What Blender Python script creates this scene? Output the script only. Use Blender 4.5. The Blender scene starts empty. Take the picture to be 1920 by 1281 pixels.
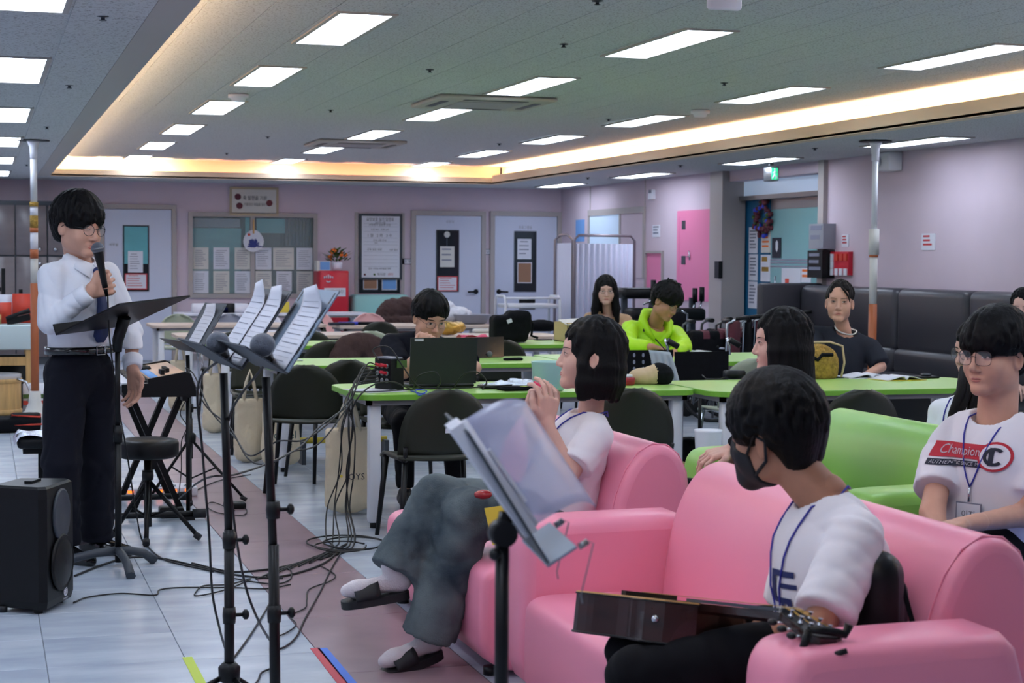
import bpy, bmesh, math, random
import numpy as np
from mathutils import Vector, Matrix
SC = bpy.context.scene
COL = SC.collection
V3 = lambda *a: np.array(a, float)
# ------------------------------------------------------------------ camera
CAM_H = 1.44
FPX, YAW, PITCH, ROLL = 3273.15, 0.29510601, -0.04699892, 0.00666125
def _axes():
    cy, sy, cp, sp = math.cos(YAW), math.sin(YAW), math.cos(PITCH), math.sin(PITCH)
    fwd = V3(sy*cp, cy*cp, sp); right = V3(cy, -sy, 0); up = np.cross(right, fwd)
    return math.cos(ROLL)*right+math.sin(ROLL)*up, -math.sin(ROLL)*right+math.cos(ROLL)*up, fwd
CA, CB, CC = _axes()
cam_d = bpy.data.cameras.new('camera')
cam = bpy.data.objects.new('camera', cam_d); COL.objects.link(cam)
m = Matrix(((CA[0], CB[0], -CC[0], 0), (CA[1], CB[1], -CC[1], 0), (CA[2], CB[2], -CC[2], CAM_H), (0, 0, 0, 1)))
cam.matrix_world = m
cam_d.sensor_width = 36.0
cam_d.lens = FPX*36/1920
cam_d.clip_start = .1; cam_d.clip_end = 100
cam_d.dof.use_dof = True
cam_d.dof.focus_distance = 7.6
cam_d.dof.aperture_fstop = 7.0
SC.camera = cam
# ------------------------------------------------------------------ world, exposure
w = bpy.data.worlds.new('world'); SC.world = w; w.use_nodes = True
w.node_tree.nodes['Background'].inputs[0].default_value = (.02, .022, .025, 1)
w.node_tree.nodes['Background'].inputs[1].default_value = 1.0
SC.view_settings.view_transform = 'Standard'
SC.view_settings.look = 'None'
SC.view_settings.gamma = 1.0
SC.view_settings.use_curve_mapping = False
SC.view_settings.exposure = 0.0
PANEL_E = 12.8        # ceiling panels
COVE_E = 60.0         # warm strips hidden in the cove
# ------------------------------------------------------------------ measuring helpers: a point of the room from where it is seen and one known coordinate
def _ray(u, v):
    return CC + CA*(u-960)/FPX - CB*(v-640.5)/FPX
def at(u, v, y):
    d = _ray(u, v); p = d*(y/d[1]); p[2] += CAM_H; return p
def atz(u, v, z):
    d = _ray(u, v); p = d*((z-CAM_H)/d[2]); p[2] += CAM_H; return p
def atx(u, v, x):
    d = _ray(u, v); p = d*(x/d[0]); p[2] += CAM_H; return p
# ------------------------------------------------------------------ materials
def s2l(c):
    return tuple(((x/255)/12.92 if x/255 <= .04045 else ((x/255+.055)/1.055)**2.4) for x in c)
MATS = {}
def mat(name, rgb, rough=.5, metal=0, spec=.5, var=None, bump=None, emit=None, alpha=None, trans=0, coat=0, sheen=0, stretch=(1, 1, 1), rnd=0):
    """rgb 0-255 sRGB; var=(scale, amount[, rgb2]); bump=(scale, strength)"""
    if name in MATS: return MATS[name]
    mt = bpy.data.materials.new(name); mt.use_nodes = True
    nt = mt.node_tree; b = nt.nodes['Principled BSDF']
    c = s2l(rgb)
    b.inputs['Base Color'].default_value = (*c, 1)
    b.inputs['Roughness'].default_value = rough
    b.inputs['Metallic'].default_value = metal
    b.inputs['Specular IOR Level'].default_value = spec
    if coat: b.inputs['Coat Weight'].default_value = coat
    if sheen:
        b.inputs['Sheen Weight'].default_value = sheen
    if trans: b.inputs['Transmission Weight'].default_value = trans
    if alpha is not None: b.inputs['Alpha'].default_value = alpha
    if emit:
        b.inputs['Emission Color'].default_value = (*s2l(emit[0]), 1); b.inputs['Emission Strength'].default_value = emit[1]
    if var or bump:
        tc = nt.nodes.new('ShaderNodeTexCoord'); mp = nt.nodes.new('ShaderNodeMapping')
        mp.inputs['Scale'].default_value = stretch
        nt.links.new(tc.outputs['Object'], mp.inputs[0])
        src = mp.outputs[0]
        if rnd:
            oi = nt.nodes.new('ShaderNodeObjectInfo'); ma = nt.nodes.new('ShaderNodeVectorMath'); ma.operation = 'ADD'
            cx = nt.nodes.new('ShaderNodeVectorMath'); cx.operation = 'SCALE'; cx.inputs[3].default_value = rnd
            cb = nt.nodes.new('ShaderNodeCombineXYZ')
            for k in range(3): nt.links.new(oi.outputs['Random'], cb.inputs[k])
            nt.links.new(cb.outputs[0], cx.inputs[0]); nt.links.new(src, ma.inputs[0]); nt.links.new(cx.outputs[0], ma.inputs[1]); src = ma.outputs[0]
    if var:
        n = nt.nodes.new('ShaderNodeTexNoise'); n.inputs['Scale'].default_value = var[0]; n.inputs['Detail'].default_value = 5
        nt.links.new(src, n.inputs['Vector'])
        r = nt.nodes.new('ShaderNodeValToRGB')
        r.color_ramp.elements[0].position = .32; r.color_ramp.elements[1].position = .68
        c2 = s2l(var[2]) if len(var) > 2 else tuple(x*(1-var[1]) for x in c)
        r.color_ramp.elements[0].color = (*c2, 1); r.color_ramp.elements[1].color = (*tuple(min(1, x*(1+var[1]*.5)) for x in c), 1)
        nt.links.new(n.outputs['Fac'], r.inputs[0]); nt.links.new(r.outputs[0], b.inputs['Base Color'])
    if bump:
        n = nt.nodes.new('ShaderNodeTexNoise'); n.inputs['Scale'].default_value = bump[0]; n.inputs['Detail'].default_value = 4
        nt.links.new(src, n.inputs['Vector'])
        bp = nt.nodes.new('ShaderNodeBump'); bp.inputs['Strength'].default_value = bump[1]; bp.inputs['Distance'].default_value = .02
        nt.links.new(n.outputs['Fac'], bp.inputs['Height']); nt.links.new(bp.outputs[0], b.inputs['Normal'])
    MATS[name] = mt
    return mt
def M(name): return MATS[name]
# ------------------------------------------------------------------ mesh builder
def unit(v):
    v = np.asarray(v, float); return v/(np.linalg.norm(v)+1e-12)
class MB:
    def __init__(s): s.v = []; s.f = []; s.m = []; s.sm = []
    def add(s, vs, fs, mi=0, smooth=False):
        o = len(s.v); s.v += [tuple(float(c) for c in p) for p in vs]
        for f in fs: s.f.append(tuple(i+o for i in f)); s.m.append(mi); s.sm.append(smooth)
        return s
    def box(s, a, b, mi=0):
        x0, y0, z0 = np.minimum(a, b); x1, y1, z1 = np.maximum(a, b)
        return s.add([(x0,y0,z0),(x1,y0,z0),(x1,y1,z0),(x0,y1,z0),(x0,y0,z1),(x1,y0,z1),(x1,y1,z1),(x0,y1,z1)],
            [(3,2,1,0),(4,5,6,7),(0,1,5,4),(1,2,6,5),(2,3,7,6),(3,0,4,7)], mi)
    def obox(s, c, ax, ay, az, hx, hy, hz, mi=0):
        c = np.asarray(c, float); ax, ay, az = unit(ax)*hx, unit(ay)*hy, unit(az)*hz
        vs = [c+i*ax+j*ay+k*az for k in (-1, 1) for j in (-1, 1) for i in (-1, 1)]
        return s.add(vs, [(0,2,3,1),(4,5,7,6),(0,1,5,4),(1,3,7,5),(3,2,6,7),(2,0,4,6)], mi)
    def rbox(s, a, b, r=.02, seg=3, mi=0):
        bm = bmesh.new(); bmesh.ops.create_cube(bm, size=1)
        a = np.minimum(a, b); b2 = np.maximum(a, b); c = (np.asarray(a)+b2)/2; d = b2-np.asarray(a)
        for v in bm.verts: v.co = Vector([c[i]+v.co[i]*d[i] for i in range(3)])
        bmesh.ops.bevel(bm, geom=bm.edges[:], offset=min(r, min(d)*.49), segments=seg, affect='EDGES', profile=.5)
        return s.bm(bm, mi)
    def bm(s, bm, mi=0, smooth=True):
        bm.verts.ensure_lookup_table(); bm.verts.index_update()
        s.add([v.co[:] for v in bm.verts], [[v.index for v in f.verts] for f in bm.faces], mi, smooth); bm.free(); return s
    def tube(s, pts, r, seg=8, mi=0, cap=True, closed=False):
        pts = [np.asarray(p, float) for p in pts]; n = len(pts)
        rs = r if hasattr(r, '__len__') else [r]*n
        vs, fs = [], []; prev = None
        for i, p in enumerate(pts):
            if closed: t = pts[(i+1) % n]-pts[i-1]
            else: t = pts[min(i+1, n-1)]-pts[max(i-1, 0)]
            t = unit(t)
            if prev is None:
                a = np.cross(t, (0, 0, 1) if abs(t[2]) < .9 else (1, 0, 0)); a = unit(a)
            else:
                a = prev-t*np.dot(prev, t); a = unit(a)
            prev = a; b = np.cross(t, a)
            for k in range(seg):
                an = 2*math.pi*k/seg; vs.append(p+rs[i]*(math.cos(an)*a+math.sin(an)*b))
        for i in range(n if closed else n-1):
            j = (i+1) % n
            for k in range(seg):
                k2 = (k+1) % seg
                fs.append((i*seg+k, i*seg+k2, j*seg+k2, j*seg+k))
        s.add(vs, fs, mi, True)
        if cap and not closed:
            o = len(s.v)-len(vs)
            s.f.append(tuple(o+k for k in range(seg-1, -1, -1))); s.m.append(mi); s.sm.append(False)
            s.f.append(tuple(o+(n-1)*seg+k for k in range(seg))); s.m.append(mi); s.sm.append(False)
        return s
    def cyl(s, a, b, r, seg=16, mi=0, r2=None): return s.tube([a, b], [r, r if r2 is None else r2], seg, mi)
    def lathe(s, prof, c=(0, 0, 0), seg=20, mi=0, axis=(0, 0, 1), sx=1, sy=1):
        az = unit(axis); ax = unit(np.cross(az, (0, 1, 0) if abs(az[1]) < .9 else (1, 0, 0))); ay = np.cross(az, ax)
        vs, fs = [], []; c = np.asarray(c, float)
        for (r, z) in prof:
            for k in range(seg):
                an = 2*math.pi*k/seg; vs.append(c+az*z+r*(ax*math.cos(an)*sx+ay*math.sin(an)*sy))
        for i in range(len(prof)-1):
            for k in range(seg):
                k2 = (k+1) % seg; fs.append((i*seg+k, i*seg+k2, (i+1)*seg+k2, (i+1)*seg+k))
        s.add(vs, fs, mi, True)
        o = len(s.v)-len(vs)
        s.f.append(tuple(o+k for k in range(seg-1, -1, -1))); s.m.append(mi); s.sm.append(False)
        s.f.append(tuple(o+(len(prof)-1)*seg+k for k in range(seg))); s.m.append(mi); s.sm.append(False)
        return s
    def prism(s, poly, c, ax, ay, az, d, mi=0, smooth=False):
        """polygon in (ax, ay) at c, extruded d along az"""
        c = np.asarray(c, float); ax, ay, az = unit(ax), unit(ay), unit(az); n = len(poly)
        vs = [c+ax*p[0]+ay*p[1] for p in poly]+[c+ax*p[0]+ay*p[1]+az*d for p in poly]
        fs = [tuple(range(n-1, -1, -1)), tuple(range(n, 2*n))]+[(i, (i+1) % n, n+(i+1) % n, n+i) for i in range(n)]
        return s.add(vs, fs, mi, smooth)
    def ball(s, c, r, seg=14, rings=9, mi=0):
        r = np.asarray(r, float)*np.ones(3); c = np.asarray(c, float); vs, fs = [], []
        for i in range(rings+1):
            th = math.pi*i/rings
            for k in range(seg):
                an = 2*math.pi*k/seg; vs.append(c+r*V3(math.sin(th)*math.cos(an), math.sin(th)*math.sin(an), math.cos(th)))
        for i in range(rings):
            for k in range(seg):
                k2 = (k+1) % seg; fs.append(((i+1)*seg+k, (i+1)*seg+k2, i*seg+k2, i*seg+k))
        return s.add(vs, fs, mi, True)
    def sheet(s, fn, nu, nv, t=.0, mi=0):
        """fn(u,v)->point; with thickness t along the local normal"""
        P = np.array([[fn(i/nu, j/nv) for j in range(nv+1)] for i in range(nu+1)], float)
        du = np.gradient(P, axis=0); dv = np.gradient(P, axis=1); N = np.cross(du, dv); N /= (np.linalg.norm(N, axis=2, keepdims=True)+1e-12)
        Q = P-N*t
        idx = lambda i, j, k: k*(nu+1)*(nv+1)+i*(nv+1)+j
        vs = list(P.reshape(-1, 3))+list(Q.reshape(-1, 3)); fs = []
        for i in range(nu):
            for j in range(nv):
                fs.append((idx(i,j,0), idx(i+1,j,0), idx(i+1,j+1,0), idx(i,j+1,0)))
                fs.append((idx(i,j+1,1), idx(i+1,j+1,1), idx(i+1,j,1), idx(i,j,1)))
        for i in range(nu):
            fs.append((idx(i,0,1), idx(i+1,0,1), idx(i+1,0,0), idx(i,0,0))); fs.append((idx(i,nv,0), idx(i+1,nv,0), idx(i+1,nv,1), idx(i,nv,1)))
        for j in range(nv):
            fs.append((idx(0,j,0), idx(0,j+1,0), idx(0,j+1,1), idx(0,j,1))); fs.append((idx(nu,j,1), idx(nu,j+1,1), idx(nu,j+1,0), idx(nu,j,0)))
        return s.add(vs, fs, mi, True)
    def mesh(s, name, mats):
        me = bpy.data.meshes.new(name); me.from_pydata(s.v, [], s.f)
        for mt in (mats if isinstance(mats, (list, tuple)) else [mats]): me.materials.append(M(mt) if isinstance(mt, str) else mt)
        me.polygons.foreach_set('material_index', s.m); me.polygons.foreach_set('use_smooth', s.sm)
        me.update(); return me
    def build(s, name, mats, parent=None, origin=None):
        if origin is not None:
            s.v = [(p[0]-origin[0], p[1]-origin[1], p[2]-origin[2]) for p in s.v]
        o = bpy.data.objects.new(name, s.mesh(name, mats)); COL.objects.link(o)
        if origin is not None: o.location = origin
        if parent: o.parent = parent
        return o
def tag(o, label=None, cat=None, group=None, kind=None):
    if label: o['label'] = label
    if cat: o['category'] = cat
    if group: o['group'] = group
    if kind: o['kind'] = kind
    return o
def thing(name, label, cat, loc=(0, 0, 0), rz=0, group=None):
    o = bpy.data.objects.new(name, None); COL.objects.link(o); o.empty_display_size = .05
    o.location = tuple(float(c) for c in loc); o.rotation_euler = (0, 0, rz)
    return tag(o, label, cat, group)
def dup(root, loc=None, rz=None, label=None, group=None):
    r = root.copy(); COL.objects.link(r)
    if loc is not None: r.location = tuple(float(c) for c in loc)
    if rz is not None: r.rotation_euler = (0, 0, rz)
    if label: r['label'] = label
    if group: r['group'] = group
    for ch in list(root.children):
        c = ch.copy(); COL.objects.link(c); c.parent = r
        for g in ch.children:
            d = g.copy(); COL.objects.link(d); d.parent = c
    return r
def inst(me, name, loc, parent, rz=0, scale=None):
    o = bpy.data.objects.new(name, me); COL.objects.link(o); o.location = tuple(float(c) for c in loc); o.rotation_euler = (0, 0, rz); o.parent = parent
    if scale: o.scale = scale
    return o
TEXTS = ['1 월   2 화   3 수', '2023년 9월', 'AED 자동심장충격기', 'AUTHENTIC SINCE 19', 'Champion', 'JOYS', 'YAMAHA', 'gospel', 'live', '·', '교육 실습 상담', '기증하신 마음을 담아', '문의 사항은 사무실로 연락', '복지관', '사무실', '사회복지 실습생 모집', '상담실', '센터', '신청 접수', '오전 9시 - 오후 6시', '요양보호 실기 일정표', '이지', '장소', '축 발전을 기원', '프로그램 안내', '프로그램실']
TXT = {}
def _texts(lst):
    obs = []
    for tx in lst:
        cu = bpy.data.curves.new('t', 'FONT'); cu.body = tx; cu.size = 1; cu.align_x = 'CENTER'; cu.align_y = 'CENTER'; cu.extrude = .012; cu.resolution_u = 2
        o = bpy.data.objects.new('t', cu); COL.objects.link(o); obs.append((tx, o))
    dg = bpy.context.evaluated_depsgraph_get()
    for tx, o in obs: TXT[tx] = bpy.data.meshes.new_from_object(o.evaluated_get(dg))
    for tx, o in obs: bpy.data.objects.remove(o)
_texts(TEXTS)
def text_mesh(txt, size, mt, name, parent, loc, ax, ay, mx=None):
    """lettering laid on a surface: ax = reading direction, ay = up"""
    if txt not in TXT: _texts([txt])
    me = TXT[txt].copy(); xs = [v.co.x for v in me.vertices]; k = size
    if mx and (max(xs)-min(xs))*size > mx: k = mx/(max(xs)-min(xs))
    ax, ay = unit(ax), unit(ay); az = np.cross(ax, ay); loc = np.asarray(loc, float)
    for v in me.vertices: v.co = Vector(loc+ax*v.co.x*k+ay*v.co.y*size+az*v.co.z*size*.3)
    me.materials.clear(); me.materials.append(M(mt))
    o = bpy.data.objects.new(name, me); COL.objects.link(o)
    if parent: o.parent = parent
    return o
random.seed(7); RNG = np.random.default_rng(7)
def off(o):
    t = Vector((0, 0, 0))
    while o is not None: t += o.location; o = o.parent
    return t
def wb(mb, name, mats, parent=None):
    """link a mesh built in room coordinates under a parent that stands elsewhere (unrotated)"""
    if parent is None: return mb.build(name, mats)
    t = off(parent)
    return_ = mb.build(name, mats, parent); return_.location = -t; return return_
def wtext(txt, size, mt, name, parent, loc, ax, ay, **k):
    o = text_mesh(txt, size, mt, name, parent, loc, ax, ay, **k)
    if parent: o.location = -off(parent)
    return o
# ================================================================== materials of the room
mat('wall_pink', (202, 186, 198), .75, var=(1.3, .05), bump=(180, .05))
mat('ceiling_gyp', (176, 172, 168), .85)
mat('cove_white', (225, 205, 180), .8)
mat('trim_grey', (150, 146, 148), .5)
mat('frame_beige', (168, 160, 158), .45)
mat('door_white', (196, 202, 222), .4)
mat('black_plastic', (12, 13, 15), .42, spec=.3)
mat('black_metal', (9, 9, 11), .4, metal=.1, spec=.35)
mat('black_cloth', (12, 13, 18), .9, var=(30, .25), spec=.2)
mat('dark_glass', (24, 30, 36), .12)
mat('teal_blind', (92, 168, 178), .45, var=(2.2, .12), stretch=(1, 1, 4))
mat('paper', (214, 216, 226), .6)
mat('paper_warm', (208, 206, 200), .6)
mat('frame_tan', (176, 160, 134), .4)
mat('ink', (52, 54, 66), .6)
mat('ink_light', (120, 124, 142), .6)
mat('ink_red', (196, 62, 70), .6)
mat('white_metal', (214, 216, 222), .35)
mat('chrome', (190, 194, 200), .18, metal=1)
mat('steel', (140, 142, 146), .35, metal=.8)
mat('clear_pane', (225, 240, 240), .05, alpha=.16)
mat('panel_light', (255, 255, 255), .5, emit=((224, 236, 255), PANEL_E))
mat('cove_lamp', (255, 230, 200), .5, emit=((255, 216, 170), COVE_E))
mat('cove_lamp_pink', (255, 200, 180), .5, emit=((255, 176, 140), COVE_E*.3))
mat('tile', (188, 197, 208), .26, var=(3.6, .06, (164, 175, 190)), stretch=(.7, 1.7, 1), rnd=40, spec=.4)
mat('tile_maroon', (146, 122, 130), .3, var=(5, .14), rnd=30, spec=.45)
mat('grout', (120, 124, 128), .7)
def speckle_mat(name, rgb, dark):
    mt = mat(name, rgb, .9); nt = mt.node_tree; b = nt.nodes['Principled BSDF']
    tc = nt.nodes.new('ShaderNodeTexCoord'); n = nt.nodes.new('ShaderNodeTexNoise'); n.inputs['Scale'].default_value = 80; n.inputs['Detail'].default_value = 1.5
    g = nt.nodes.new('ShaderNodeNewGeometry'); nt.links.new(g.outputs['Position'], n.inputs['Vector'])
    r = nt.nodes.new('ShaderNodeValToRGB'); e = r.color_ramp.elements
    e[0].position = .36; e[0].color = (*s2l(dark), 1); e[1].position = .43; e[1].color = (*s2l(rgb), 1)
    nt.links.new(n.outputs['Fac'], r.inputs[0]); nt.links.new(r.outputs[0], b.inputs['Base Color'])
speckle_mat('ceiling_tile', (194, 198, 200), (150, 152, 152))
# ================================================================== dimensions
YB, YF = 24.5, -3.0           # back wall, wall behind the camera
XR, XL = 8.25, -5.0
ZC, ZU = 2.473, 2.71           # low ceiling, raised middle
SX0, SX1, SY1 = .85, 6.72, 23.1   # opening of the raised middle (left lip, right lip, back lip)
SY0 = 1.0
# ---- floor: slab + vinyl tiles .48 m
fl = MB().box((XL, YF, -.2), (XR+2.2, YB+.3, -.006)).build('floor', 'grout'); tag(fl, kind='structure')
T = .48
def tile_mesh(name, mt, w, d, h=.006, g=.0012):
    b = MB(); x, y = w/2-g, d/2-g; k = .0015
    b.add([(-x, -y, -h), (x, -y, -h), (x, y, -h), (-x, y, -h), (-x, -y, -k), (x, -y, -k), (x, y, -k), (-x, y, -k), (-x+k, -y+k, 0), (x-k, -y+k, 0), (x-k, y-k, 0), (-x+k, y-k, 0)],
          [(0,1,5,4),(1,2,6,5),(2,3,7,6),(3,0,4,7),(4,5,9,8),(5,6,10,9),(6,7,11,10),(7,4,8,11),(8,9,10,11)])
    return b.mesh(name, mt)
tm = tile_mesh('tile', 'tile', T, T); tmm = tile_mesh('border_tile', 'tile_maroon', T, T*2)
cnt = 0; rest = MB()
def shown(x, y):
    d = V3(x, y, -CAM_H); zc = d@CC
    if zc < .5: return False
    u = 960+FPX*(d@CA)/zc; v = 640.5-FPX*(d@CB)/zc
    return -90 < u < 2010 and v < 1420
YT = 5.3
for i in range(-10, 16):
    for j in range(0, 40):
        x = .69-T/2+i*T; y = YT+j*T+T/2
        if abs(x-(1.17+T/2)) < .05: continue
        if x > XR-.1: continue
        near = (x < 1.2 and y < 15.5) or (x > 1.6 and 7.5 < y < 15.5 and x < 5.2)
        if shown(x, y) and near and cnt < 280:
            inst(tm, 'tile', (x, y, 0), fl, rz=(0 if (i+j) % 2 else math.pi)); cnt += 1
        else:
            g = .0012; rest.add([(x-T/2+g, y-T/2+g, 0), (x+T/2-g, y-T/2+g, 0), (x+T/2-g, y+T/2-g, 0), (x-T/2+g, y+T/2-g, 0)], [(0, 1, 2, 3)])
for j in range(-18, 0):
    for i in range(-10, 16):
        x = .69-T/2+i*T; y = YT+j*T+T/2; g = .0012
        rest.add([(x-T/2+g, y-T/2+g, 0), (x+T/2-g, y-T/2+g, 0), (x+T/2-g, y+T/2-g, 0), (x-T/2+g, y+T/2-g, 0)], [(0, 1, 2, 3)])
o = rest.build('far_tiles', 'tile', fl); tag(o, kind='stuff')
for j in range(-2, 20):
    inst(tmm, 'border_tile', (1.17+T/2, 5.0+.48+j*T*2-.05, .0004), fl)
# ---- ceiling: low gypsum/tile ceiling around a raised middle with a lit cove
LIP, TR = .05, .15          # lip thickness, trough width
ce = MB()
ce.box((XL, YF, ZC), (SX0-.16, YB+.3, ZC+.02))                        # left low ceiling
ce.box((SX1+.12, YF, ZC), (XR+2.2, YB+.3, ZC+.02))                      # right low ceiling
ce.box((SX0-.16, SY1+.12, ZC), (SX1+.12, YB+.3, ZC+.02))
ce.box((SX0-.16, YF, ZC), (SX1+.12, SY0-.12, ZC+.02))
ce.box((SX0-.4, SY0-.4, ZU+.012), (SX1+.4, SY1+.75, ZU+.03))               # raised slab
ceil = ce.build('ceiling', 'ceiling_tile'); tag(ceil, kind='structure')
# soffit strips with their upstanding lips, troughs behind
def strip(a, b, name='trim_1'): return MB().box(a, b)
lipz = ZC+.075
b = MB()
b.box((SX0-.16, SY0-.12, ZC-.004), (SX0, SY1+.12, ZC+.02)); b.box((SX0-LIP, SY0, ZC), (SX0, SY1, lipz)); b.box((SX0-.17, SY0-.2, ZC+.02), (SX0-.16, SY1+.2, ZU+.02))
o = wb(b, 'trim_1', 'ceiling_gyp'); tag(o, 'dull grey plaster strip along the left edge of the raised ceiling', kind='structure')
b = MB()
b.box((SX1, SY0, ZC-.004), (SX1+.12, SY1+.12, ZC+.02)); b.box((SX1, SY0, ZC), (SX1+LIP, SY1, ZC+.115)); b.box((SX1+LIP+TR, SY0-.2, ZC+.02), (SX1+LIP+TR+.01, SY1+.2, ZU+.02))
o = wb(b, 'trim_2', 'cove_white'); tag(o, 'cream plaster cove lip glowing warm along the right of the raised ceiling', kind='structure')
b = MB()
b.box((SX0, SY1, ZC-.004), (SX1, SY1+.12, ZC+.02)); b.box((SX0, SY1, ZC), (SX1, SY1+LIP, ZC+.085)); b.box((SX0-.2, SY1+.28, ZC+.02), (SX1+.2, SY1+.29, ZU+.02))
o = wb(b, 'trim_3', 'cove_white'); tag(o, 'cream plaster cove lip at the far end of the raised ceiling', kind='structure')
b = MB(); b.box((SX0, SY0-.1, ZC-.004), (SX1, SY0, ZU)); wb(b, 'trim_4', 'ceiling_gyp')['kind'] = 'structure'
# hidden strip lamps in the troughs
def lamp(name, a, b_, mt, label):
    o = MB().box(a, b_).build(name, mt); tag(o, label, 'cove lamp', 'warm strip lamps hidden in the ceiling cove'); return o
lamp('cove_strip_lamp', (SX1+LIP+.03, SY0+.1, ZC+.05), (SX1+LIP+.06, SY1+.1, ZC+.065), 'cove_lamp', 'long warm strip lamp hidden behind the right cove lip')
lamp('cove_strip_lamp', (SX0-.13, SY0+.1, ZC+.055), (SX0-.1, SY1-.1, ZC+.07), 'cove_lamp', 'long warm strip lamp hidden behind the left cove lip')
lamp('cove_strip_lamp', (SX0+.05, SY1+LIP+.04, ZC+.03), (2.45, SY1+LIP+.08, ZC+.045), 'cove_lamp', 'warm strip lamp in the far cove above the speaker')
lamp('cove_strip_lamp', (2.55, SY1+LIP+.06, ZC+.03), (SX1-.1, SY1+LIP+.09, ZC+.045), 'cove_lamp_pink', 'dimmer pinkish strip lamp in the far cove on the right')
# ceiling tiles .32 x .64 in view near the camera, joined beyond
tmc = MB(); tw, td, tg = .32, .64, .0022
def ctile(name):
    b = MB(); x, y = tw/2-tg, td/2-tg
    b.add([(-x, -y, .0), (x, -y, .0), (x, y, .0), (-x, y, .0), (-x-.001, -y-.001, .01), (x+.001, -y-.001, .01), (x+.001, y+.001, .01), (-x-.001, y+.001, .01)],
          [(3,2,1,0),(0,1,5,4),(1,2,6,5),(2,3,7,6),(3,0,4,7)])
    return b.mesh(name, 'ceiling_tile')
cm = ctile('ceiling_tile'); cnt = 0; rest = MB()
def seen_c(x, y, z):
    d = V3(x, y, z-CAM_H); zc = d@CC
    if zc < .5: return False
    u = 960+FPX*(d@CA)/zc; v = 640.5-FPX*(d@CB)/zc
    return -60 < u < 1990 and v > -60
for j in range(0, 34):
    for i in range(0, 18):
        x = 1.09+tw/2+(i-1)*tw; y = 1.3+j*td+(td/2 if i % 2 else 0)
        if y > SY1+.2 or y < SY0+.3: continue
        if seen_c(x, y, ZU) and cnt < 210 and y < 15:
            inst(cm, 'ceiling_tile', (x, y, ZU), ceil); cnt += 1
        else:
            a, c = tw/2-tg, td/2-tg; rest.add([(x-a, y-c, ZU), (x+a, y-c, ZU), (x+a, y+c, ZU), (x-a, y+c, ZU)], [(3, 2, 1, 0)])
for j in range(0, 38):
    for i in range(0, 4):
        x = .69-tw/2-i*.34; y = .4+j*td
        if seen_c(x, y, ZC) and cnt < 280:
            inst(cm, 'ceiling_tile', (x, y, ZC-.004), ceil); cnt += 1
tag(rest.build('far_ceiling_tiles', 'ceiling_tile', ceil), kind='stuff')
# ---- walls
tag(MB().box((XL-.2, YF-.2, -.01), (XL, YB+.4, ZU+.1)).build('wall_left', 'wall_pink'), kind='structure')
tag(MB().box((XL-.2, YF-.2, -.01), (XR+2.4, YF, ZU+.1)).build('wall_front', 'wall_pink'), kind='structure')
# back wall pieces around the window opening
WX0, WX1 = at(361, 430, YB)[0], at(587, 430, YB)[0]
WZ0, WZ1 = at(470, 551, YB)[2], at(470, 407, YB)[2]
b = MB()
b.box((XL, YB, 0), (WX0, YB+.2, ZC+.05)); b.box((WX1, YB, 0), (XR+.1, YB+.2, ZC+.05)); b.box((WX0, YB, 0), (WX1, YB+.2, WZ0)); b.box((WX0, YB, WZ1), (WX1, YB+.2, ZC+.05))
tag(b.build('wall_back', 'wall_pink'), kind='structure')
b = MB(); b.box((XL, YB-.015, 0), (XR-.1, YB, .1)); tag(b.build('baseboard_back', 'trim_grey'), kind='structure')
# right wall: far part, entrance recess, near part
EY0, EY1 = atx(1541, 420, XR)[1], atx(1345, 420, XR)[1]         # recess between near and far part of the wall
b = MB(); b.box((XR, YF, 0), (XR+.2, EY0, ZC+.05)); b.box((XR, EY0, ZC-.12), (XR+.2, EY1, ZC+.05)); b.box((XR-.06, EY1, 0), (XR+.2, YB+.1, ZC+.05))
tag(b.build('wall_right', 'wall_pink'), kind='structure')
b = MB(); b.box((XR-.09, EY1-.34, 0), (XR+.2, EY1+.02, ZC)); tag(b.build('trim_5', 'frame_beige'), 'beige metal-clad pillar beside the glass entrance', kind='structure')
b = MB(); b.box((XR-.05, EY0-.12, 0), (XR+.25, EY0, ZC)); tag(b.build('trim_6', 'frame_beige'), 'slim beige post between entrance and the long pink wall', kind='structure')
# ---- ceiling panels
def make_panel(name):
    t = thing(name, 'x', 'ceiling light')
    w, l = .2755, 1.332
    MB().box((0, 0, -.002), (w, l, .008)).build('diffuser', 'panel_light', t)
    f = MB(); e = .025
    f.box((-e, -e, -.007), (0, l+e, .006)); f.box((w, -e, -.007), (w+e, l+e, .006)); f.box((0, -e, -.007), (w, 0, .006)); f.box((0, l, -.007), (w, l+e, .006))
    f.build('frame', 'ceiling_gyp', t)
    return t
panel0 = make_panel('ceiling_light'); used = False
def panel(x, y, z, label, group=None):
    global used, last_panel
    if not used: panel0.location = (x, y, z); tag(panel0, label, None, group); used = True; last_panel = panel0
    else: last_panel = dup(panel0, (x, y, z), None, label, group)
HU = ZU-CAM_H
rows = ['left', 'middle', 'right']
ordn = ['nearest', 'second nearest', 'third nearest', 'fourth nearest', 'fifth nearest', 'farthest']
for i, xr in enumerate((1.40283, 2.9219, 4.4408)):
    for k in range(-3, 6):
        y = (7.03881+2.099*k)*HU
        if y < 1.3: continue
        g = None
        if k >= 0: lab = '%s ceiling light panel of the %s row in the raised ceiling' % (ordn[k], rows[i])
        elif i == 1 and k == -1: lab = 'ceiling light panel cut by the top edge of the photo'
        else: lab = 'ceiling light panel outside the view towards the camera'; g = 'ceiling light panels behind the view'
        panel(xr*HU, y, ZU-.003, lab, g)
        if k == 5: last_panel.scale = (1, .78, 1)
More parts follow.
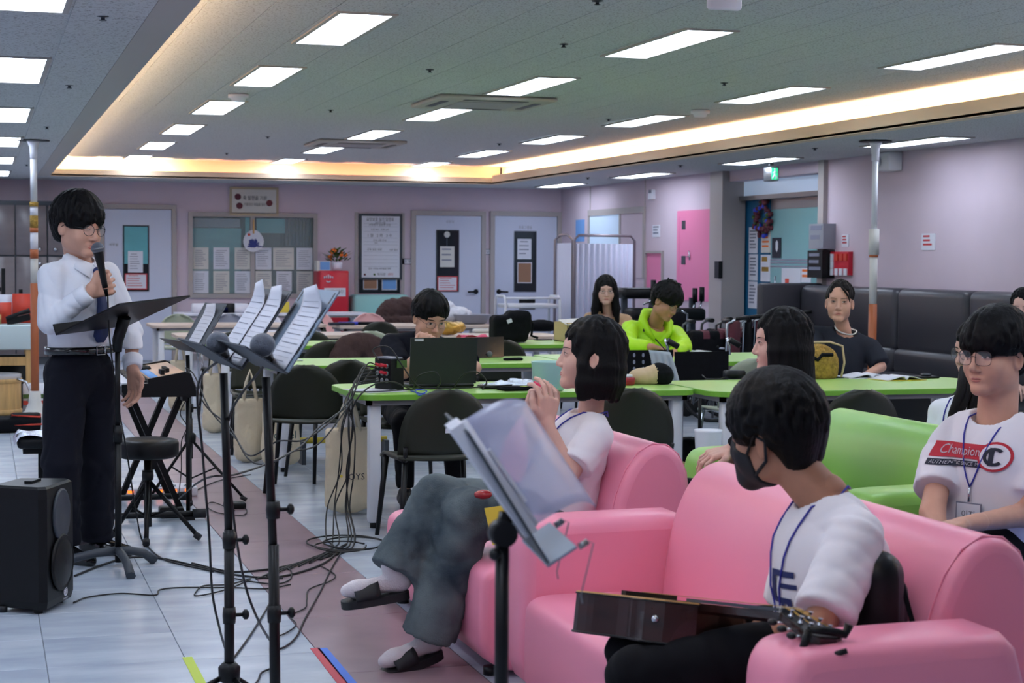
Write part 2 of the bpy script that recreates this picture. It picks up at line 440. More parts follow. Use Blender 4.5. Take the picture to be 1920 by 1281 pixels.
for k, y in enumerate((6.28, 9.43, 12.62, 15.73, 18.9, 22.0)):
    for c, x in enumerate((.057, -1.9, -3.9)):
        panel(x, y, ZC-.006, '%s ceiling light panel along the left edge, over the speaker side' % ordn[k] if c == 0 else 'ceiling light panel left of the view', None if c == 0 else 'ceiling light panels left of the view')
for k, y in enumerate((6.4, 9.55, 12.72, 15.85, 19.2, 22.3)):
    lab = ['', '', 'light panel on the low ceiling right behind the right-hand pole', 'light panel on the low ceiling above the entrance', 'light panel on the low ceiling above the folding screen window', 'light panel on the low ceiling in the far right corner'][k]
    panel(7.53, y, ZC-.006, lab or 'ceiling light panel right of the view', None if lab else 'ceiling light panels right of the view')
for y in (-1.4, 1.6, 4.4):
    for x in (-3.9, -1.9, .057, 7.53): panel(x, y-.3, ZC-.006, 'ceiling light panel behind the camera', 'ceiling light panels behind the camera')
# ================================================================== people: smooth blended bodies sampled on a grid (surface nets)
class Field:
    def __init__(s, lo, hi, res):
        s.lo = np.asarray(lo, float); s.res = res
        s.n = np.ceil((np.asarray(hi, float)-s.lo)/res).astype(int)+1
        s.F = np.full(s.n, 1.0, np.float32)
        s.ax = [(s.lo[i]+res*np.arange(s.n[i])).astype(np.float32) for i in range(3)]
    def sub(s, lo, hi, pad):
        i0 = np.maximum(0, np.floor((np.asarray(lo)-pad-s.lo)/s.res).astype(int)); i1 = np.minimum(s.n, np.ceil((np.asarray(hi)+pad-s.lo)/s.res).astype(int)+1)
        if np.any(i1 <= i0): return None, None
        sl = tuple(slice(i0[k], i1[k]) for k in range(3))
        return sl, (s.ax[0][sl[0]][:, None, None], s.ax[1][sl[1]][None, :, None], s.ax[2][sl[2]][None, None, :])
    def comb(s, sl, d, k, op):
        F = s.F[sl]
        if op == 'u':
            if k > 0: h = np.clip(.5+.5*(F-d)/k, 0, 1); s.F[sl] = F*(1-h)+d*h-k*h*(1-h)
            else: s.F[sl] = np.minimum(F, d)
        elif op == 's':
            if k > 0: h = np.clip(.5-.5*(F+d)/k, 0, 1); s.F[sl] = F*(1-h)-d*h+k*h*(1-h)
            else: s.F[sl] = np.maximum(F, -d)
    def cap(s, a, b, ra, rb=None, k=.02, op='u'):
        rb = ra if rb is None else rb
        a = np.asarray(a, float); b = np.asarray(b, float); r = max(ra, rb)
        sl, g = s.sub(np.minimum(a, b)-r, np.maximum(a, b)+r, k+3*s.res)
        if sl is None: return s
        ab = b-a; L = float(ab@ab)+1e-9
        a = [float(q) for q in a]; ab = [float(q) for q in ab]; ra = float(ra); rb = float(rb)
        px, py, pz = g[0]-a[0], g[1]-a[1], g[2]-a[2]
        t = np.clip((px*ab[0]+py*ab[1]+pz*ab[2])/L, 0, 1)
        d = np.sqrt((px-t*ab[0])**2+(py-t*ab[1])**2+(pz-t*ab[2])**2)-(ra+(rb-ra)*t)
        s.comb(sl, d.astype(np.float32), k, op); return s
    def chain(s, pts, rs, k=.02, op='u'):
        for i in range(len(pts)-1): s.cap(pts[i], pts[i+1], rs[i], rs[i+1], k, op)
        return s
    def ell(s, c, r, R=None, k=.02, op='u'):
        c = np.asarray(c, float); r = np.asarray(r, float)*np.ones(3); m = r.max()
        ext = r if R is None else np.ones(3)*m
        sl, g = s.sub(c-ext, c+ext, k+3*s.res)
        if sl is None: return s
        r = [float(q) for q in r]; R = None if R is None else [[float(q) for q in w_] for w_ in R]
        p = [g[i]-float(c[i]) for i in range(3)]
        if R is not None: p = [p[0]*R[i][0]+p[1]*R[i][1]+p[2]*R[i][2] for i in range(3)]
        k0 = np.sqrt((p[0]/r[0])**2+(p[1]/r[1])**2+(p[2]/r[2])**2)
        k1 = np.sqrt((p[0]/r[0]**2)**2+(p[1]/r[1]**2)**2+(p[2]/r[2]**2)**2)+1e-9
        s.comb(sl, (k0*(k0-1)/k1).astype(np.float32), k, op); return s
    def box(s, c, h, rr=.01, R=None, k=.01, op='u'):
        c = np.asarray(c, float); h = np.asarray(h, float); m = np.linalg.norm(h)+rr
        sl, g = s.sub(c-m, c+m, k+3*s.res)
        if sl is None: return s
        p = [g[i]-c[i] for i in range(3)]
        if R is not None: p = [p[0]*R[i][0]+p[1]*R[i][1]+p[2]*R[i][2] for i in range(3)]
        q = [np.abs(p[i])-(h[i]-rr) for i in range(3)]
        d = np.sqrt(np.maximum(q[0], 0)**2+np.maximum(q[1], 0)**2+np.maximum(q[2], 0)**2)+np.minimum(np.maximum(q[0], np.maximum(q[1], q[2])), 0)-rr
        s.comb(sl, d.astype(np.float32), k, op); return s
    def cone(s, a, b, ra, rb, k=.02, rr=.006, op='u'):
        """tapered tube with flat ends"""
        a = np.asarray(a, float); b = np.asarray(b, float); r = max(ra, rb)
        sl, g = s.sub(np.minimum(a, b)-r, np.maximum(a, b)+r, k+3*s.res)
        if sl is None: return s
        L = float(np.linalg.norm(b-a)); n = [float(q) for q in (b-a)/L]; a = [float(q) for q in a]; ra = float(ra); rb = float(rb)
        px, py, pz = g[0]-a[0], g[1]-a[1], g[2]-a[2]
        t = px*n[0]+py*n[1]+pz*n[2]
        rad = np.sqrt(np.maximum(px*px+py*py+pz*pz-t*t, 0))-(ra+(rb-ra)*np.clip(t/L, 0, 1))+rr
        axd = np.abs(t-L/2)-L/2+rr
        d = np.sqrt(np.maximum(rad, 0)**2+np.maximum(axd, 0)**2)+np.minimum(np.maximum(rad, axd), 0)-rr
        s.comb(sl, d.astype(np.float32), k, op); return s
    def plane(s, p, n, k=.004):
        """cut away everything on the side n points to"""
        n = unit(n); d = (s.ax[0][:, None, None]-p[0])*n[0]+(s.ax[1][None, :, None]-p[1])*n[1]+(s.ax[2][None, None, :]-p[2])*n[2]
        s.F = np.maximum(s.F, d.astype(np.float32)); return s
    def fn(s, f):
        s.F = s.F+f(s.ax[0][:, None, None], s.ax[1][None, :, None], s.ax[2][None, None, :]).astype(np.float32); return s
    def mesh(s):
        F = s.F.copy(); F[0], F[-1] = .5, .5; F[:, 0], F[:, -1] = .5, .5; F[:, :, 0], F[:, :, -1] = .5, .5
        I = F < 0; n = np.array(F.shape)-1
        cnt = np.zeros(n, np.int8)
        for dx in (0, 1):
            for dy in (0, 1):
                for dz in (0, 1): cnt += I[dx:n[0]+dx, dy:n[1]+dy, dz:n[2]+dz]
        act = (cnt > 0) & (cnt < 8)
        idx = np.argwhere(act)
        if len(idx) == 0: return np.zeros((0, 3)), np.zeros((0, 4), int)
        ids = np.full(n, -1, np.int64); ids[act] = np.arange(len(idx))
        acc = np.zeros((len(idx), 3)); num = np.zeros(len(idx))
        ix, iy, iz = idx.T
        for ax in range(3):
            o1, o2 = [k for k in range(3) if k != ax]
            for a in (0, 1):
                for b in (0, 1):
                    o = [0, 0, 0]; o[o1] = a; o[o2] = b
                    f0 = F[ix+o[0], iy+o[1], iz+o[2]]; e = list(o); e[ax] = 1
                    f1 = F[ix+e[0], iy+e[1], iz+e[2]]
                    c = (f0 < 0) != (f1 < 0); t = np.where(c, f0/(f0-f1+1e-20), 0)
                    p = np.zeros((len(idx), 3)); p[:, o1] = a; p[:, o2] = b; p[:, ax] = t
                    acc += p*c[:, None]; num += c
        V = s.lo+s.res*(idx+acc/num[:, None])
        faces = []
        for ax in range(3):
            o1, o2 = (ax+1) % 3, (ax+2) % 3
            sl0 = [slice(1, -1)]*3; sl0[ax] = slice(0, -1); sl1 = list(sl0); sl1[ax] = slice(1, None)
            A, B = I[tuple(sl0)], I[tuple(sl1)]
            for inside_first in (True, False):
                ed = np.argwhere(A & ~B if inside_first else ~A & B)
                if len(ed) == 0: continue
                base = ed+1; base[:, ax] -= 1
                def cell(d1, d2):
                    q = base.copy(); q[:, o1] += d1; q[:, o2] += d2; return ids[q[:, 0], q[:, 1], q[:, 2]]
                q = np.stack([cell(-1, -1), cell(0, -1), cell(0, 0), cell(-1, 0)], 1)
                faces.append(q if inside_first else q[:, ::-1])
        return V, np.concatenate(faces)
def np_mesh(name, parts, mats):
    """parts = [(verts, quads, material index or per-face array)] joined into one mesh"""
    vs, fs, ms = [], [], []; o = 0
    for v, f, mi in parts:
        if len(v) == 0: continue
        vs.append(v); fs.append(np.asarray(f)+o); ms.append(np.full(len(f), mi) if np.isscalar(mi) else mi); o += len(v)
    vs = np.concatenate(vs); fs = np.concatenate(fs); ms = np.concatenate(ms).astype(np.int32)
    me = bpy.data.meshes.new(name)
    me.vertices.add(len(vs)); me.vertices.foreach_set('co', vs.astype(np.float32).ravel())
    me.loops.add(fs.size); me.loops.foreach_set('vertex_index', fs.astype(np.int32).ravel())
    me.polygons.add(len(fs)); me.polygons.foreach_set('loop_start', np.arange(0, fs.size, 4, dtype=np.int32)); me.polygons.foreach_set('loop_total', np.full(len(fs), 4, np.int32))
    for mt in mats: me.materials.append(M(mt))
    me.polygons.foreach_set('material_index', ms); me.polygons.foreach_set('use_smooth', np.ones(len(fs), bool))
    me.update(calc_edges=True); me.validate(); return me
def smooth_v(V, Q, n=1, lam=.5):
    for _ in range(n):
        acc = np.zeros_like(V); c = np.zeros(len(V))
        for a, b in ((0, 1), (1, 2), (2, 3), (3, 0)):
            np.add.at(acc, Q[:, a], V[Q[:, b]]); np.add.at(acc, Q[:, b], V[Q[:, a]]); np.add.at(c, Q[:, a], 1); np.add.at(c, Q[:, b], 1)
        V = V*(1-lam)+lam*acc/np.maximum(c, 1)[:, None]
    return V
def wrinkle(seed, amp, wl):
    r = np.random.default_rng(seed); ks = []
    for _ in range(7):
        d = unit(r.normal(size=3)*(1, 1, .8)); ks.append(([float(q) for q in d*2*math.pi/(wl*r.uniform(.7, 1.9))], float(r.uniform(0, 6.28)), float(r.uniform(.4, 1))))
    def f(x, y, z):
        a = 0
        for k, ph, w_ in ks: a = a+w_*(1-np.abs(np.sin(.5*(k[0]*x+k[1]*y+k[2]*z)+ph+.9*np.sin(8*x-6*y+7*z+ph))))**7
        return amp*np.minimum(a, 1.6)
    return f
def rotm(fwd, up):
    """rows: person's left, forward, up"""
    f = unit(fwd); l = unit(np.cross(up, f)); u = np.cross(f, l)
    return np.array([l, f, u])
def hand_field(fl, wrist, d, nrm, side, curl=.5, sc=1.0, thumb=.6, spread=.12, curls=None):
    """adds a hand: d = direction wrist->knuckles, nrm = palm normal, side=+1 if the thumb lies on d x nrm"""
    d = unit(d); nrm = unit(nrm-d*np.dot(nrm, d)); t = np.cross(d, nrm)*side; wrist = np.asarray(wrist, float)
    L = .085*sc; w_ = .037*sc
    for i, x in enumerate((.95, .32, -.32, -.95)):
        kn = wrist+d*L*(1-.05*abs(i-1))+t*w_*x
        fl.cap(wrist+t*w_*x*.55, kn, .0155*sc, .0125*sc, k=.012)
        ln = (.043, .048, .044, .034)[i]*sc; r = (.0092, .0095, .009, .0078)[i]*sc
        p = kn; a = 0; dd = unit(d+t*spread*x)
        c = (curls[i] if curls else curl)
        for j, (fl_, cu) in enumerate(((1, .9), (.68, 1.15), (.52, .8))):
            a += c*cu*1.15; q = p+ln*fl_*(dd*math.cos(a)+nrm*math.sin(a))
            fl.cap(p, q, r*(1-.07*j), r*(.93-.07*j), k=.004); p = q
    b0 = wrist+d*L*.25+t*w_*.8; b1 = b0+(d*.62+t*.75+nrm*.25*thumb)*.040*sc; b2 = b1+(d*.85+t*(.45-.5*thumb)+nrm*.5*thumb)*.033*sc; b3 = b2+(d*.9+t*(.1-.4*thumb)+nrm*.5*thumb)*.026*sc
    fl.chain([b0, b1, b2, b3], [.016*sc, .0125*sc, .0105*sc, .0085*sc], k=.007)
def hand_mesh(wrist, elbow, d, nrm, side, res=.0036, rw=.026, re=.04, frac=.75, **k):
    wrist = np.asarray(wrist, float); elbow = np.asarray(elbow, float)
    e2 = wrist+(elbow-wrist)*frac
    lo = np.minimum(wrist-.2, e2-.06); hi = np.maximum(wrist+.2, e2+.06)
    f = Field(np.maximum(lo, wrist-.23), np.minimum(hi, wrist+.23), res)
    hand_field(f, wrist, d, nrm, side, **k)
    f.cap(e2, wrist, rw+(re-rw)*frac, rw, k=.014)
    V, Q = f.mesh(); return V, Q, 0
# ---- head in its own axes: x person's left, y forward, z up; 0 between the ears at eye height
def head_mesh(C, R, neck_base, sc=1.0, fem=False, res=.0045, fat=0.0, neck_r=.056, mouth_open=0, ear=.076, mask=False):
    nb = R@(np.asarray(neck_base)-C)
    f = Field((-.115*sc, -.15*sc, min(-.2*sc, nb[2]-.05)), (.115*sc, .14*sc, .14*sc), res)
    lo = np.minimum(f.lo, nb-.09); hi = np.maximum(f.lo+f.res*(f.n-1), nb+.09); hi[2] = .14*sc
    f = Field(lo, hi, res)
    s_ = sc; jw = (.046 if fem else .052)+fat*.5
    f.ell((0, -.014*s_, .034*s_), np.array((.074, .094, .082))*s_, k=.02)
    f.ell((0, .026*s_, -.025*s_), np.array((.062+fat*.6, .066, .08))*s_, k=.03)
    f.ell((0, .034*s_, -.072*s_), np.array((jw, .05, .038+fat*.3))*s_, k=.03)
    f.cap((-.012*s_, .07*s_, -.1*s_), (.012*s_, .07*s_, -.1*s_), .017*s_, k=.022)
    for sg in (-1, 1):
        f.ell((sg*.036*s_, .052*s_, -.034*s_), np.array((.03+fat*.5, .03, .032))*s_, k=.022)
        f.ell((sg*(.042 if fem else .049)*s_, .0, -.062*s_), np.array((.018, .03, .03))*s_, k=.03)
    f.cap((-.034*s_, .0765*s_, .024*s_), (.034*s_, .0765*s_, .024*s_), .011*s_, k=.025)
    f.ell((0, .048*s_, .05*s_), np.array((.05, .038, .04))*s_, k=.03)
    for sg in (-1, 1):
        f.ell((sg*.032*s_, .104*s_, .003*s_), np.array((.019, .015, .012))*s_, k=.012, op='s')
        f.ell((sg*.032*s_, .079*s_, .002*s_), np.array((.0145, .0115, .0105))*s_, k=.006)
    n_l = .1035 if fem else .107
    f.cap((0, .088*s_, .006*s_), (0, n_l*s_, -.034*s_), .0075*s_, .0115*s_, k=.014)
    for sg in (-1, 1): f.ell((sg*.0120*s_, .095*s_, -.0395*s_), np.array((.008, .010, .007))*s_, k=.006)
    f.cap((-.018*s_, .083*s_, -.067*s_), (.018*s_, .083*s_, -.067*s_), .007*s_, k=.012)
    f.cap((-.011*s_, .0885*s_, -.0635*s_), (.011*s_, .0885*s_, -.0635*s_), .0052*s_, k=.006)
    f.cap((-.011*s_, .0868*s_, -.0735*s_), (.011*s_, .0868*s_, -.0735*s_), .0060*s_, k=.006)
    f.ell((0, .0975*s_, -.0685*s_), np.array((.019, .008, .0018+mouth_open))*s_, k=.003, op='s')
    f.cap((-.008*s_, .076*s_, -.098*s_), (.008*s_, .076*s_, -.098*s_), .0165*s_, k=.014)
    for sg in (-1, 1):
        Re = np.array([[math.cos(.35*sg), math.sin(.35*sg), 0], [-math.sin(.35*sg), math.cos(.35*sg), 0], [0, 0, 1]])
        if mask: continue
        f.ell((sg*ear*s_, -.012*s_, -.012*s_), np.array((.009, .019, .031))*s_, R=Re, k=.006)
        f.ell((sg*(ear+.008)*s_, -.006*s_, -.01*s_), np.array((.0085, .0115, .021))*s_, R=Re, k=.003, op='s')
    if mask:      # a shell over nose, mouth and chin
        f.cap((0, .085*s_, -.02*s_), (0, .088*s_, -.09*s_), .018*s_, .02*s_, k=.03)
        f.F -= .006; f.plane((0, .1*s_, -.004*s_), (0, -.42, 1)); f.plane((0, .026*s_, -.05*s_), (0, -1, .25))
        V, Q = f.mesh(); return C+smooth_v(V, Q, 2)@R, Q[:, ::-1], 0
    f.cap((0, -.022*s_, -.055*s_), nb, neck_r*.98, neck_r*1.06, k=.022)
    V, Q = f.mesh()
    c = V[Q].mean(1)/s_
    mi = np.zeros(len(Q), int)
    lip = (np.abs(c[:, 0]) < .021) & (c[:, 2] > -.0795+.3*np.abs(c[:, 0])) & (c[:, 2] < -.0595-.25*np.abs(c[:, 0])) & (c[:, 1] > .075)
    return C+V@R, Q[:, ::-1], mi
def eye_parts(C, R, sc, root, head, look=0.0, closed=False, brow='hair_black', thin=False, lips='lips', mouth=0):
    from mathutils.bvhtree import BVHTree
    tree = BVHTree.FromPolygons(head[0].tolist(), head[1].tolist())
    def S(x, z, up):       # a point on the face
        p = C+(np.array((x, .16, z))*sc)@R; d = -R[1]; h = tree.ray_cast(Vector(p), Vector(d), .2)
        return (np.array(h[0]) if h[0] is not None else C+(np.array((x, .09, z))*sc)@R)+R[1]*up*sc
    for sg in (-1, 1):
        e = MB(); cx = sg*.032; xs = np.linspace(-.0145, .0145, 9)
        zu = [.0022+.0056*(1-(x/.0145)**2)*(.3 if closed else 1)+.0012*sg*x/.0145 for x in xs]; zl = [.0016-.0040*(1-(x/.0145)**2)*(.1 if closed else 1)+.0012*sg*x/.0145 for x in xs]
        U, L = [S(cx+x, z, .0006) for x, z in zip(xs, zu)], [S(cx+x, z, .0006) for x, z in zip(xs, zl)]
        e.add(U+L, [(i, i+1, 10+i, 9+i) for i in range(8)], 0, True)
        if not closed:
            n = 14; ring = [S(cx+look+.0066*math.cos(a), min(.0070, max(-.0022, .0026+.0066*math.sin(a))), .0013) for a in np.linspace(0, 2*math.pi, n, endpoint=False)]
            e.add([S(cx+look, .0024, .0018)]+ring, [(0, 1+i, 1+(i+1) % n) for i in range(n)], 1, True)
        e.tube([p+R[1]*.0006 for p in U], [.0006*sc]+[.0011*sc]*7+[.0006*sc], 5, 2)
        wb(e, 'eye', ['eye_white', 'eye_dark', brow], root)
        b_ = MB(); xb = np.linspace(-.02, .02, 8); k = .75 if thin else 1
        b_.tube([S(cx+x, .0205+.0035*(1-((x-.004*sg)/.022)**2), .0004) for x in xb], [q*k*sc for q in (.0012, .0020, .0025, .0027, .0026, .0023, .0018, .0010)], 6); wb(b_, 'eyebrow', brow, root)
    m = MB(); xl = np.linspace(-.0205, .0205, 9)
    m.tube([S(x, -.0640-mouth*.2-.0012*math.exp(-(x/.004)**2)-6*x*x, -.0012) for x in xl], [q*sc for q in (.0008, .0022, .0031, .0034, .0031, .0034, .0031, .0022, .0008)], 8)
    m.tube([S(x, -.0728-mouth+8*x*x, -.0014) for x in xl], [q*sc for q in (.0008, .0024, .0036, .0042, .0044, .0042, .0036, .0024, .0008)], 8); wb(m, 'lips', lips, root)
def glasses(P, mt='glasses_dark', shape='round', lens=.0235, hz=.021, thick=.0011):
    """spectacles worn on the face: a part of the person, lenses its sub-parts"""
    C, R, sc, root = P['hc'], P['R'], P['sc'], P['root']
    T = lambda p: C+(np.asarray(p)*sc)@R
    b = MB(); rings = []
    for sg in (-1, 1):
        n = 20; ring = []
        for a in np.linspace(0, 2*math.pi, n, endpoint=False):
            ca, sa = math.cos(a), math.sin(a)
            if shape == 'square': ca = math.copysign(abs(ca)**.6, ca); sa = math.copysign(abs(sa)**.6, sa)
            x = sg*.034+lens*ca; ring.append(T((x, .1045-.22*max(0, abs(x)-.02), -.002+hz*sa)))
        b.tube(ring, thick, 6, closed=True); rings.append(ring)
        x = sg*(.034+lens); b.tube([T((x, .1045-.22*(abs(x)-.02), .004)), T((sg*.069, .075, .006)), T((sg*.078, 0, .004)), T((sg*.08, -.025, -.012))], thick*1.15, 6)
    b.tube([T((-.0115, .1045, .001)), T((0, .109, .005)), T((.0115, .1045, .001))], thick, 6)
    fr = wb(b, 'eyeglasses', mt, root)
    for ring in rings: wb(MB().add(ring, [tuple(range(20))]), 'lens', 'lens_glass', fr)
def hair_mesh(C, R, sc, style, seed=1, res=.005):
    """style: dict(fringe z, side z, back z, vol, length for long hair ...)"""
    r_ = np.random.default_rng(seed); vol = style.get('vol', .014); Lg = style.get('long', 0)
    zlo = -.14-(Lg if Lg else 0)
    f = Field((-.15*sc, -.17*sc, zlo*sc), (.15*sc, .15*sc, .17*sc), res)
    f.ell((0, -.016*sc, .034*sc), np.array((.074+vol, .095+vol, .084+vol*1.2))*sc, k=.0)
    if style.get('top'): f.ell((0, -.005*sc, .09*sc), np.array((.066, .078, .05+style['top']))*sc, k=.03)
    bz = style.get('back', -.075)
    f.cap((-.03*sc, -.075*sc, 0), (-.026*sc, -.07*sc, (bz+.035)*sc), .04*sc, .032*sc, k=.03); f.cap((.03*sc, -.075*sc, 0), (.026*sc, -.07*sc, (bz+.035)*sc), .04*sc, .032*sc, k=.03)
    # open the face
    fz = style.get('fringe', .03)
    f.ell((0, .13*sc, (fz-.105)*sc), np.array((style.get('fw', .066), .085, .105))*sc, k=.012, op='s')
    f.box((0, .085*sc, -.12*sc), np.array((.12, .105, .12+fz-.045))*sc, rr=.03*sc, k=.015, op='s') if not Lg else f.box((0, .09*sc, -.12*sc-Lg*.5*sc), np.array((style.get('fw', .066), .1, .12+fz-.045+Lg*.5))*sc, rr=.03*sc, k=.015, op='s')
    sz = style.get('side', -.01)
    if not Lg:
        f.box((0, .02*sc, (sz-.2)*sc), np.array((.2, .055, .2))*sc, rr=.01*sc, k=.02, op='s')
        f.box((0, -.02*sc, (bz-.2)*sc), np.array((.2, .2, .2))*sc, rr=.01*sc, k=.015, op='s')
        for sg in (-1, 1): f.ell((sg*.088*sc, -.008*sc, -.014*sc), np.array((.02, .022, .032))*sc, k=.008, op='s')
    else:
        for k in range(-9, 10):                                   # curtain of hair round the back and sides
            a = k/9*style.get('wrap', 2.15)
            x, y = math.sin(a)*.078, -.016-math.cos(a)*.085
            zz = -.07-Lg*(.8+.2*r_.random())
            fl_ = style.get('flare', .0); tk = style.get('thick', .024)
            mid = np.array((x*1.08, y*1.03, -.03)); end = np.array((x*(1.05+fl_), y*(1.0+fl_*.6)-style.get('drop', 0), zz))
            f.chain([np.array((x*.85, y*.85, .06))*sc, mid*sc, (mid*.45+end*.55+np.array((r_.normal()*.004, 0, 0)))*sc, end*sc], [tk*sc, tk*sc, tk*.95*sc, tk*.5*sc], k=.012)
        if style.get('ear'):
            sg = style['ear']; f.ell((sg*.104*sc, -.008*sc, -.012*sc), np.array((.022, .014, .025))*sc, k=.012, op='s')
    # locks: strands from the crown outwards
    nl = style.get('locks', 46); ll = style.get('lock_len', 1.0); pr_ = style.get('part', 0)
    for i in range(nl):
        az = r_.uniform(-math.pi, math.pi); el0 = r_.uniform(.9, 1.35); 
        front = abs(az) < 1.0
        lim = fz+.006*r_.normal()-.002 if front else (sz+.02*r_.random() if abs(az) < 1.9 else bz+.02+.03*r_.random())
        if Lg and not front: lim = -.03
        pts = []; rs = []
        for t in np.linspace(0, 1, 6):
            th = (1.35-el0)+t*1.45
            th = min(th, 2.2)
            z = .034+(.084+vol*1.1)*math.cos(th); rr = (.076+vol)*math.sin(th)
            a2 = az+.35*t*r_.normal()*.4+pr_*(1-t)*.5
            if z < lim: break
            pts.append(np.array((math.sin(a2)*rr, -.016+math.cos(a2)*(rr+.02*math.sin(th)), z))*sc); rs.append((.0105*(1-.62*t)+.002)*sc)
        if len(pts) > 1: f.chain(pts, rs, k=.006)
        if style.get('spiky') and pts:
            p = pts[0]; d = unit(p-np.array((0, -.016, .0))*sc); f.cap(p, p+d*r_.uniform(.012, style['spiky'])*sc+np.array((r_.normal(), r_.normal(), 0))*.006, .011*sc, .004*sc, k=.006)
    def rid(x, y, z):
        a = np.arctan2(x, y+.016*sc)
        return .0016*sc*np.sin(a*26+14*np.sin(a*3+seed)+z*22/sc)
    f.fn(rid)
    V, Q = f.mesh(); V = smooth_v(V, Q, 1, .4)
    if style.get('bend'): V = style['bend'](V)
    return C+V@R, Q[:, ::-1], 0
mat('skin', (206, 158, 136), .5, var=(14, .08), spec=.35)
mat('skin_tan', (178, 128, 104), .5, var=(14, .08), spec=.35)
mat('skin_fair', (214, 172, 156), .5, var=(14, .06), spec=.35)
mat('lips', (182, 112, 104), .42)
mat('lips_pale', (184, 118, 106), .45)
mat('eye_white', (212, 206, 204), .3)
mat('eye_dark', (26, 19, 17), .15)
def hair_mat(name, rgb):
    mt = mat(name, rgb, .55, spec=.16); nt = mt.node_tree; b = nt.nodes['Principled BSDF']
    g = nt.nodes.new('ShaderNodeTexCoord'); mp = nt.nodes.new('ShaderNodeMapping'); mp.inputs['Scale'].default_value = (230, 230, 26)
    n = nt.nodes.new('ShaderNodeTexNoise'); n.inputs['Scale'].default_value = 1; n.inputs['Detail'].default_value = 3
    bp = nt.nodes.new('ShaderNodeBump'); bp.inputs['Strength'].default_value = .4; bp.inputs['Distance'].default_value = .004
    nt.links.new(g.outputs['Object'], mp.inputs[0]); nt.links.new(mp.outputs[0], n.inputs['Vector']); nt.links.new(n.outputs['Fac'], bp.inputs['Height']); nt.links.new(bp.outputs[0], b.inputs['Normal'])
hair_mat('hair_black', (9, 8, 10)); hair_mat('hair_brown', (18, 13, 12))
mat('glasses_dark', (22, 22, 26), .3)
mat('glasses_thin', (66, 52, 56), .3, metal=.6)
mat('lens_glass', (225, 232, 240), .03, alpha=.10)
mat('shirt_white', (226, 229, 238), .8, bump=(9, .06), sheen=.1)
mat('tee_white', (232, 228, 234), .85, bump=(9, .06), sheen=.1)
mat('navy_trouser', (12, 14, 26), .85, spec=.25, bump=(12, .05))
mat('jeans', (104, 114, 116), .9, var=(4.5, .5, (48, 60, 70)), bump=(240, .25), spec=.2)
mat('black_trouser', (13, 13, 18), .88, spec=.2, bump=(12, .05))
mat('navy_tie', (24, 42, 92), .6, bump=(300, .2))
mat('leather_black', (12, 12, 13), .18, coat=.5)
mat('sock_white', (222, 216, 220), .9, bump=(200, .3))
mat('rubber_black', (26, 27, 31), .6)
mat('polo_navy', (17, 19, 30), .88, spec=.2, bump=(12, .05))
mat('tee_charcoal', (40, 43, 52), .88, spec=.2, bump=(12, .05))
mat('beige_knit', (196, 160, 126), .9, bump=(160, .3))
mat('neon_jacket', (176, 226, 22), .55, bump=(16, .1))
mat('lanyard_blue', (40, 44, 150), .6)
LR = ('L', 'R')
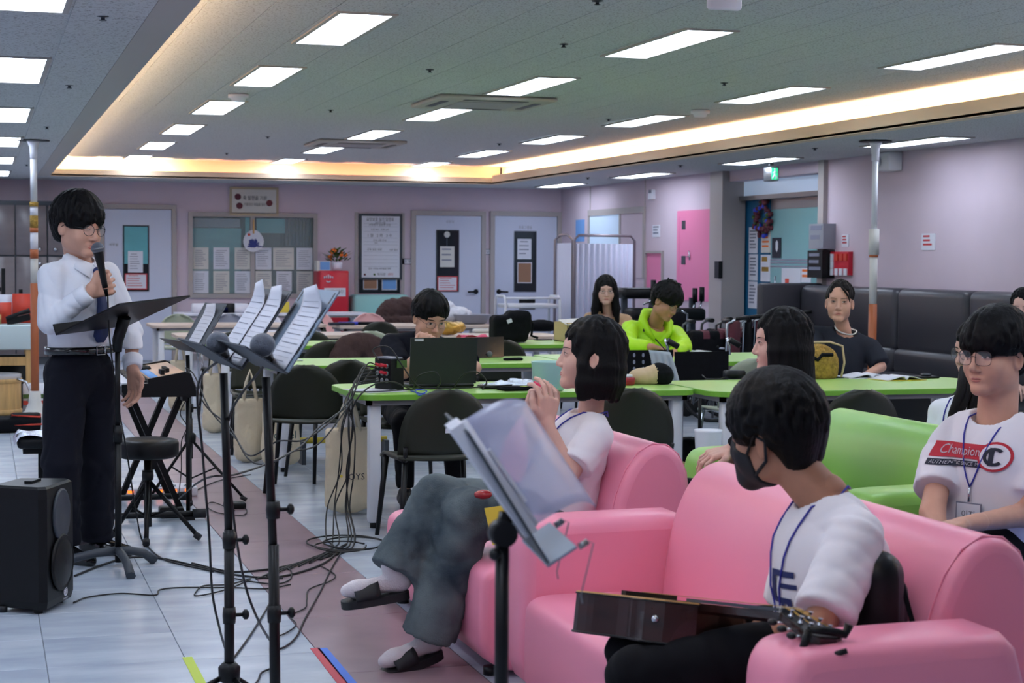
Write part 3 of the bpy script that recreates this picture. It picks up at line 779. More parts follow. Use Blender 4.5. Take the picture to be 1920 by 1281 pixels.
def person(name, label, pelvis, neck, bf, hc, hf, hu=(0, 0, 1), el=None, wr=None, kn=None, an=None, skin='skin', lips='lips', fem=False, hsc=1.0, fat=0.0,
           top='tee_white', sleeve=.62, tl=1.0, hem=None, neckcut=.066, bottom='black_trouser', leg_r=(.085, .066, .055), leg_end=1.0, hair=None, hair_mat_='hair_black', hand=None, res=.009,
           eyes=True, closed=False, shoes=True, sw=None, seed=1, mouth=0, look=0, wr_amp=.004, arms='LR', neck_r=None, cut=None, thin=False, hires=.0045, ear=.076):
    pelvis, neck, hc = (np.asarray(q, float) for q in (pelvis, neck, hc))
    B = rotm(bf, neck-pelvis) if abs(unit(bf)@unit(neck-pelvis)) < .95 else rotm(bf, (0, 0, 1))
    u = unit(neck-pelvis); l = unit(np.cross(u, unit(bf))); f_ = np.cross(l, u); B = np.array([l, f_, u])
    sw = sw or (.152 if fem else .175)
    sh = {'L': neck+l*sw-u*.085, 'R': neck-l*sw-u*.085}; hip = {'L': pelvis+l*.085, 'R': pelvis-l*.085}
    root = thing(name, label, 'person', (pelvis[0], pelvis[1], 0))
    if kn is None:
        kn = {q: pelvis+f_*.42+l*(.1 if q == 'L' else -.1)-V3(0, 0, .02) for q in LR}
        an = {q: np.array((kn[q][0], kn[q][1], .09))+f_*.03 for q in LR}
    hand = dict(hand or {})
    for q in LR:
        if q not in hand and wr: hand[q] = dict(d=unit(wr[q]-el[q]), nrm=V3(0, 0, -1)+f_*.1, side=(1 if q == 'R' else -1)*(1 if True else 1), curl=.4, frac=.3, res=.006)
    kf = .88 if fem else 1.0; neck_r = neck_r or (.045 if fem else .057)
    R = rotm(hf, hu)
    # skin: head + neck, trunk and limbs, hands - one mesh
    parts = [head_mesh(hc, R, neck-u*.03, hsc, fem, hires, fat, neck_r, mouth, ear)]
    pts = [pelvis, neck]+[q for d in (el, wr) if d for q in d.values()]+([q for d in (kn, an) if d for q in d.values()])
    lo, hi = np.min(pts, 0)-.2, np.max(pts, 0)+.12
    fb = Field(lo, hi, .013)
    fb.cap(neck-u*.14, pelvis+u*.05, .085*kf, .085*kf, k=.03); fb.cap(sh['L']-l*.03, sh['R']+l*.03, .045, .045, k=.04); fb.cap(neck, neck-u*.1, neck_r*.9, .07*kf, k=.04)
    for s in arms:
        fb.cap(sh[s], el[s], .044*kf, .038*kf+fat*.4, k=.02); fb.cap(el[s], wr[s], .038*kf+fat*.4, .026*kf, k=.015)
    if kn:
        for s in LR: fb.cap(hip[s], kn[s], .065, .05, k=.03); fb.cap(kn[s], an[s], .048, .034, k=.02)
    V, Q = fb.mesh(); parts.append((smooth_v(V, Q, 2), Q, 0))
    if hand:
        for s in hand: parts.append(hand_mesh(wr[s], el[s], rw=.026*kf, re=.038*kf+fat*.4, **hand[s]))
    me = np_mesh('body', parts, [skin, lips]); ob = bpy.data.objects.new('body', me); COL.objects.link(ob); ob.parent = root; ob.location = -off(root)
    # top
    lo2 = np.min([pelvis, neck]+list(el.values())+list(wr.values()), 0)-.17; hi2 = np.max([pelvis, neck]+list(el.values())+list(wr.values()), 0)+.13
    ft = Field(lo2, hi2, res)
    q = tl
    ft.ell(neck-u*.19+f_*.012, np.array((.158*kf*q, .112*q*kf, .19)), R=B, k=.0)
    ft.ell(neck+(pelvis-neck)*.6, np.array((.145*kf*q+fat, .112*q*kf+fat, .19)), R=B, k=.06)
    ft.ell(pelvis+u*.06, np.array((.16*q+fat*.5, .122*q, .13)), R=B, k=.06)
    if fem: 
        for sg in (-1, 1): ft.ell(neck-u*.24+f_*.075+l*sg*.062, (.055, .05, .055), k=.05)
    ft.cap(neck-u*.045+l*.03, sh['L']-u*.002, .048*q, .055*q, k=.04); ft.cap(neck-u*.045-l*.03, sh['R']-u*.002, .048*q, .055*q, k=.04)
    for s in arms:
        if sleeve <= 1: 
            e = sh[s]+(el[s]-sh[s])*sleeve
            ft.cone(sh[s]+(sh[s]-el[s])*.02, e, .062*q*kf, .066*q*kf, k=.014)
        else:
            ft.cap(sh[s], el[s], .06*q*kf, .054*q*kf, k=.016)
            e = el[s]+(wr[s]-el[s])*(sleeve-1); ft.cone(el[s], e, .054*q*kf, .042*q*kf, k=.012)
    if wr_amp: ft.fn(wrinkle(seed, wr_amp*.95, .26))
    ft.cap(neck-u*.0+f_*.018, hc-R[2]*.03, neckcut, neckcut, k=.006, op='s')
    if hem is not None: ft.plane(pelvis+u*hem, -u)
    if cut: cut(ft)
    V, Q = ft.mesh(); V = smooth_v(V, Q, 1, .4)
    me = np_mesh('top', [(V, Q, 0)], [top]); ob = bpy.data.objects.new('shirt', me); COL.objects.link(ob); ob.parent = root; ob.location = -off(root)
    # trousers
    if kn:
        pts = [pelvis]+list(kn.values())+list(an.values())
        fp = Field(np.min(pts, 0)-.19, np.max(pts, 0)+.19, res+.001)
        fp.ell(pelvis+u*.03, (.158+fat*.5, .118, .12), R=B, k=0)
        for s in LR:
            fp.cap(hip[s], kn[s], leg_r[0], leg_r[1], k=.04); fp.cone(kn[s], kn[s]+(an[s]-kn[s])*leg_end, leg_r[1], leg_r[2], k=.03); fp.cap(kn[s], kn[s], leg_r[1], k=.02)
        fp.fn(wrinkle(seed+5, .009, .26))
        if hem is not None: fp.plane(pelvis+u*(hem+.02), u)
        V, Q = fp.mesh(); V = smooth_v(V, Q, 1, .4)
        me = np_mesh('trousers', [(V, Q, 0)], [bottom]); ob = bpy.data.objects.new('trousers', me); COL.objects.link(ob); ob.parent = root; ob.location = -off(root)
        if shoes:
            for s in LR: shoe(None, np.array((an[s][0], an[s][1], .08)), np.array((an[s][0], an[s][1], 0))+unit((f_[0], f_[1], 0))*.2, 'rubber_black', root)
    if hair:
        hs = hair if isinstance(hair, list) else [hair]
        me = np_mesh('hair', [hair_mesh(hc, R, hsc, h, seed+11+i) if isinstance(h, dict) else h(hc, R, hsc) for i, h in enumerate(hs)], [hair_mat_]); ob = bpy.data.objects.new('hair', me); COL.objects.link(ob); ob.parent = root; ob.location = -off(root)
    if eyes: eye_parts(hc, R, hsc, root, parts[0], look, closed, hair_mat_, thin, lips, mouth)
    return dict(root=root, R=R, hc=hc, B=B, sh=sh, neck=neck, u=u, l=l, f=f_, hip=hip, sc=hsc)
def shoe(P_, ankle, toe, mt, root, name='shoe', w=.045, h=.05, sole=None):
    ankle = np.asarray(ankle, float); toe = np.asarray(toe, float); g = min(toe[2], ankle[2])
    d = unit((toe-ankle)*(1, 1, 0)); f = Field(np.minimum(ankle, toe)-.12, np.maximum(ankle, toe)+.1, .006)
    heel = ankle-d*.05
    f.cap((*heel[:2], g+.035), (*(heel+d*.1)[:2], g+.04), .036, .04, k=.02); f.cap((*(heel+d*.1)[:2], g+.036), (*(toe-d*.03)[:2], g+.022), .042, .03, k=.02); f.cap(ankle, (*heel[:2], g+.05), .04, .036, k=.02)
    f.plane((0, 0, g), (0, 0, -1))
    V, Q = f.mesh(); me = np_mesh(name, [(V, Q, 0)], [mt]); ob = bpy.data.objects.new(name, me); COL.objects.link(ob); ob.parent = root; ob.location = -off(root); return ob
# ================================================================== materials of the things
mat('mic_mesh', (104, 110, 122), .45, metal=.6, bump=(500, .6))
mat('pink_deep', (206, 30, 84), .45)
mat('pink_leather', (240, 146, 172), .36, bump=(300, .05), spec=.45)
mat('green_leather', (140, 196, 90), .36, bump=(300, .05), spec=.45)
mat('blue_leather', (70, 130, 210), .4)
mat('grey_leather', (54, 53, 60), .36, bump=(200, .06))
mat('green_top', (172, 216, 116), .28, spec=.5)
mat('green_edge', (118, 178, 58), .4)
mat('beige_top', (200, 182, 168), .4)
mat('olive_plastic', (34, 36, 25), .45, spec=.35)
mat('olive_pale', (150, 158, 138), .4)
mat('white_plastic', (226, 226, 236), .35)
mat('pink_plastic', (222, 172, 170), .4)
mat('grey_plastic', (136, 140, 156), .4)
mat('blue_plastic', (44, 66, 200), .35)
mat('canvas', (206, 194, 168), .9, bump=(120, .2))
mat('kraft', (196, 172, 122), .8)
mat('wood_light', (206, 166, 106), .5, var=(6, .2), stretch=(6, 6, .6))
mat('wood_orange', (176, 96, 54), .45)
mat('wood_dark', (48, 20, 13), .25, var=(5, .6, (24, 10, 7)), stretch=(2, 2, 9), coat=.25)
mat('spruce', (222, 172, 104), .35, var=(8, .1), stretch=(9, 1, 1), coat=.3)
mat('foil', (226, 232, 244), .22, metal=.9, bump=(40, .9))
mat('red_box', (196, 24, 48), .4)
mat('red_plain', (200, 60, 40), .5)
mat('teal_cloth', (150, 200, 198), .8)
mat('teal_door', (14, 96, 138), .4)
mat('glass_door', (128, 176, 178), .18, spec=.6)
mat('grey_box', (150, 154, 164), .4, metal=.3)
mat('tape_green', (190, 210, 80), .6)
mat('tape_red', (196, 70, 84), .6)
mat('tape_blue', (70, 120, 220), .6)
mat('brown_cloth', (66, 46, 44), .9, bump=(40, .3))
mat('tan_cloth', (196, 172, 140), .9)
mat('straw', (178, 142, 62), .8, bump=(90, .8), var=(40, .4))
mat('yellow', (222, 200, 70), .5)
mat('leaf', (66, 96, 40), .6); mat('flower_orange', (226, 112, 40), .6)
mat('screen_cloth', (206, 208, 226), .85)
mat('blueprint', (110, 160, 220), .5)
mat('photo_brown', (150, 110, 84), .5)
mat('exit_green', (40, 190, 130), .5, emit=((60, 230, 160), .7))
mat('led_orange', (255, 120, 40), .5, emit=((255, 110, 30), 2.5))
mat('plastic_clear', (214, 222, 236), .12, alpha=.45)
mat('folder_film', (198, 204, 236), .28, alpha=.6)
mat('stand_blue', (122, 140, 160), .45, metal=.3)
mat('stand_grey', (56, 62, 70), .5)
mat('bucket_white', (226, 230, 240), .4, alpha=.85)
mat('aqua_plastic', (170, 214, 208), .4)
mat('grey_cloth', (168, 178, 186), .9)
mat('red_jelly', (150, 26, 36), .25)
mat('cable_black', (14, 14, 16), .5)
mat('cable_blue', (40, 70, 190), .5)
mat('keyboard_beige', (214, 176, 148), .45)
mat('gold', (190, 150, 70), .35, metal=.6)
mat('fan_blue', (54, 64, 130), .7)
mat('maroon_dots', (96, 40, 52), .7)
mat('added_lamp_glow', (255, 255, 255), .5, emit=((215, 245, 250), 3.0))
mat('locker_grey', (112, 104, 106), .35, var=(3, .08), stretch=(1, 1, 5))
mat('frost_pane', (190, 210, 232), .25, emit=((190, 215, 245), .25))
mat('pink_paint', (228, 128, 168), .45)
mat('laptop_black', (34, 38, 40), .5)
mat('leaf_dark', (30, 78, 80), .7)
mat('screen_frame', (138, 128, 134), .35, metal=.5)
mat('desk_cloth', (196, 214, 216), .8)
mat('logo_red', (190, 36, 56), .7); mat('logo_navy', (24, 28, 48), .7); mat('print_navy', (34, 44, 98), .8)
# ================================================================== sofas
def loft_y(poly, y0, y1, r=.03, mi=0):
    """polygon in (x, z) swept along y with softly rounded ends"""
    P = np.array(poly, float)
    for _ in range(2): P = np.stack([P*.78+np.roll(P, -1, 0)*.22, P*.22+np.roll(P, -1, 0)*.78], 1).reshape(-1, 2)
    c = P.mean(0); m_ = MB(); rings = []
    n = len(P); nx = np.roll(P, -1, 0)-np.roll(P, 1, 0); nr = np.stack([nx[:, 1], -nx[:, 0]], 1); nr /= np.linalg.norm(nr, axis=1)[:, None]+1e-9
    if ((P-c)*nr).sum() < 0: nr = -nr
    prof = [(0, r), (r*.12, r*.5), (r*.45, r*.14), (r, 0)]
    for a, s in prof: rings.append((y0+a, s))
    for a, s in prof[::-1]: rings.append((y1-a, s))
    vs = [(p[0], y, p[1]) for y, s in rings for p in P-nr*s]
    fs = []
    for i in range(len(rings)-1):
        for k in range(n): fs.append((i*n+k, i*n+(k+1) % n, (i+1)*n+(k+1) % n, (i+1)*n+k))
    m_.add(vs, fs, mi, True); m_.add(vs[:n], [tuple(range(n-1, -1, -1))], mi); m_.add(vs[-n:], [tuple(range(n))], mi)
    return m_
def back_profile(x):   # x = front of the seat
    pts = [(.46, .012), (.46, .36), (.475, .50), (.50, .62), (.535, .705), (.58, .765), (.635, .795), (.69, .79), (.735, .755), (.765, .69), (.775, .60), (.775, .012)]
    return [(x+a, b) for a, b in pts]
def arm_profile(x):
    pts = [(0, .012), (0, .50), (.008, .56), (.035, .60), (.08, .615), (.42, .62), (.60, .62), (.60, .012)]
    return [(x+a, b) for a, b in pts]
def sofa(name, label, x, y0, y1, mt, near=False, far=False):
    t = thing(name, label, 'sofa', (x, (y0+y1)/2, 0))
    a0, a1 = (y0+.24 if near else y0), (y1-.22 if far else y1)
    seat = [(x, .012), (x, .33), (x+.012, .365), (x+.045, .385), (x+.1, .39), (x+.5, .385), (x+.5, .012)]
    wb(loft_y(seat, a0+.002, a1-.002, .03), 'seat', mt, t)
    wb(loft_y(back_profile(x), a0+.002, a1-.002, .035), 'backrest', mt, t)
    if near: wb(loft_y(arm_profile(x), y0, a0, .045), 'armrest', mt, t)
    if far: wb(loft_y(arm_profile(x), a1, y1, .045), 'armrest', mt, t)
    # piping along the end of the back
    for yy in ((a0,) if near or not far else (a0,)):
        m_ = MB(); m_.tube([(p[0], yy+.034, p[1]) for p in back_profile(x)[1:-1]], .003, 6); wb(m_, 'piping', mt, t)
    for dx in (.06, .7):
        for dy in (y0+.08, y1-.08): m_ = MB(); m_.cyl((x+dx, dy, 0), (x+dx, dy, .03), .025, 10); wb(m_, 'foot', 'black_plastic', t)
    return t
sofa('pink_sofa', 'pink leather sofa with two armrests in front, boy with guitar on it', 1.62, 3.32, 5.42, 'pink_leather', True, True)
sofa('pink_sofa', 'pink leather sofa without armrests under the bobbed girl', 1.62, 5.68, 7.15, 'pink_leather')
sofa('green_sofa', 'light green leather sofa with armrest behind the pink sofas', 2.98, 5.52, 7.2, 'green_leather', True, True)
t = thing('blue_bench', 'blue leather bench seat under the boy in the logo tee', 'seat', (3.3, 4.6, 0)); wb(MB().rbox((2.98, 4.1, .04), (3.62, 5.45, .40), .04), 'cushion', 'blue_leather', t)
m_ = MB()
for dx in (3.03, 3.56):
    for dy in (4.2, 5.35): m_.cyl((dx, dy, 0), (dx, dy, .05), .02, 8)
wb(m_, 'feet', 'black_plastic', t)
# ================================================================== tables
def rrect(x0, y0, x1, y1, r, n=6):
    out = []
    for cx, cy, a0 in ((x1-r, y0+r, -math.pi/2), (x1-r, y1-r, 0), (x0+r, y1-r, math.pi/2), (x0+r, y0+r, math.pi)):
        for k in range(n+1): a = a0+math.pi/2*k/n; out.append((cx+r*math.cos(a), cy+r*math.sin(a)))
    return out
def table(name, label, x0, y0, x1, y1, top, edge, z=.72, r=.1, group=None, leg='white_metal', lx=.1):
    t = thing(name, label, 'table', ((x0+x1)/2, (y0+y1)/2, 0), group=group)
    m_ = MB(); P = rrect(x0, y0, x1, y1, r); Pi = rrect(x0+.004, y0+.004, x1-.004, y1-.004, r); n = len(P)
    m_.add([(a, b, z) for a, b in Pi], [tuple(range(n))], 0)
    m_.add([(a, b, z) for a, b in Pi]+[(a, b, z-.003) for a, b in P]+[(a, b, z-.03) for a, b in P], [(i, (i+1) % n, n+(i+1) % n, n+i) for i in range(n)][0:0]+[(n+i, n+(i+1) % n, (i+1) % n, i) for i in range(n)]+[(2*n+i, 2*n+(i+1) % n, n+(i+1) % n, n+i) for i in range(n)], 1)
    m_.add([(a, b, z-.03) for a, b in P], [tuple(range(n-1, -1, -1))], 2)
    wb(m_, 'table_top', [top, edge, 'trim_grey'], t)
    ins = .05
    fr = MB(); fr.box((x0+ins, y0+ins, z-.06), (x1-ins, y0+ins+.03, z-.03)); fr.box((x0+ins, y1-ins-.03, z-.06), (x1-ins, y1-ins, z-.03)); fr.box((x0+ins, y0+ins, z-.06), (x0+ins+.03, y1-ins, z-.03)); fr.box((x1-ins-.03, y0+ins, z-.06), (x1-ins, y1-ins, z-.03))
    wb(fr, 'apron', 'trim_grey', t)
    for cx in (x0+lx, x1-lx):
        for cy in (y0+.1, y1-.1):
            lg = MB(); lg.rbox((cx-.032, cy-.032, .03), (cx+.032, cy+.032, z-.03), .006, 1); o = wb(lg, 'leg', leg, t)
            ft = MB(); ft.cyl((cx, cy, 0), (cx, cy, .032), .022, 10); wb(ft, 'foot', 'black_plastic', o)
    return t
table('green_table', 'green-topped table carrying the laptop', 1.90, 9.0, 3.83, 9.86, 'green_top', 'green_edge')
table('green_table', 'green-topped table in front of the charcoal-top woman', 3.85, 8.8, 5.8, 9.72, 'green_top', 'green_edge', r=.14)
table('green_table', 'green-topped table behind the laptop man, left half', 1.84, 11.55, 3.96, 12.42, 'green_top', 'green_edge')
table('green_table', 'green-topped table at which the neon-jacket man writes', 3.98, 11.48, 5.95, 12.62, 'green_top', 'green_edge')
table('green_table', 'far green-topped table on the left, third row back', 1.8, 14.2, 3.85, 15.05, 'green_top', 'green_edge')
table('green_table', 'far green-topped table carrying backpack and cardboard box', 3.87, 14.05, 5.75, 14.95, 'green_top', 'green_edge')
table('beige_table', 'beige-topped table behind the green rows, left one', 1.72, 16.1, 3.62, 16.9, 'beige_top', 'beige_top')
table('beige_table', 'beige-topped table in front of the white trolley', 3.7, 15.65, 5.3, 16.4, 'beige_top', 'beige_top')
table('beige_table', 'rearmost beige-topped table on the left near the window', 1.72, 18.7, 3.6, 19.5, 'beige_top', 'beige_top')
table('beige_table', 'rearmost beige-topped table in the middle before the red cabinet', 3.66, 18.3, 5.4, 19.1, 'beige_top', 'beige_top')
table('white_table', 'low white table along the back wall under the window', 2.4, 22.6, 4.9, 23.3, 'white_plastic', 'white_plastic', z=.72)
# ================================================================== shell chairs
def make_chair(name, shell, leg='black_metal', h=.79, wd=.48):
    """front of the chair looks along +y"""
    t = thing(name, 'chair', 'chair'); w_ = wd/2
    def back(a, b):
        x = (a-.5)*2; zb, zt = .455, h
        hw = w_*max(0, 1-(b*.985)**3.0)**.5
        return (x*max(hw, .02), -.2-.07*b+.055*x*x, zb+(zt-zb)*b)
    m_ = MB(); m_.sheet(back, 12, 12, .012); wb(m_, 'backrest', shell, t)
    def seat(a, b):
        x = (a-.5)*2; y = -.2+b*.42
        return (x*w_*(1-.12*max(0, b-.6)), y, .45-.012*(1-x*x)-.03*max(0, b-.82)*5)
    m_ = MB(); m_.sheet(seat, 10, 10, .014); wb(m_, 'seat', shell, t)
    m_ = MB(); m_.tube([(-w_*.9, -.21, .50), (-w_*.88, -.19, .43), (-w_*.86, .17, .428), (w_*.86, .17, .428), (w_*.88, -.19, .43), (w_*.9, -.21, .50)], .012, 6); wb(m_, 'seat_frame', leg, t)
    for sx in (-1, 1):
        for sy in (-1, 1):
            m_ = MB(); m_.tube([(sx*w_*.86, sy*.17, .44), (sx*w_*1.02, sy*.225-.01, 0)], [.017, .012], 8); wb(m_, 'leg', leg, t)
    return t
proto = {}
def chair(kind, x, y, rz, label, h=.78):
    mats_ = dict(olive='olive_plastic', pale='olive_pale', white='white_plastic', pink='pink_plastic', grey='grey_plastic', blue='blue_plastic')
    nm = dict(olive='olive_chair', pale='pale_green_chair', white='white_chair', pink='pink_chair', grey='grey_chair', blue='blue_chair')[kind]
    if kind not in proto:
        proto[kind] = make_chair(nm, mats_[kind], 'black_metal' if kind == 'olive' else 'chrome'); t = proto[kind]; t.location = (x, y, 0); t.rotation_euler = (0, 0, rz); t['label'] = label
        t['group'] = 'shell chairs round the tables'
    else: t = dup(proto[kind], (x, y, 0), rz, label, 'shell chairs round the tables')
    return t
ch1 = chair('olive', 2.22, 8.66, .05, 'dark olive chair with its back to us before the laptop table')
chair('olive', 2.2, 11.25, .25, 'dark olive chair behind the snake box with cables')
chair('olive', 3.2, 8.55, -.1, 'dark olive chair half hidden behind the bobbed girl')
chair('olive', 4.3, 8.2, .0, 'dark olive chair with rounded back over the green sofa, left of two')
chair('olive', 4.98, 8.42, .45, 'dark olive chair with rounded back over the green sofa, right of two')
chair('olive', 2.0, 12.9, math.pi-.1, 'dark olive chair facing us behind the second green row, under tote bags')
chair('olive', 1.95, 10.75, -.3, 'dark olive chair seen side-on behind the music stands')
chair('olive', 2.62, 13.75, .0, 'dark olive chair under the brown jacket at the third row')
chair('olive', 4.02, 13.75, .1, 'dark olive chair before the far green table, right of the laptop')
chair('olive', 2.82, 15.75, .0, 'dark olive chair in front of the beige table, left of the brown jacket')
chair('olive', 3.95, 17.9, .0, 'dark olive chair at the rear beige table below the red cabinet')
chair('olive', 2.15, 15.8, .1, 'dark olive chair in front of the beige table beside the small sheet stand')
chair('pale', 3.35, 15.6, .0, 'glassy pale green chair beside the brown jacket')
chair('olive', 3.62, 19.95, math.pi, 'olive chair farthest back below the framed picture', )
chair('pale', 2.15, 20.0, math.pi, 'pale green-grey chair at the rear left table')
chair('grey', 2.75, 20.1, math.pi, 'blue-grey chair at the rear left table')
chair('white', 3.25, 20.75, math.pi, 'white chair behind the music sheets at the rear')
chair('pink', 3.88, 20.75, math.pi, 'pink chair in front of the red cabinet, left one')
chair('pink', 4.42, 20.2, math.pi, 'pink chair in front of the red cabinet, right one')
chair('white', 5.0, 21.0, math.pi, 'white chair left of the dark bag at the teal sofa')
chair('white', 4.45, 17.3, .0, 'white chair with a brown cloth over it behind the laptop man')
chair('blue', 5.02, 17.0, .0, 'bright blue chair behind the beige table right of the laptop man')
chair('pale', 4.95, 10.9, .0, 'glassy pale green chair right of the black board')
chair('olive', 5.45, 10.75, math.pi, 'dark olive chair under the charcoal-top woman')
chair('olive', 2.5, 10.55, math.pi, 'dark olive chair under the laptop man')
chair('olive', 5.0, 13.2, math.pi, 'dark olive chair under the neon-jacket man')
chair('olive', 5.6, 15.75, math.pi, 'dark olive chair under the woman in beige knit')
chair('olive', 4.12, 6.55, math.pi/2+.3, 'dark olive chair under the girl in the white jacket')
t = thing('chair_label', 'small white printed sticker on the olive chair before the laptop', 'sticker', (2.5, 8.4, .6)); t.name = 'sticker'
# put on the back of the nearest chair
c = at(842, 808, 8.395); m_ = MB(); m_.obox(c, (1, 0, 0), (0, 1, .25), (0, -.25, 1), .018, .002, .012); wb(m_, 'paper', 'paper', t)
# ================================================================== grey booth bench along the right wall
t = thing('booth_bench', 'long grey leather booth bench with high segmented back along the right wall', 'bench', (7.9, 13.2, 0))
ys = [16.1, 15.15, 14.15, 12.95, 11.75, 10.6]
for k in range(5):
    y1, y0 = ys[k], ys[k+1]
    m_ = MB(); m_.rbox((7.93, y0+.01, .62), (8.2, y1-.01, 1.2), .07, 4); wb(m_, 'back_cushion', 'grey_leather', t)
    m_ = MB(); m_.rbox((7.90, y0+.01, .42), (8.2, y1-.01, .66), .06, 3); wb(m_, 'lower_cushion', 'grey_leather', t)
    m_ = MB(); m_.rbox((7.52, y0+.01, .30), (8.0, y1-.01, .45), .05, 3); wb(m_, 'seat_cushion', 'grey_leather', t)
m_ = MB(); m_.rbox((7.5, 16.1, 0), (8.22, 16.2, 1.22), .04, 3); wb(m_, 'end_panel', 'grey_leather', t)
m_ = MB(); m_.box((7.58, 10.6, 0), (8.2, 16.1, .3)); wb(m_, 'plinth', 'black_plastic', t)
# low teal sofa far back
t = thing('teal_sofa', 'pale teal sofa against the back wall behind the laptop man', 'sofa', (5.2, 23.7, 0))
x0, x1 = at(668, 580, 23.8)[0], at(778, 580, 23.8)[0]
wb(MB().rbox((x0, 23.3, .08), (x1, 24.3, .45), .06), 'seat', 'teal_cloth', t); wb(MB().rbox((x0, 24.05, .3), (x1, 24.42, .93), .07), 'backrest', 'teal_cloth', t)
for xa in (x0, x1-.14): wb(MB().rbox((xa-.02, 23.3, .06), (xa+.14, 24.35, .66), .05), 'armrest', 'teal_cloth', t)
m_ = MB()
for xa in (x0+.08, x1-.08):
    for ya in (23.4, 24.2): m_.cyl((xa, ya, 0), (xa, ya, .09), .03, 8)
wb(m_, 'feet', 'black_plastic', t)
# ================================================================== stands, instruments and sound gear at the front
def tripod(t, x, y, hub, r, feet, z0=.0, rod=.011, mt='black_metal', braces=True, name='leg'):
    for k, (dx, dy) in enumerate(feet):
        m_ = MB(); m_.tube([(x, y, hub), (x+dx*r, y+dy*r, .018)], rod, 8); o = wb(m_, name, mt, t)
        m_ = MB(); m_.tube([(x+dx*r*.93, y+dy*r*.93, .03), (x+dx*r*1.03, y+dy*r*1.03, .014)], rod*1.5, 8); wb(m_, 'rubber_foot', 'rubber_black', o)
        if braces: m_ = MB(); m_.tube([(x, y, hub*.35), (x+dx*r*.5, y+dy*r*.5, hub*.55)], rod*.6, 6); wb(m_, 'brace', mt, t)
ROT3 = lambda a: [(math.cos(a+2.0944*k), math.sin(a+2.0944*k)) for k in range(3)]
# ---- black conductor stand in front of the singer
t = thing('music_stand', 'black conductor music stand with wide desk in front of the singing man', 'music stand', (.6, 8.25, 0))
A = at(105, 627, 8.2); AD, AB = V3(.345, .30, .03), V3(.26, -.30, .145); nrm = unit(np.cross(AB, AD)); nrm = nrm*np.sign(nrm[2])
m_ = MB(); c = A+AD/2+AB/2; m_.obox(c, AD, AB, nrm, np.linalg.norm(AD)/2, np.linalg.norm(AB)/2, .004); wb(m_, 'desk', 'black_metal', t)
m_ = MB(); m_.obox(A+AD/2+nrm*.022, AD, unit(AB), nrm, np.linalg.norm(AD)/2, .003, .026); wb(m_, 'lip', 'black_metal', t)
m_ = MB(); m_.cyl((.6, 8.25, .02), (.6, 8.25, .60), .016, 12); m_.cyl((.6, 8.25, .58), (.6, 8.25, 1.07), .012, 12); wb(m_, 'pole', 'black_metal', t)
m_ = MB(); m_.tube([(.6, 8.25, 1.0), (.6, 8.25, 1.05), c-nrm*.01], [.02, .026, .03], 10); wb(m_, 'tilt_joint', 'black_plastic', t)
m_ = MB(); m_.cyl((.6, 8.25, .58), (.6, 8.25, .66), .022, 12); wb(m_, 'collar', 'black_plastic', t)
for dx, dy in ((.17, .03), (.03, -.34), (-.28, -.05)):
    m_ = MB(); d = V3(dx, dy, 0)
    m_.tube([V3(.6, 8.25, .075), V3(.6, 8.25, .07)+d*.35, V3(.6, 8.25, .055)+d*.7, V3(.6, 8.25, .012)+d], [.022, .02, .02, .022], 8); o = wb(m_, 'leg', 'stand_grey', t)
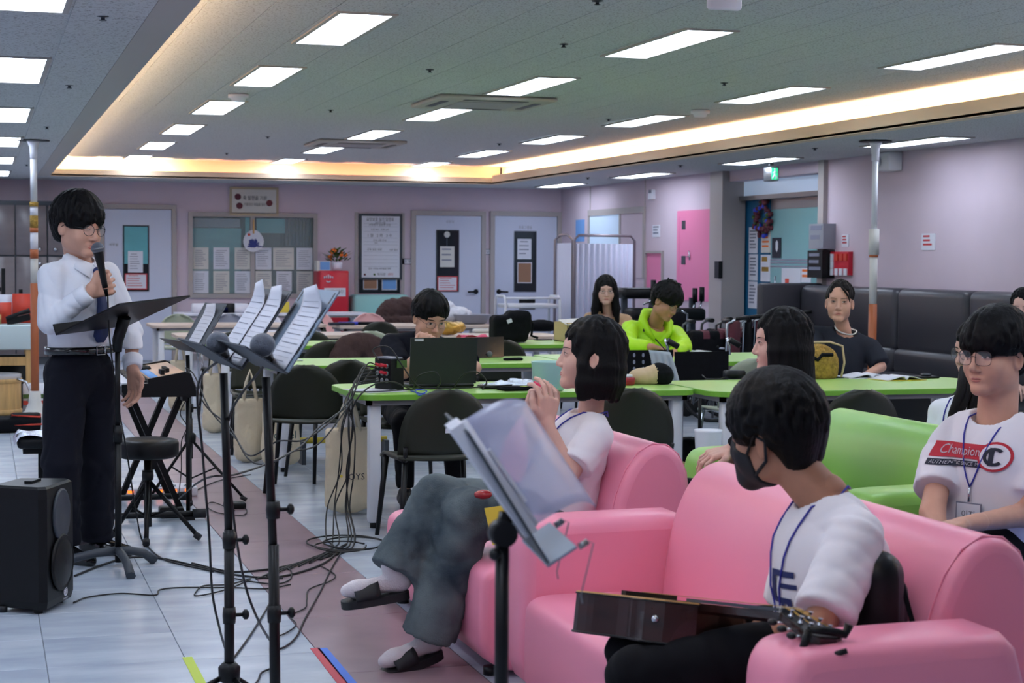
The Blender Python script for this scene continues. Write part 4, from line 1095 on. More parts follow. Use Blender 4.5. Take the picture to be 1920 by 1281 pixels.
# ---- tall sheet stands with papers, seen from their reading side
def sheet_stand(label, bx, by, zl, desk_mt, w_=(.06, -1), slope=(.545, .84), dl=.34, dw=.42, papers=(), name='music_stand', hub=.22, feet=None, knobs=(), tube_r=.0125, ledge=.14, lean=(0, 0)):
    t = thing(name, label, 'music stand', (bx, by, 0))
    w = unit((w_[0], w_[1], 0)); hn = V3(w[1], -w[0], 0)       # horizontal reading normal (points to the player)
    if hn[0] > 0 and slope[0] > 0: hn = -hn
    if slope[0] < 0 and hn[0] < 0: hn = -hn
    s = unit(-hn*abs(slope[0])+V3(0, 0, slope[1])); n = unit(np.cross(w, s)); 
    if n@hn < 0: n = -n
    top = V3(bx+lean[0], by+lean[1], zl); c0 = top+s*dl*.0
    m_ = MB(); m_.obox(c0+s*dl/2, w, s, n, dw/2, dl/2, .0018); 
    wb(m_, 'desk', desk_mt, t)
    m_ = MB(); m_.obox(c0+n*ledge/2-s*.004, w, n, s, dw/2, ledge/2, .002); wb(m_, 'ledge', 'stand_grey', t)
    for q in np.linspace(-.38, .38, 4):      # slots in the perforated desk
        for r in (.28, .5, .72, .9):
            m_ = MB(); m_.obox(c0+w*dw*q*1.15+s*dl*r+n*.0021, w, s, n, .006, .018, .0005); wb(m_, 'slot', 'black_plastic', t) if abs(q) > .3 else None
    m_ = MB(); m_.tube([(bx, by, hub-.12 if hub > .3 else .03), (bx+lean[0]*.55, by+lean[1]*.55, zl*.55)], tube_r*1.25, 10); m_.tube([(bx+lean[0]*.5, by+lean[1]*.5, zl*.5), top-s*.03-n*.0], tube_r, 10); wb(m_, 'pole', 'black_metal', t)
    m_ = MB(); m_.ball(top+s*.05-n*.022, (.022, .022, .03), 10, 8); wb(m_, 'tilt_joint', 'black_plastic', t)
    for kz in knobs:
        p = V3(bx+lean[0]*kz/zl, by+lean[1]*kz/zl, kz)
        m_ = MB(); m_.lathe([(.019, -.025), (.021, 0), (.019, .025)], p, 12); o = wb(m_, 'collar', 'black_plastic', t)
        m_ = MB(); m_.tube([p, p+V3(.05, -.0, .0)], .006, 8); m_.lathe([(.008, 0), (.016, .006), (.016, .014), (.008, .02)], p+V3(.04, 0, 0), 10, 0, (1, 0, 0)); wb(m_, 'knob', 'black_plastic', o)
    tripod(t, bx, by, hub, .3, feet or ROT3(.4), rod=.009)
    m_ = MB(); m_.lathe([(.018, -.03), (.032, -.02), (.034, .02), (.02, .035)], (bx, by, hub), 14); wb(m_, 'hub', 'black_plastic', t)
    return dict(t=t, c0=c0, w=w, s=s, n=n)
def paper(ss, name, label, off_w, width, hgt, lift=.0, curl=.05, lines=12, cat='sheet music', mt='paper', seed=0, group=None):
    """a sheet standing on the ledge, its top curling away, with printed staves"""
    c0, w, s, n = ss['c0'], ss['w'], ss['s'], ss['n']; rr = random.Random(seed)
    t = thing(name, label, cat, c0+w*off_w, group=group)
    fn = lambda a, b: c0+w*(off_w+(a-.5)*width)+s*(.004+hgt*b)+n*(.006+lift+curl*max(0, b-.75)**1.6*(.6+.8*a))
    m_ = MB(); m_.sheet(fn, 6, 14, .0012); wb(m_, 'page', mt, t)
    ln = MB()
    for k in range(lines):
        b = .08+.84*k/lines; a0, a1 = .1+.03*rr.random(), .9-.25*rr.random()*(k % 3 == 0)
        hh = .008 if k % 2 == 0 else .003
        q = [fn(a, bb)+n*.0016 for a, bb in ((a0, b), ((a0+a1)/2, b), (a1, b), (a1, b+hh), ((a0+a1)/2, b+hh), (a0, b+hh))]
        ln.add(q, [(0, 1, 4, 5), (1, 2, 3, 4)])
    wb(ln, 'printed_staves', 'ink_light', t)
s1 = sheet_stand('tall black sheet stand with two loose music pages, left of the front pair', at(430, 1270, 5.3)[0], 5.3, at(428, 684, 5.3)[2], 'stand_grey', knobs=(.58, .35), hub=.17, feet=ROT3(1.0), dl=.27)
paper(s1, 'sheet_music', 'left loose music page on the left tall stand', .10, .2, .265, seed=1, curl=.2, group='music pages on the front stands')
paper(s1, 'sheet_music', 'right loose music page on the left tall stand', -.12+.02, .2, .268, lift=.004, seed=2, curl=.3, group='music pages on the front stands')
s2 = sheet_stand('tall black sheet stand with pale slotted desk, right of the front pair', at(517, 1281, 4.95)[0], 4.95, at(507, 690, 4.95)[2], 'stand_blue', knobs=(.42, .72), hub=.17, feet=ROT3(.2), lean=(-.012, 0), dl=.265)
paper(s2, 'sheet_music', 'wide music page on the slotted desk of the right tall stand', .05, .25, .245, seed=3, curl=.35, lines=14, group='music pages on the front stands')
s3 = sheet_stand('small black sheet stand with a lyric page behind the keyboard', 1.175, 10.4, .89, 'stand_grey', dl=.32, dw=.4, hub=.37, feet=[(1.0, -.5), (-.75, .3), (-.1, -.9)], knobs=(.55,), w_=(.2, -.98), slope=(.5, .86))
paper(s3, 'sheet_music', 'narrow lyric page on the small stand behind the keyboard', .0, .2, .3, seed=4, lines=10, curl=.2)
# microphones lying on the ledges
def lying_mic(ss, label, ow):
    c = ss['c0']+ss['w']*ow+ss['n']*.07+V3(0, 0, .034); ax = unit(ss['w']*.9+ss['n']*.35+V3(0, 0, .05)); t = thing('microphone', label, 'microphone', c)
    m_ = MB(); m_.ball(c, .033, 18, 12); wb(m_, 'grille', 'mic_mesh', t); m_ = MB(); m_.lathe([(.034, -.003), (.0355, 0), (.034, .003)], c, 20, 0, ax); wb(m_, 'band', 'steel', t)
    m_ = MB(); m_.lathe([(.026, .018), (.022, .03), (.014, .17), (.013, .19)], c, 14, 0, -ax); wb(m_, 'handle', 'black_plastic', t)
    return c-ax*.19
e1 = lying_mic(s1, 'grey-headed microphone lying on the ledge of the left tall stand', .13)
e2 = lying_mic(s2, 'grey-headed microphone lying on the ledge of the right tall stand', .15)
# ---- near stand with the clear folder
t = thing('music_stand', 'nearest black music stand with grey ledge and a clear folder on it', 'music stand', (.85, 2.85, 0))
TY = 2.86
bot, tp = at(1004, 1030, TY), at(862, 800, TY); s = unit(tp-bot); L_ = np.linalg.norm(tp-bot); w = V3(.12, .99, 0); w = unit(w-s*(w@s)); n = unit(np.cross(w, s)); n = n if n[0] > 0 else -n
m_ = MB(); m_.obox(bot+s*L_*.5+w*.02, w, s, n, .11, L_*.52, .002); wb(m_, 'desk', 'stand_grey', t)
m_ = MB(); m_.obox(bot-s*.012+n*.026+w*.02, w, n, s, .10, .03, .002); o = wb(m_, 'ledge', 'stand_blue', t)
for q in (-.085, .09):
    p = bot-s*.012+n*.058+w*q; m_ = MB(); m_.lathe([(.006, 0), (.006, .018)], p, 8, 0, n); m_.tube([p+n*.018, p+n*.03-V3(0, 0, .01), p+n*.005-V3(0, 0, .085), p+n*.008-V3(0, 0, .10)], .0012, 6); wb(m_, 'page_clip', 'steel', t)
px_, py_ = at(940, 1281, 2.85)[0], 2.85
m_ = MB(); m_.cyl((px_, py_, .03), (px_, py_, .62), .0155, 12); m_.cyl((px_, py_, .58), (px_, py_, .97), .0125, 12); wb(m_, 'pole', 'black_metal', t)
m_ = MB(); q = at(942, 1000, 2.85); m_.lathe([(.022, -.02), (.024, 0), (.022, .02)], q, 14, 0, (0, 1, 0)); m_.tube([q, bot+s*L_*.32-n*.01], .014, 8); wb(m_, 'tilt_joint', 'black_plastic', t)
m_ = MB(); m_.ball(at(928, 1040, 2.84), .011, 8, 6); wb(m_, 'knob', 'black_plastic', t)
tripod(t, px_, py_, .25, .3, ROT3(.5))
fo = thing('clear_file', 'translucent clear file with curled cover standing on the nearest music stand', 'folder', bot)
S0, S1_ = at(1004, 985, TY-.05), at(868, 790, TY-.05); O1, O0 = at(985, 752, TY+.12), at(1118, 950, TY+.12)
m_ = MB(); m_.sheet(lambda a, b: (S0*(1-b)+S1_*b)*(1-a)+(O0*(1-b)+O1*b)*a+n*.02*math.sin(math.pi*a)*(1-.5*b)+V3(0, 0, .012)*math.sin(math.pi*a), 10, 10, .0012); wb(m_, 'cover', 'folder_film', fo)
m_ = MB(); ctr = (S0+S1_)/2-n*.01; m_.obox(ctr+V3(0, .02, -.004), w, unit(S1_-S0), n, .03, np.linalg.norm(S1_-S0)/2+.004, .012); wb(m_, 'pages', 'paper', fo)
m_ = MB(); m_.tube([S0, (S0+S1_)/2-n*.003, S1_], .007, 8); wb(m_, 'spine', 'paper', fo)
m_ = MB()
for k in range(16):
    p = S0+(S1_-S0)*(.22+.5*k/16)+n*.009; m_.obox(p, unit(S1_-S0), n, w, .0035, .003, .006)
wb(m_, 'binding_glints', 'paper', fo)  # small blocks along the binding coloured white as painted glints
# ---- keyboard on its stand
t = thing('keyboard', 'dark electronic keyboard with beige control panel seen from its end', 'keyboard', (.9, 10.1, .68))
x0, x1, y0, y1, zb = .72, 1.10, 9.6, 10.75, .68
prof = [(x0, zb+.03), (x0+.02, zb), (x1+.02, zb), (x1+.02, zb+.025), (x1-.01, zb+.125), (x1-.04, zb+.135), (x0+.14, zb+.10), (x0+.14, zb+.075), (x0, zb+.07)]
for ye in (y0, y1-.03): m_ = MB(); m_.prism([(p[0], p[1]) for p in prof], (0, ye, 0), (1, 0, 0), (0, 0, 1), (0, 1, 0), .03); wb(m_, 'end_cheek', 'black_plastic', t)
m_ = MB(); m_.prism([(x0+.005, zb+.005), (x1+.015, zb+.005), (x1-.03, zb+.125), (x0+.145, zb+.092), (x0+.145, zb+.05), (x0+.005, zb+.05)], (0, y0+.03, 0), (1, 0, 0), (0, 0, 1), (0, 1, 0), y1-y0-.06); wb(m_, 'body', 'black_plastic', t)
m_ = MB(); m_.sheet(lambda a, b: (x0+.15+a*.20, y0+.03+b*(y1-y0-.06), zb+.097+a*.029), 2, 2, .003); wb(m_, 'control_panel', 'keyboard_beige', t)
m_ = MB(); m_.sheet(lambda a, b: (x0+.155+a*.045, y0+.05+b*(y1-y0-.1), zb+.101+a*.0065), 2, 2, .002); wb(m_, 'display_strip', 'blueprint', t)
nk_ = 34
for k in range(nk_):
    ya = y0+.05+(y1-y0-.1)*k/nk_; m_ = MB(); m_.box((x0+.004, ya+.001, zb+.055), (x0+.14, ya+(y1-y0-.1)/nk_-.001, zb+.074)); o = wb(m_, 'white_key', 'paper', t)
    if k % 7 not in (2, 6): m_ = MB(); m_.box((x0+.055, ya+.022, zb+.074), (x0+.14, ya+.042, zb+.084)); wb(m_, 'black_key', 'black_plastic', t)
for k in range(11):
    ax_ = .26 if k > 3 else .22; m_ = MB(); m_.box((x0+ax_, y0+.14+.035*k, zb+.112), (x0+ax_+.022, y0+.156+.035*k, zb+.138)); wb(m_, 'slider', 'black_plastic', t)
m_ = MB(); m_.ball((x0+.19, y0+.75, zb+.108), (.035, .035, .022), 12, 8); wb(m_, 'pitch_knob', 'black_plastic', t)
t = thing('keyboard_stand', 'black double X keyboard stand with rubber-capped feet', 'stand', (.9, 10.1, 0))
for yy in (9.78, 10.5):
    for sg in (-1, 1):
        for dy in (-.02, .02):
            m_ = MB(); m_.obox(((.92), yy+dy, .35), (sg*.26, 0, .62), (0, 1, 0), (1, 0, 0), .355, .011, .017); wb(m_, 'x_leg', 'black_metal', t)
for yy in (9.62, 10.35):
    m_ = MB(); m_.cyl((.60, yy, .035), (1.16, yy, .035), .017, 10); o = wb(m_, 'floor_bar', 'black_metal', t)
    for xx in (.60, 1.13): m_ = MB(); m_.cyl((xx-.03, yy, .035), (xx+.04, yy, .035), .026, 10); wb(m_, 'rubber_cap', 'rubber_black', o)
for xx in (.78, 1.06): m_ = MB(); m_.box((xx-.015, 9.62, .655), (xx+.015, 10.6, .68)); wb(m_, 'support_arm', 'black_metal', t)
m_ = MB(); m_.cyl((1.08, 9.66, 0.02), (1.08, 9.66, .67), .012, 8); m_.box((1.05, 9.6, 0), (1.11, 9.72, .02)); wb(m_, 'corner_post', 'black_metal', t)
# ---- round stool
sc_ = at(277, 838, 9.05); sx, sy = sc_[0], 9.05
t = thing('stool', 'round black padded stool on a tripod in front of the keyboard', 'stool', (sx, sy, 0))
m_ = MB(); m_.lathe([(.13, .415), (.152, .425), (.158, .44), (.158, .49), (.15, .505), (.12, .512), (.001, .514)], (sx, sy, 0), 32); wb(m_, 'seat', 'leather_black2', t) if False else wb(m_, 'seat', 'black_plastic', t)
m_ = MB(); m_.cyl((sx, sy, .06), (sx, sy, .42), .02, 12); wb(m_, 'post', 'black_metal', t)
m_ = MB(); m_.lathe([(.028, 0), (.03, .02), (.028, .05)], (sx, sy, .30), 12); wb(m_, 'collar', 'black_plastic', t)
tripod(t, sx, sy, .30, .28, [(.86, -.5), (-.62, .2), (-.12, -.99)], rod=.012)
# ---- loudspeaker
t = thing('loudspeaker', 'black plastic loudspeaker with horn and round emblem on the floor at left', 'loudspeaker', (.2, 7.3, 0))
C0 = atz(86, 1155, 0); C0 = V3(C0[0], C0[1], 0); fa, sa = unit((.4, .917, 0)), unit((-.917, .4, 0))   # along the front, along the side
H_ = .515
pl = [(0, .03), (.02, 0), (.30, 0), (.325, .03), (.30, .23), (.05, .25)]
def ringp(z, k=0): return [C0+fa*(a+(.16-a)*k)+sa*(b+(.12-b)*k)+V3(0, 0, z) for a, b in pl]
m_ = MB(); rs = [ringp(.02, .06), ringp(.05, .0), ringp(H_-.05, 0), ringp(H_-.01, .03), ringp(H_, .10)]
m_.add([p for r in rs for p in r], [(i*6+k, i*6+(k+1) % 6, (i+1)*6+(k+1) % 6, (i+1)*6+k) for i in range(4) for k in range(6)], 0); m_.add(rs[-1], [tuple(range(6))]); m_.add(rs[0], [tuple(range(5, -1, -1))])
wb(m_, 'cabinet', 'black_plastic', t)
fn_ = -sa; fc = C0+fa*.16
m_ = MB(); m_.lathe([(.108, .0), (.108, .009), (.10, .011), (.085, .008), (.04, .003), (.012, .002)], fc+fn_*.001+V3(0, 0, .385), 24, 0, fn_, sx=1.0, sy=.82); wb(m_, 'horn', 'stand_grey', t)
m_ = MB(); m_.lathe([(.11, .0), (.118, .008), (.11, .016), (.104, .012), (.09, .018), (.001, .026)], fc+fn_*.0+V3(0, 0, .19), 28, 0, fn_); wb(m_, 'woofer_grille', 'black_plastic', t)
lg = C0+fa*.2+fn_*.028+V3(0, 0, .085); lg = C0+fa*.2+fn_*.006+V3(0, 0, .062)
m_ = MB(); n_ = 20; m_.tube([lg+fa*.017*math.cos(a)+V3(0, 0, .017*math.sin(a)) for a in np.linspace(0, 2*math.pi, n_, endpoint=False)], .002, 6, closed=True)
for k in range(3): a = math.pi/2+k*math.pi/3; m_.tube([lg+fa*.015*math.cos(a)+V3(0, 0, .015*math.sin(a)), lg-fa*.015*math.cos(a)-V3(0, 0, .015*math.sin(a))], .0018, 6)
wb(m_, 'emblem', 'white_plastic', t)
wtext('YAMAHA', .012, 'white_plastic', 'lettering', t, lg-V3(0, 0, .028), fa, (0, 0, 1))
m_ = MB()
for a, b in ((.05, .05), (.27, .05), (.05, .2), (.27, .2)): m_.cyl(C0+fa*a+sa*b, C0+fa*a+sa*b+V3(0, 0, .025), .018, 10)
wb(m_, 'feet', 'rubber_black', t)
m_ = MB(); m_.obox(C0+fa*.17+sa*.12+V3(0, 0, H_+.003), fa, sa, (0, 0, 1), .05, .016, .007); wb(m_, 'handle', 'black_plastic', t)
# ---- effect board with lit buttons
bx0 = atz(205, 940, .0); t = thing('pedal_board', 'white floor pedal board with glowing orange buttons behind the stool', 'pedal board', (.95, 10.45, 0))
m_ = MB(); m_.rbox((.70, 10.58, .0), (1.24, 10.80, .055), .008, 2); wb(m_, 'case', 'white_plastic', t)
for k in range(6):
    m_ = MB(); m_.box((.74+.085*k, 10.576, .03), (.775+.085*k, 10.59, .045)); wb(m_, 'lit_button', 'led_orange', t)
    m_ = MB(); m_.lathe([(.02, 0), (.018, .012)], (.757+.085*k, 10.64, .055), 12); wb(m_, 'foot_switch', 'chrome', t)
t = thing('power_adapter', 'small black box under the keyboard stand', 'adapter', (1.0, 9.75, 0)); m_ = MB(); m_.rbox((.93, 9.7, 0), (1.06, 9.8, .06), .01, 2); wb(m_, 'case', 'black_plastic', t)
t = thing('power_adapter', 'small black adapter on the maroon strip', 'adapter', atz(445, 955, 0)); c = atz(440, 953, 0); m_ = MB(); m_.rbox((c[0]-.06, c[1]-.05, 0), (c[0]+.06, c[1]+.05, .035), .008, 2); wb(m_, 'case', 'black_plastic', t)
# ---- plastic-wrapped drum throne behind the loudspeaker
t = thing('wrapped_bench', 'padded black bench seat wrapped in clear plastic beside the singing man', 'bench', (.3, 9.5, 0))
m_ = MB(); m_.rbox((.17, 9.35, .44), (.52, 9.7, .50), .02, 2); wb(m_, 'pad', 'black_plastic', t)
m_ = MB(); m_.sheet(lambda a, b: (.155+a*.38, 9.33+b*.39, .507+.015*math.sin(9*a+2*b)*math.sin(7*b+a*3)-.05*max(0, abs(a-.5)*2-.85)*6), 14, 14, .002); wb(m_, 'plastic_wrap', 'foil', t)
m_ = MB(); m_.box((.2, 9.4, .41), (.46, 9.65, .44)); m_.box((.28, 9.48, .03), (.36, 9.56, .42)); m_.box((.15, 9.45, 0), (.5, 9.6, .03)); wb(m_, 'stand', 'black_metal', t)
# ---- guitar on the boy's lap
gt = thing('acoustic_guitar', 'acoustic guitar with dark wood sides lying on the masked boy\'s lap', 'guitar', (1.7, 4.1, .55)); gt['label'] = "acoustic guitar with dark sides lying across the masked boy's lap"
g0, gnut, gtip = at(1172, 1116, 4.42), at(1482, 1150, 3.55), at(1568, 1210, 3.34)          # tail end and tip of headstock, along the top plate
ga = unit(gnut-g0); gw = unit(np.cross((0, 0, 1), ga)); gn = np.cross(ga, gw); gn = gn if gn[2] > 0 else -gn
gw = gw if gw[0] > 0 else -gw; gw = unit(gw-gn*.16); gn = np.cross(ga, gw); gn = gn if gn[2] > 0 else -gn; GL = np.linalg.norm(gnut-g0)+.17
def outline(inset=0):
    pts = []
    for q in np.linspace(0, 1, 26):
        x = q*.49; h = .19*math.sin(math.pi*min(1, q/.62)*.5+0)*1 if False else None
        a = np.interp(q, [0, .03, .1, .25, .38, .52, .62, .75, .88, .96, 1.0], [.03, .10, .165, .197, .185, .135, .122, .138, .146, .11, .03])
        pts.append((x, a))
    return [(x, a-inset) for x, a in pts]+[(x, -a+inset) for x, a in pts[::-1]]
m_ = MB(); m_.prism(outline(), g0-gn*.105, ga, gw, gn, .10); wb(m_, 'body', 'wood_dark', gt)
m_ = MB(); m_.prism(outline(-.001), g0-gn*.005, ga, gw, gn, .005); wb(m_, 'soundboard', 'spruce', gt)
m_ = MB(); P_ = outline(-.0015); m_.tube([g0+ga*p[0]+gw*p[1]-gn*.106 for p in P_], .003, 6, closed=True); m_.tube([g0+ga*p[0]+gw*p[1]-gn*.006 for p in P_], .0022, 6, closed=True); wb(m_, 'binding', 'black_plastic', gt)
m_ = MB(); m_.lathe([(.052, .0), (.052, .0012)], g0+ga*.335, 28, 0, gn); wb(m_, 'sound_hole', 'black_plastic', gt)
m_ = MB(); m_.obox(g0+ga*.15+gn*.006, gw, ga, gn, .075, .014, .006); wb(m_, 'bridge', 'black_plastic', gt)
nl_ = GL-.49-.17
m_ = MB(); m_.prism([(-.028, 0), (.028, 0), (.024, -.018), (0, -.026), (-.024, -.018)], g0+ga*.45, gw, gn, ga, nl_+.05); wb(m_, 'neck', 'wood_dark', gt)
m_ = MB(); m_.obox(g0+ga*(.42+(nl_+.08)/2)+gn*.005, ga, gw, gn, (nl_+.08)/2, .028, .004); wb(m_, 'fretboard', 'stand_grey', gt)
nt_ = g0+ga*(.49+nl_)
m_ = MB(); m_.obox(nt_+gn*.006, gw, ga, gn, .028, .004, .007); wb(m_, 'nut', 'paper_warm', gt)
hd_ = unit(gtip-gnut); gw0 = gw; gw = unit(gw-hd_*(gw@hd_)); hn_ = unit(np.cross(gw, hd_)); hn_ = hn_ if hn_@gn > 0 else -hn_
m_ = MB(); m_.prism([(0, -.026), (.03, -.036), (.16, -.045), (.178, -.02), (.178, .02), (.16, .045), (.03, .036), (0, .026)], nt_-hn_*.014, hd_, gw, hn_, .016); o = wb(m_, 'headstock', 'wood_dark', gt)
m_ = MB(); m_.prism([(0, -.025), (.03, -.034), (.16, -.042), (.176, -.02), (.176, .02), (.16, .042), (.03, .034), (0, .025)], nt_+hn_*.002, hd_, gw, hn_, .0015); wb(m_, 'headplate', 'black_plastic', o)
for k in range(3):
    for sg in (-1, 1):
        p = nt_+hd_*(.045+.045*k)+gw*sg*.024
        m_ = MB(); m_.lathe([(.0065, 0), (.0065, .004), (.004, .006), (.004, .016), (.006, .018)], p+hn_*.003, 10, 0, hn_); o = wb(m_, 'tuning_post', 'chrome', gt)
        m_ = MB(); q = p+gw*sg*.034-hn_*.012; m_.tube([p-hn_*.012, q], .003, 6); wb(m_, 'tuner_shaft', 'chrome', o); m_ = MB(); m_.ball(q+gw*sg*.008, (.011, .013, .008), 10, 7); wb(m_, 'tuner_button', 'black_plastic', o)
for k in range(6):
    a = -.019+.0076*k; m_ = MB(); m_.tube([g0+ga*.15+gw*a*1.2+gn*.013, nt_+gw*a+gn*.013, nt_+hd_*(.045+.045*(k if k < 3 else 5-k))+gw*(.022 if k > 2 else -.022)+hn_*.016], .0009, 5); wb(m_, 'string', 'gold', gt)
m_ = MB(); m_.ball(g0+ga*.455-gw*.125-gn*.05, .011, 10, 8); wb(m_, 'strap_button', 'chrome', gt)
cp = thing('capo', 'black spring capo clipped to the end of the guitar headstock', 'capo', nt_+hd_*.16); p = nt_+hd_*.165
m_ = MB(); m_.tube([p+gw*.05+hn_*.035, p+gw*.045+hn_*.012, p+gw*.0+hn_*.016, p-gw*.045+hn_*.014], [.011, .01, .01, .008], 8); o = wb(m_, 'upper_jaw', 'black_plastic', cp)
m_ = MB(); m_.tube([p-gw*.045+hn_*.014, p-gw*.05-hn_*.03, p-gw*.01-hn_*.055, p+gw*.02-hn_*.04], [.009, .01, .009, .007], 8); m_.tube([p-gw*.01-hn_*.055, p+hd_*.05-hn_*.02, p+hd_*.062+gw*.02-hn_*.005], [.008, .007, .006], 8); wb(m_, 'lower_handle', 'black_plastic', cp)
# ---- backpack behind the masked boy
t = thing('backpack', 'black and grey backpack squeezed behind the masked boy', 'backpack', (2.1, 3.75, .4))
f = Field((1.95, 3.5, .36), (2.32, 4.3, .82), .008); bc = at(1695, 1110, 3.72)
f.box((2.02, 3.80, .57), (.06, .20, .19), .06, k=0); f.box((2.06, 3.80, .55), (.05, .16, .15), .05, k=.01)
V_, Q_ = f.mesh(); c_ = V_[Q_].mean(1); mi_ = ((c_[:, 0] > 2.045)).astype(int)
me = np_mesh('bag', [(V_, Q_, mi_)], ['black_plastic', 'stand_grey']); ob = bpy.data.objects.new('bag', me); COL.objects.link(ob); ob.parent = t; ob.location = -off(t)
m_ = MB(); m_.tube([(2.07, 3.6, .45), (2.075, 3.595, .6), (2.07, 3.66, .72), (2.07, 3.8, .745)], .006, 6); wb(m_, 'zip', 'black_cloth', t)
# ---- poles floor to ceiling
def pole(label, x, y, segs, base=True):
    t = thing('tension_pole', label, 'pole', (x, y, 0))
    m_ = MB(); m_.lathe([(.032, 2.30), (.035, 2.40), (.05, 2.44), (.06, 2.46)], (x, y, 0), 16); wb(m_, 'top_cup', 'white_plastic', t)
    m_ = MB(); m_.lathe([(.14, ZC-.014), (.14, ZC-.007)], (x, y, 0), 24); wb(m_, 'ceiling_plate', 'black_plastic', t)
    for z0, z1, r, mt, nm in segs: m_ = MB(); m_.cyl((x, y, z0), (x, y, z1), r, 14); wb(m_, nm, mt, t)
    if base: m_ = MB(); m_.lathe([(.17, .0), (.165, .012), (.09, .06), (.055, .14), (.048, .24)], (x, y, 0), 24); wb(m_, 'floor_bell', 'paper_warm', t)
    return t
pole('floor to ceiling pole with taped orange lower half behind the singing man', .45, 16.1, [(1.92, 2.32, .03, 'white_metal', 'upper_tube'), (1.88, 1.92, .038, 'straw', 'tape'), (1.80, 1.88, .034, 'white_plastic', 'sleeve'), (1.69, 1.80, .036, 'straw', 'tape'), (1.65, 1.69, .037, 'wood_orange', 'clamp'), (1.5, 1.65, .034, 'white_plastic', 'sleeve'), (1.42, 1.5, .037, 'wood_orange', 'tape'), (1.2, 1.42, .034, 'paper_warm', 'wrapped_tube'), (.22, 1.2, .036, 'wood_orange', 'wooden_grip')])
pole('floor to ceiling pole standing before the grey booth bench', 7.3, 13.4, [(1.72, 2.32, .026, 'white_metal', 'upper_tube'), (1.5, 1.72, .045, 'paper_warm', 'clamp_box'), (1.48, 1.5, .04, 'wood_orange', 'ring'), (1.08, 1.5, .034, 'paper_warm', 'wrapped_tube'), (.22, 1.08, .036, 'wood_orange', 'wooden_grip')])
# ---- strips of tape on the floor
def tape(label, a, b, wd, mt):
    t = MB(); a, b = np.array(a), np.array(b); d = unit(b-a); s = V3(-d[1], d[0], 0); c = (a+b)/2; t.obox((c[0], c[1], .0012), d, s, (0, 0, 1), np.linalg.norm(b-a)/2, wd/2, .0006); o = t.build('floor_tape', mt); tag(o, label, 'tape')
tape('yellow-green tape strip on the floor at the bottom', atz(351, 1233, 0), atz(386, 1300, 0), .035, 'tape_green')
tape('red tape strip along the maroon floor border', atz(590, 1216, 0), atz(680, 1330, 0), .035, 'tape_red')
tape('blue tape strip beside the red one on the maroon border', atz(604, 1216, 0), atz(700, 1330, 0), .035, 'tape_blue')
# ================================================================== things on the back wall (plane y = YB)
def bw(u0, v0, u1, v1, d=0.0):
    a, b = at(u0, (v0+v1)/2, YB-d), at(u1, (v0+v1)/2, YB-d); c, e = at((u0+u1)/2, v1, YB-d), at((u0+u1)/2, v0, YB-d)
    return a[0], b[0], c[2], e[2]
def flat(name, label, cat, u0, v0, u1, v1, mt, d=.0, th=.004, group=None, lines=0, lmt='ink_light', edge=None, seed=0):
    """a sheet of paper or board on the back wall, d = how far its back stands off the wall"""
    x0, x1, z0, z1 = bw(u0, v0, u1, v1, d); t = thing(name, label, cat, ((x0+x1)/2, YB-d, (z0+z1)/2), group=group)
    wb(MB().box((x0, YB-d-th, z0), (x1, YB-d, z1)), 'sheet', mt, t)
    rr = random.Random(seed or int(u0*7+v0)); w_, h_ = x1-x0, z1-z0; y = YB-d-th
    if edge:
        e = MB(); q = w_*.05
        e.box((x0, y-.003, z0), (x0+q, y, z1)); e.box((x1-q, y-.003, z0), (x1, y, z1)); e.box((x0+q, y-.003, z0), (x1-q, y, z0+q)); e.box((x0+q, y-.003, z1-q), (x1-q, y, z1)); wb(e, 'border', edge, t)
    if lines:
        ln = MB()
        for k in range(lines):
            zz = z1-h_*(.14+.78*k/lines); a = x0+w_*(.12+.1*rr.random()*(k == 0)); b = x1-w_*(.1+.35*rr.random())
            ln.box((a, y-.002, zz-h_*.1/lines), (b, y, zz+h_*.1/lines))
        wb(ln, 'print', lmt, t)
    return t, (x0, x1, z0, z1)
# ---- window with papers
wn = MB(); fw = .06
x0, x1, z0, z1 = WX0, WX1, WZ0, WZ1; xm = at(474, 480, YB)[0]
wn.box((x0-fw, YB-.03, z0-fw), (x0, YB+.2, z1+fw)); wn.box((x1, YB-.03, z0-fw), (x1+fw, YB+.2, z1+fw)); wn.box((x0, YB-.03, z1), (x1, YB+.2, z1+fw)); wn.box((x0, YB-.03, z0-fw), (x1, YB+.2, z0)); wn.box((xm-.03, YB, z0), (xm+.03, YB+.1, z1))
wi = wn.build('window_1', 'frame_beige'); tag(wi, 'interior window with beige frame and taped notices', kind='structure')
for a, b in ((x0, xm-.03), (xm+.03, x1)): MB().box((a, YB+.04, z0), (b, YB+.05, z1)).build('pane', 'clear_pane', wi)
# room behind it: blinds and dark cupboards
MB().box((x0-.3, YB+.55, z0-.3), (x1+.3, YB+.6, z1+.3)).build('dark_backdrop', 'dark_glass', wi)
def behind(u0, v0, u1, v1, mt, nm, d=.35):
    a0, a1, b0, b1 = bw(u0, v0, u1, v1, -d); MB().box((a0, YB+d, b0), (a1, YB+d+.01, b1)).build(nm, mt, wi)
behind(361, 428, 452, 500, 'teal_blind', 'blind'); behind(361, 500, 452, 552, 'teal_blind', 'cabinet_front', .5); behind(460, 408, 474, 440, 'teal_blind', 'blind'); behind(481, 410, 534, 437, 'teal_blind', 'blind'); behind(361, 410, 450, 426, 'grey_plastic', 'blind_box')
for k in range(8): behind(536+6.5*k, 410, 540+6.5*k, 462, 'stand_grey', 'vertical_slat', .3)
lt = MB().box((x0+.1, YB+.3, z1+.18), (x1-.1, YB+.5, z1+.2)).build('added_blind_lamp', 'added_lamp_glow', wi)  # unseen lamp added above the window to light the blinds
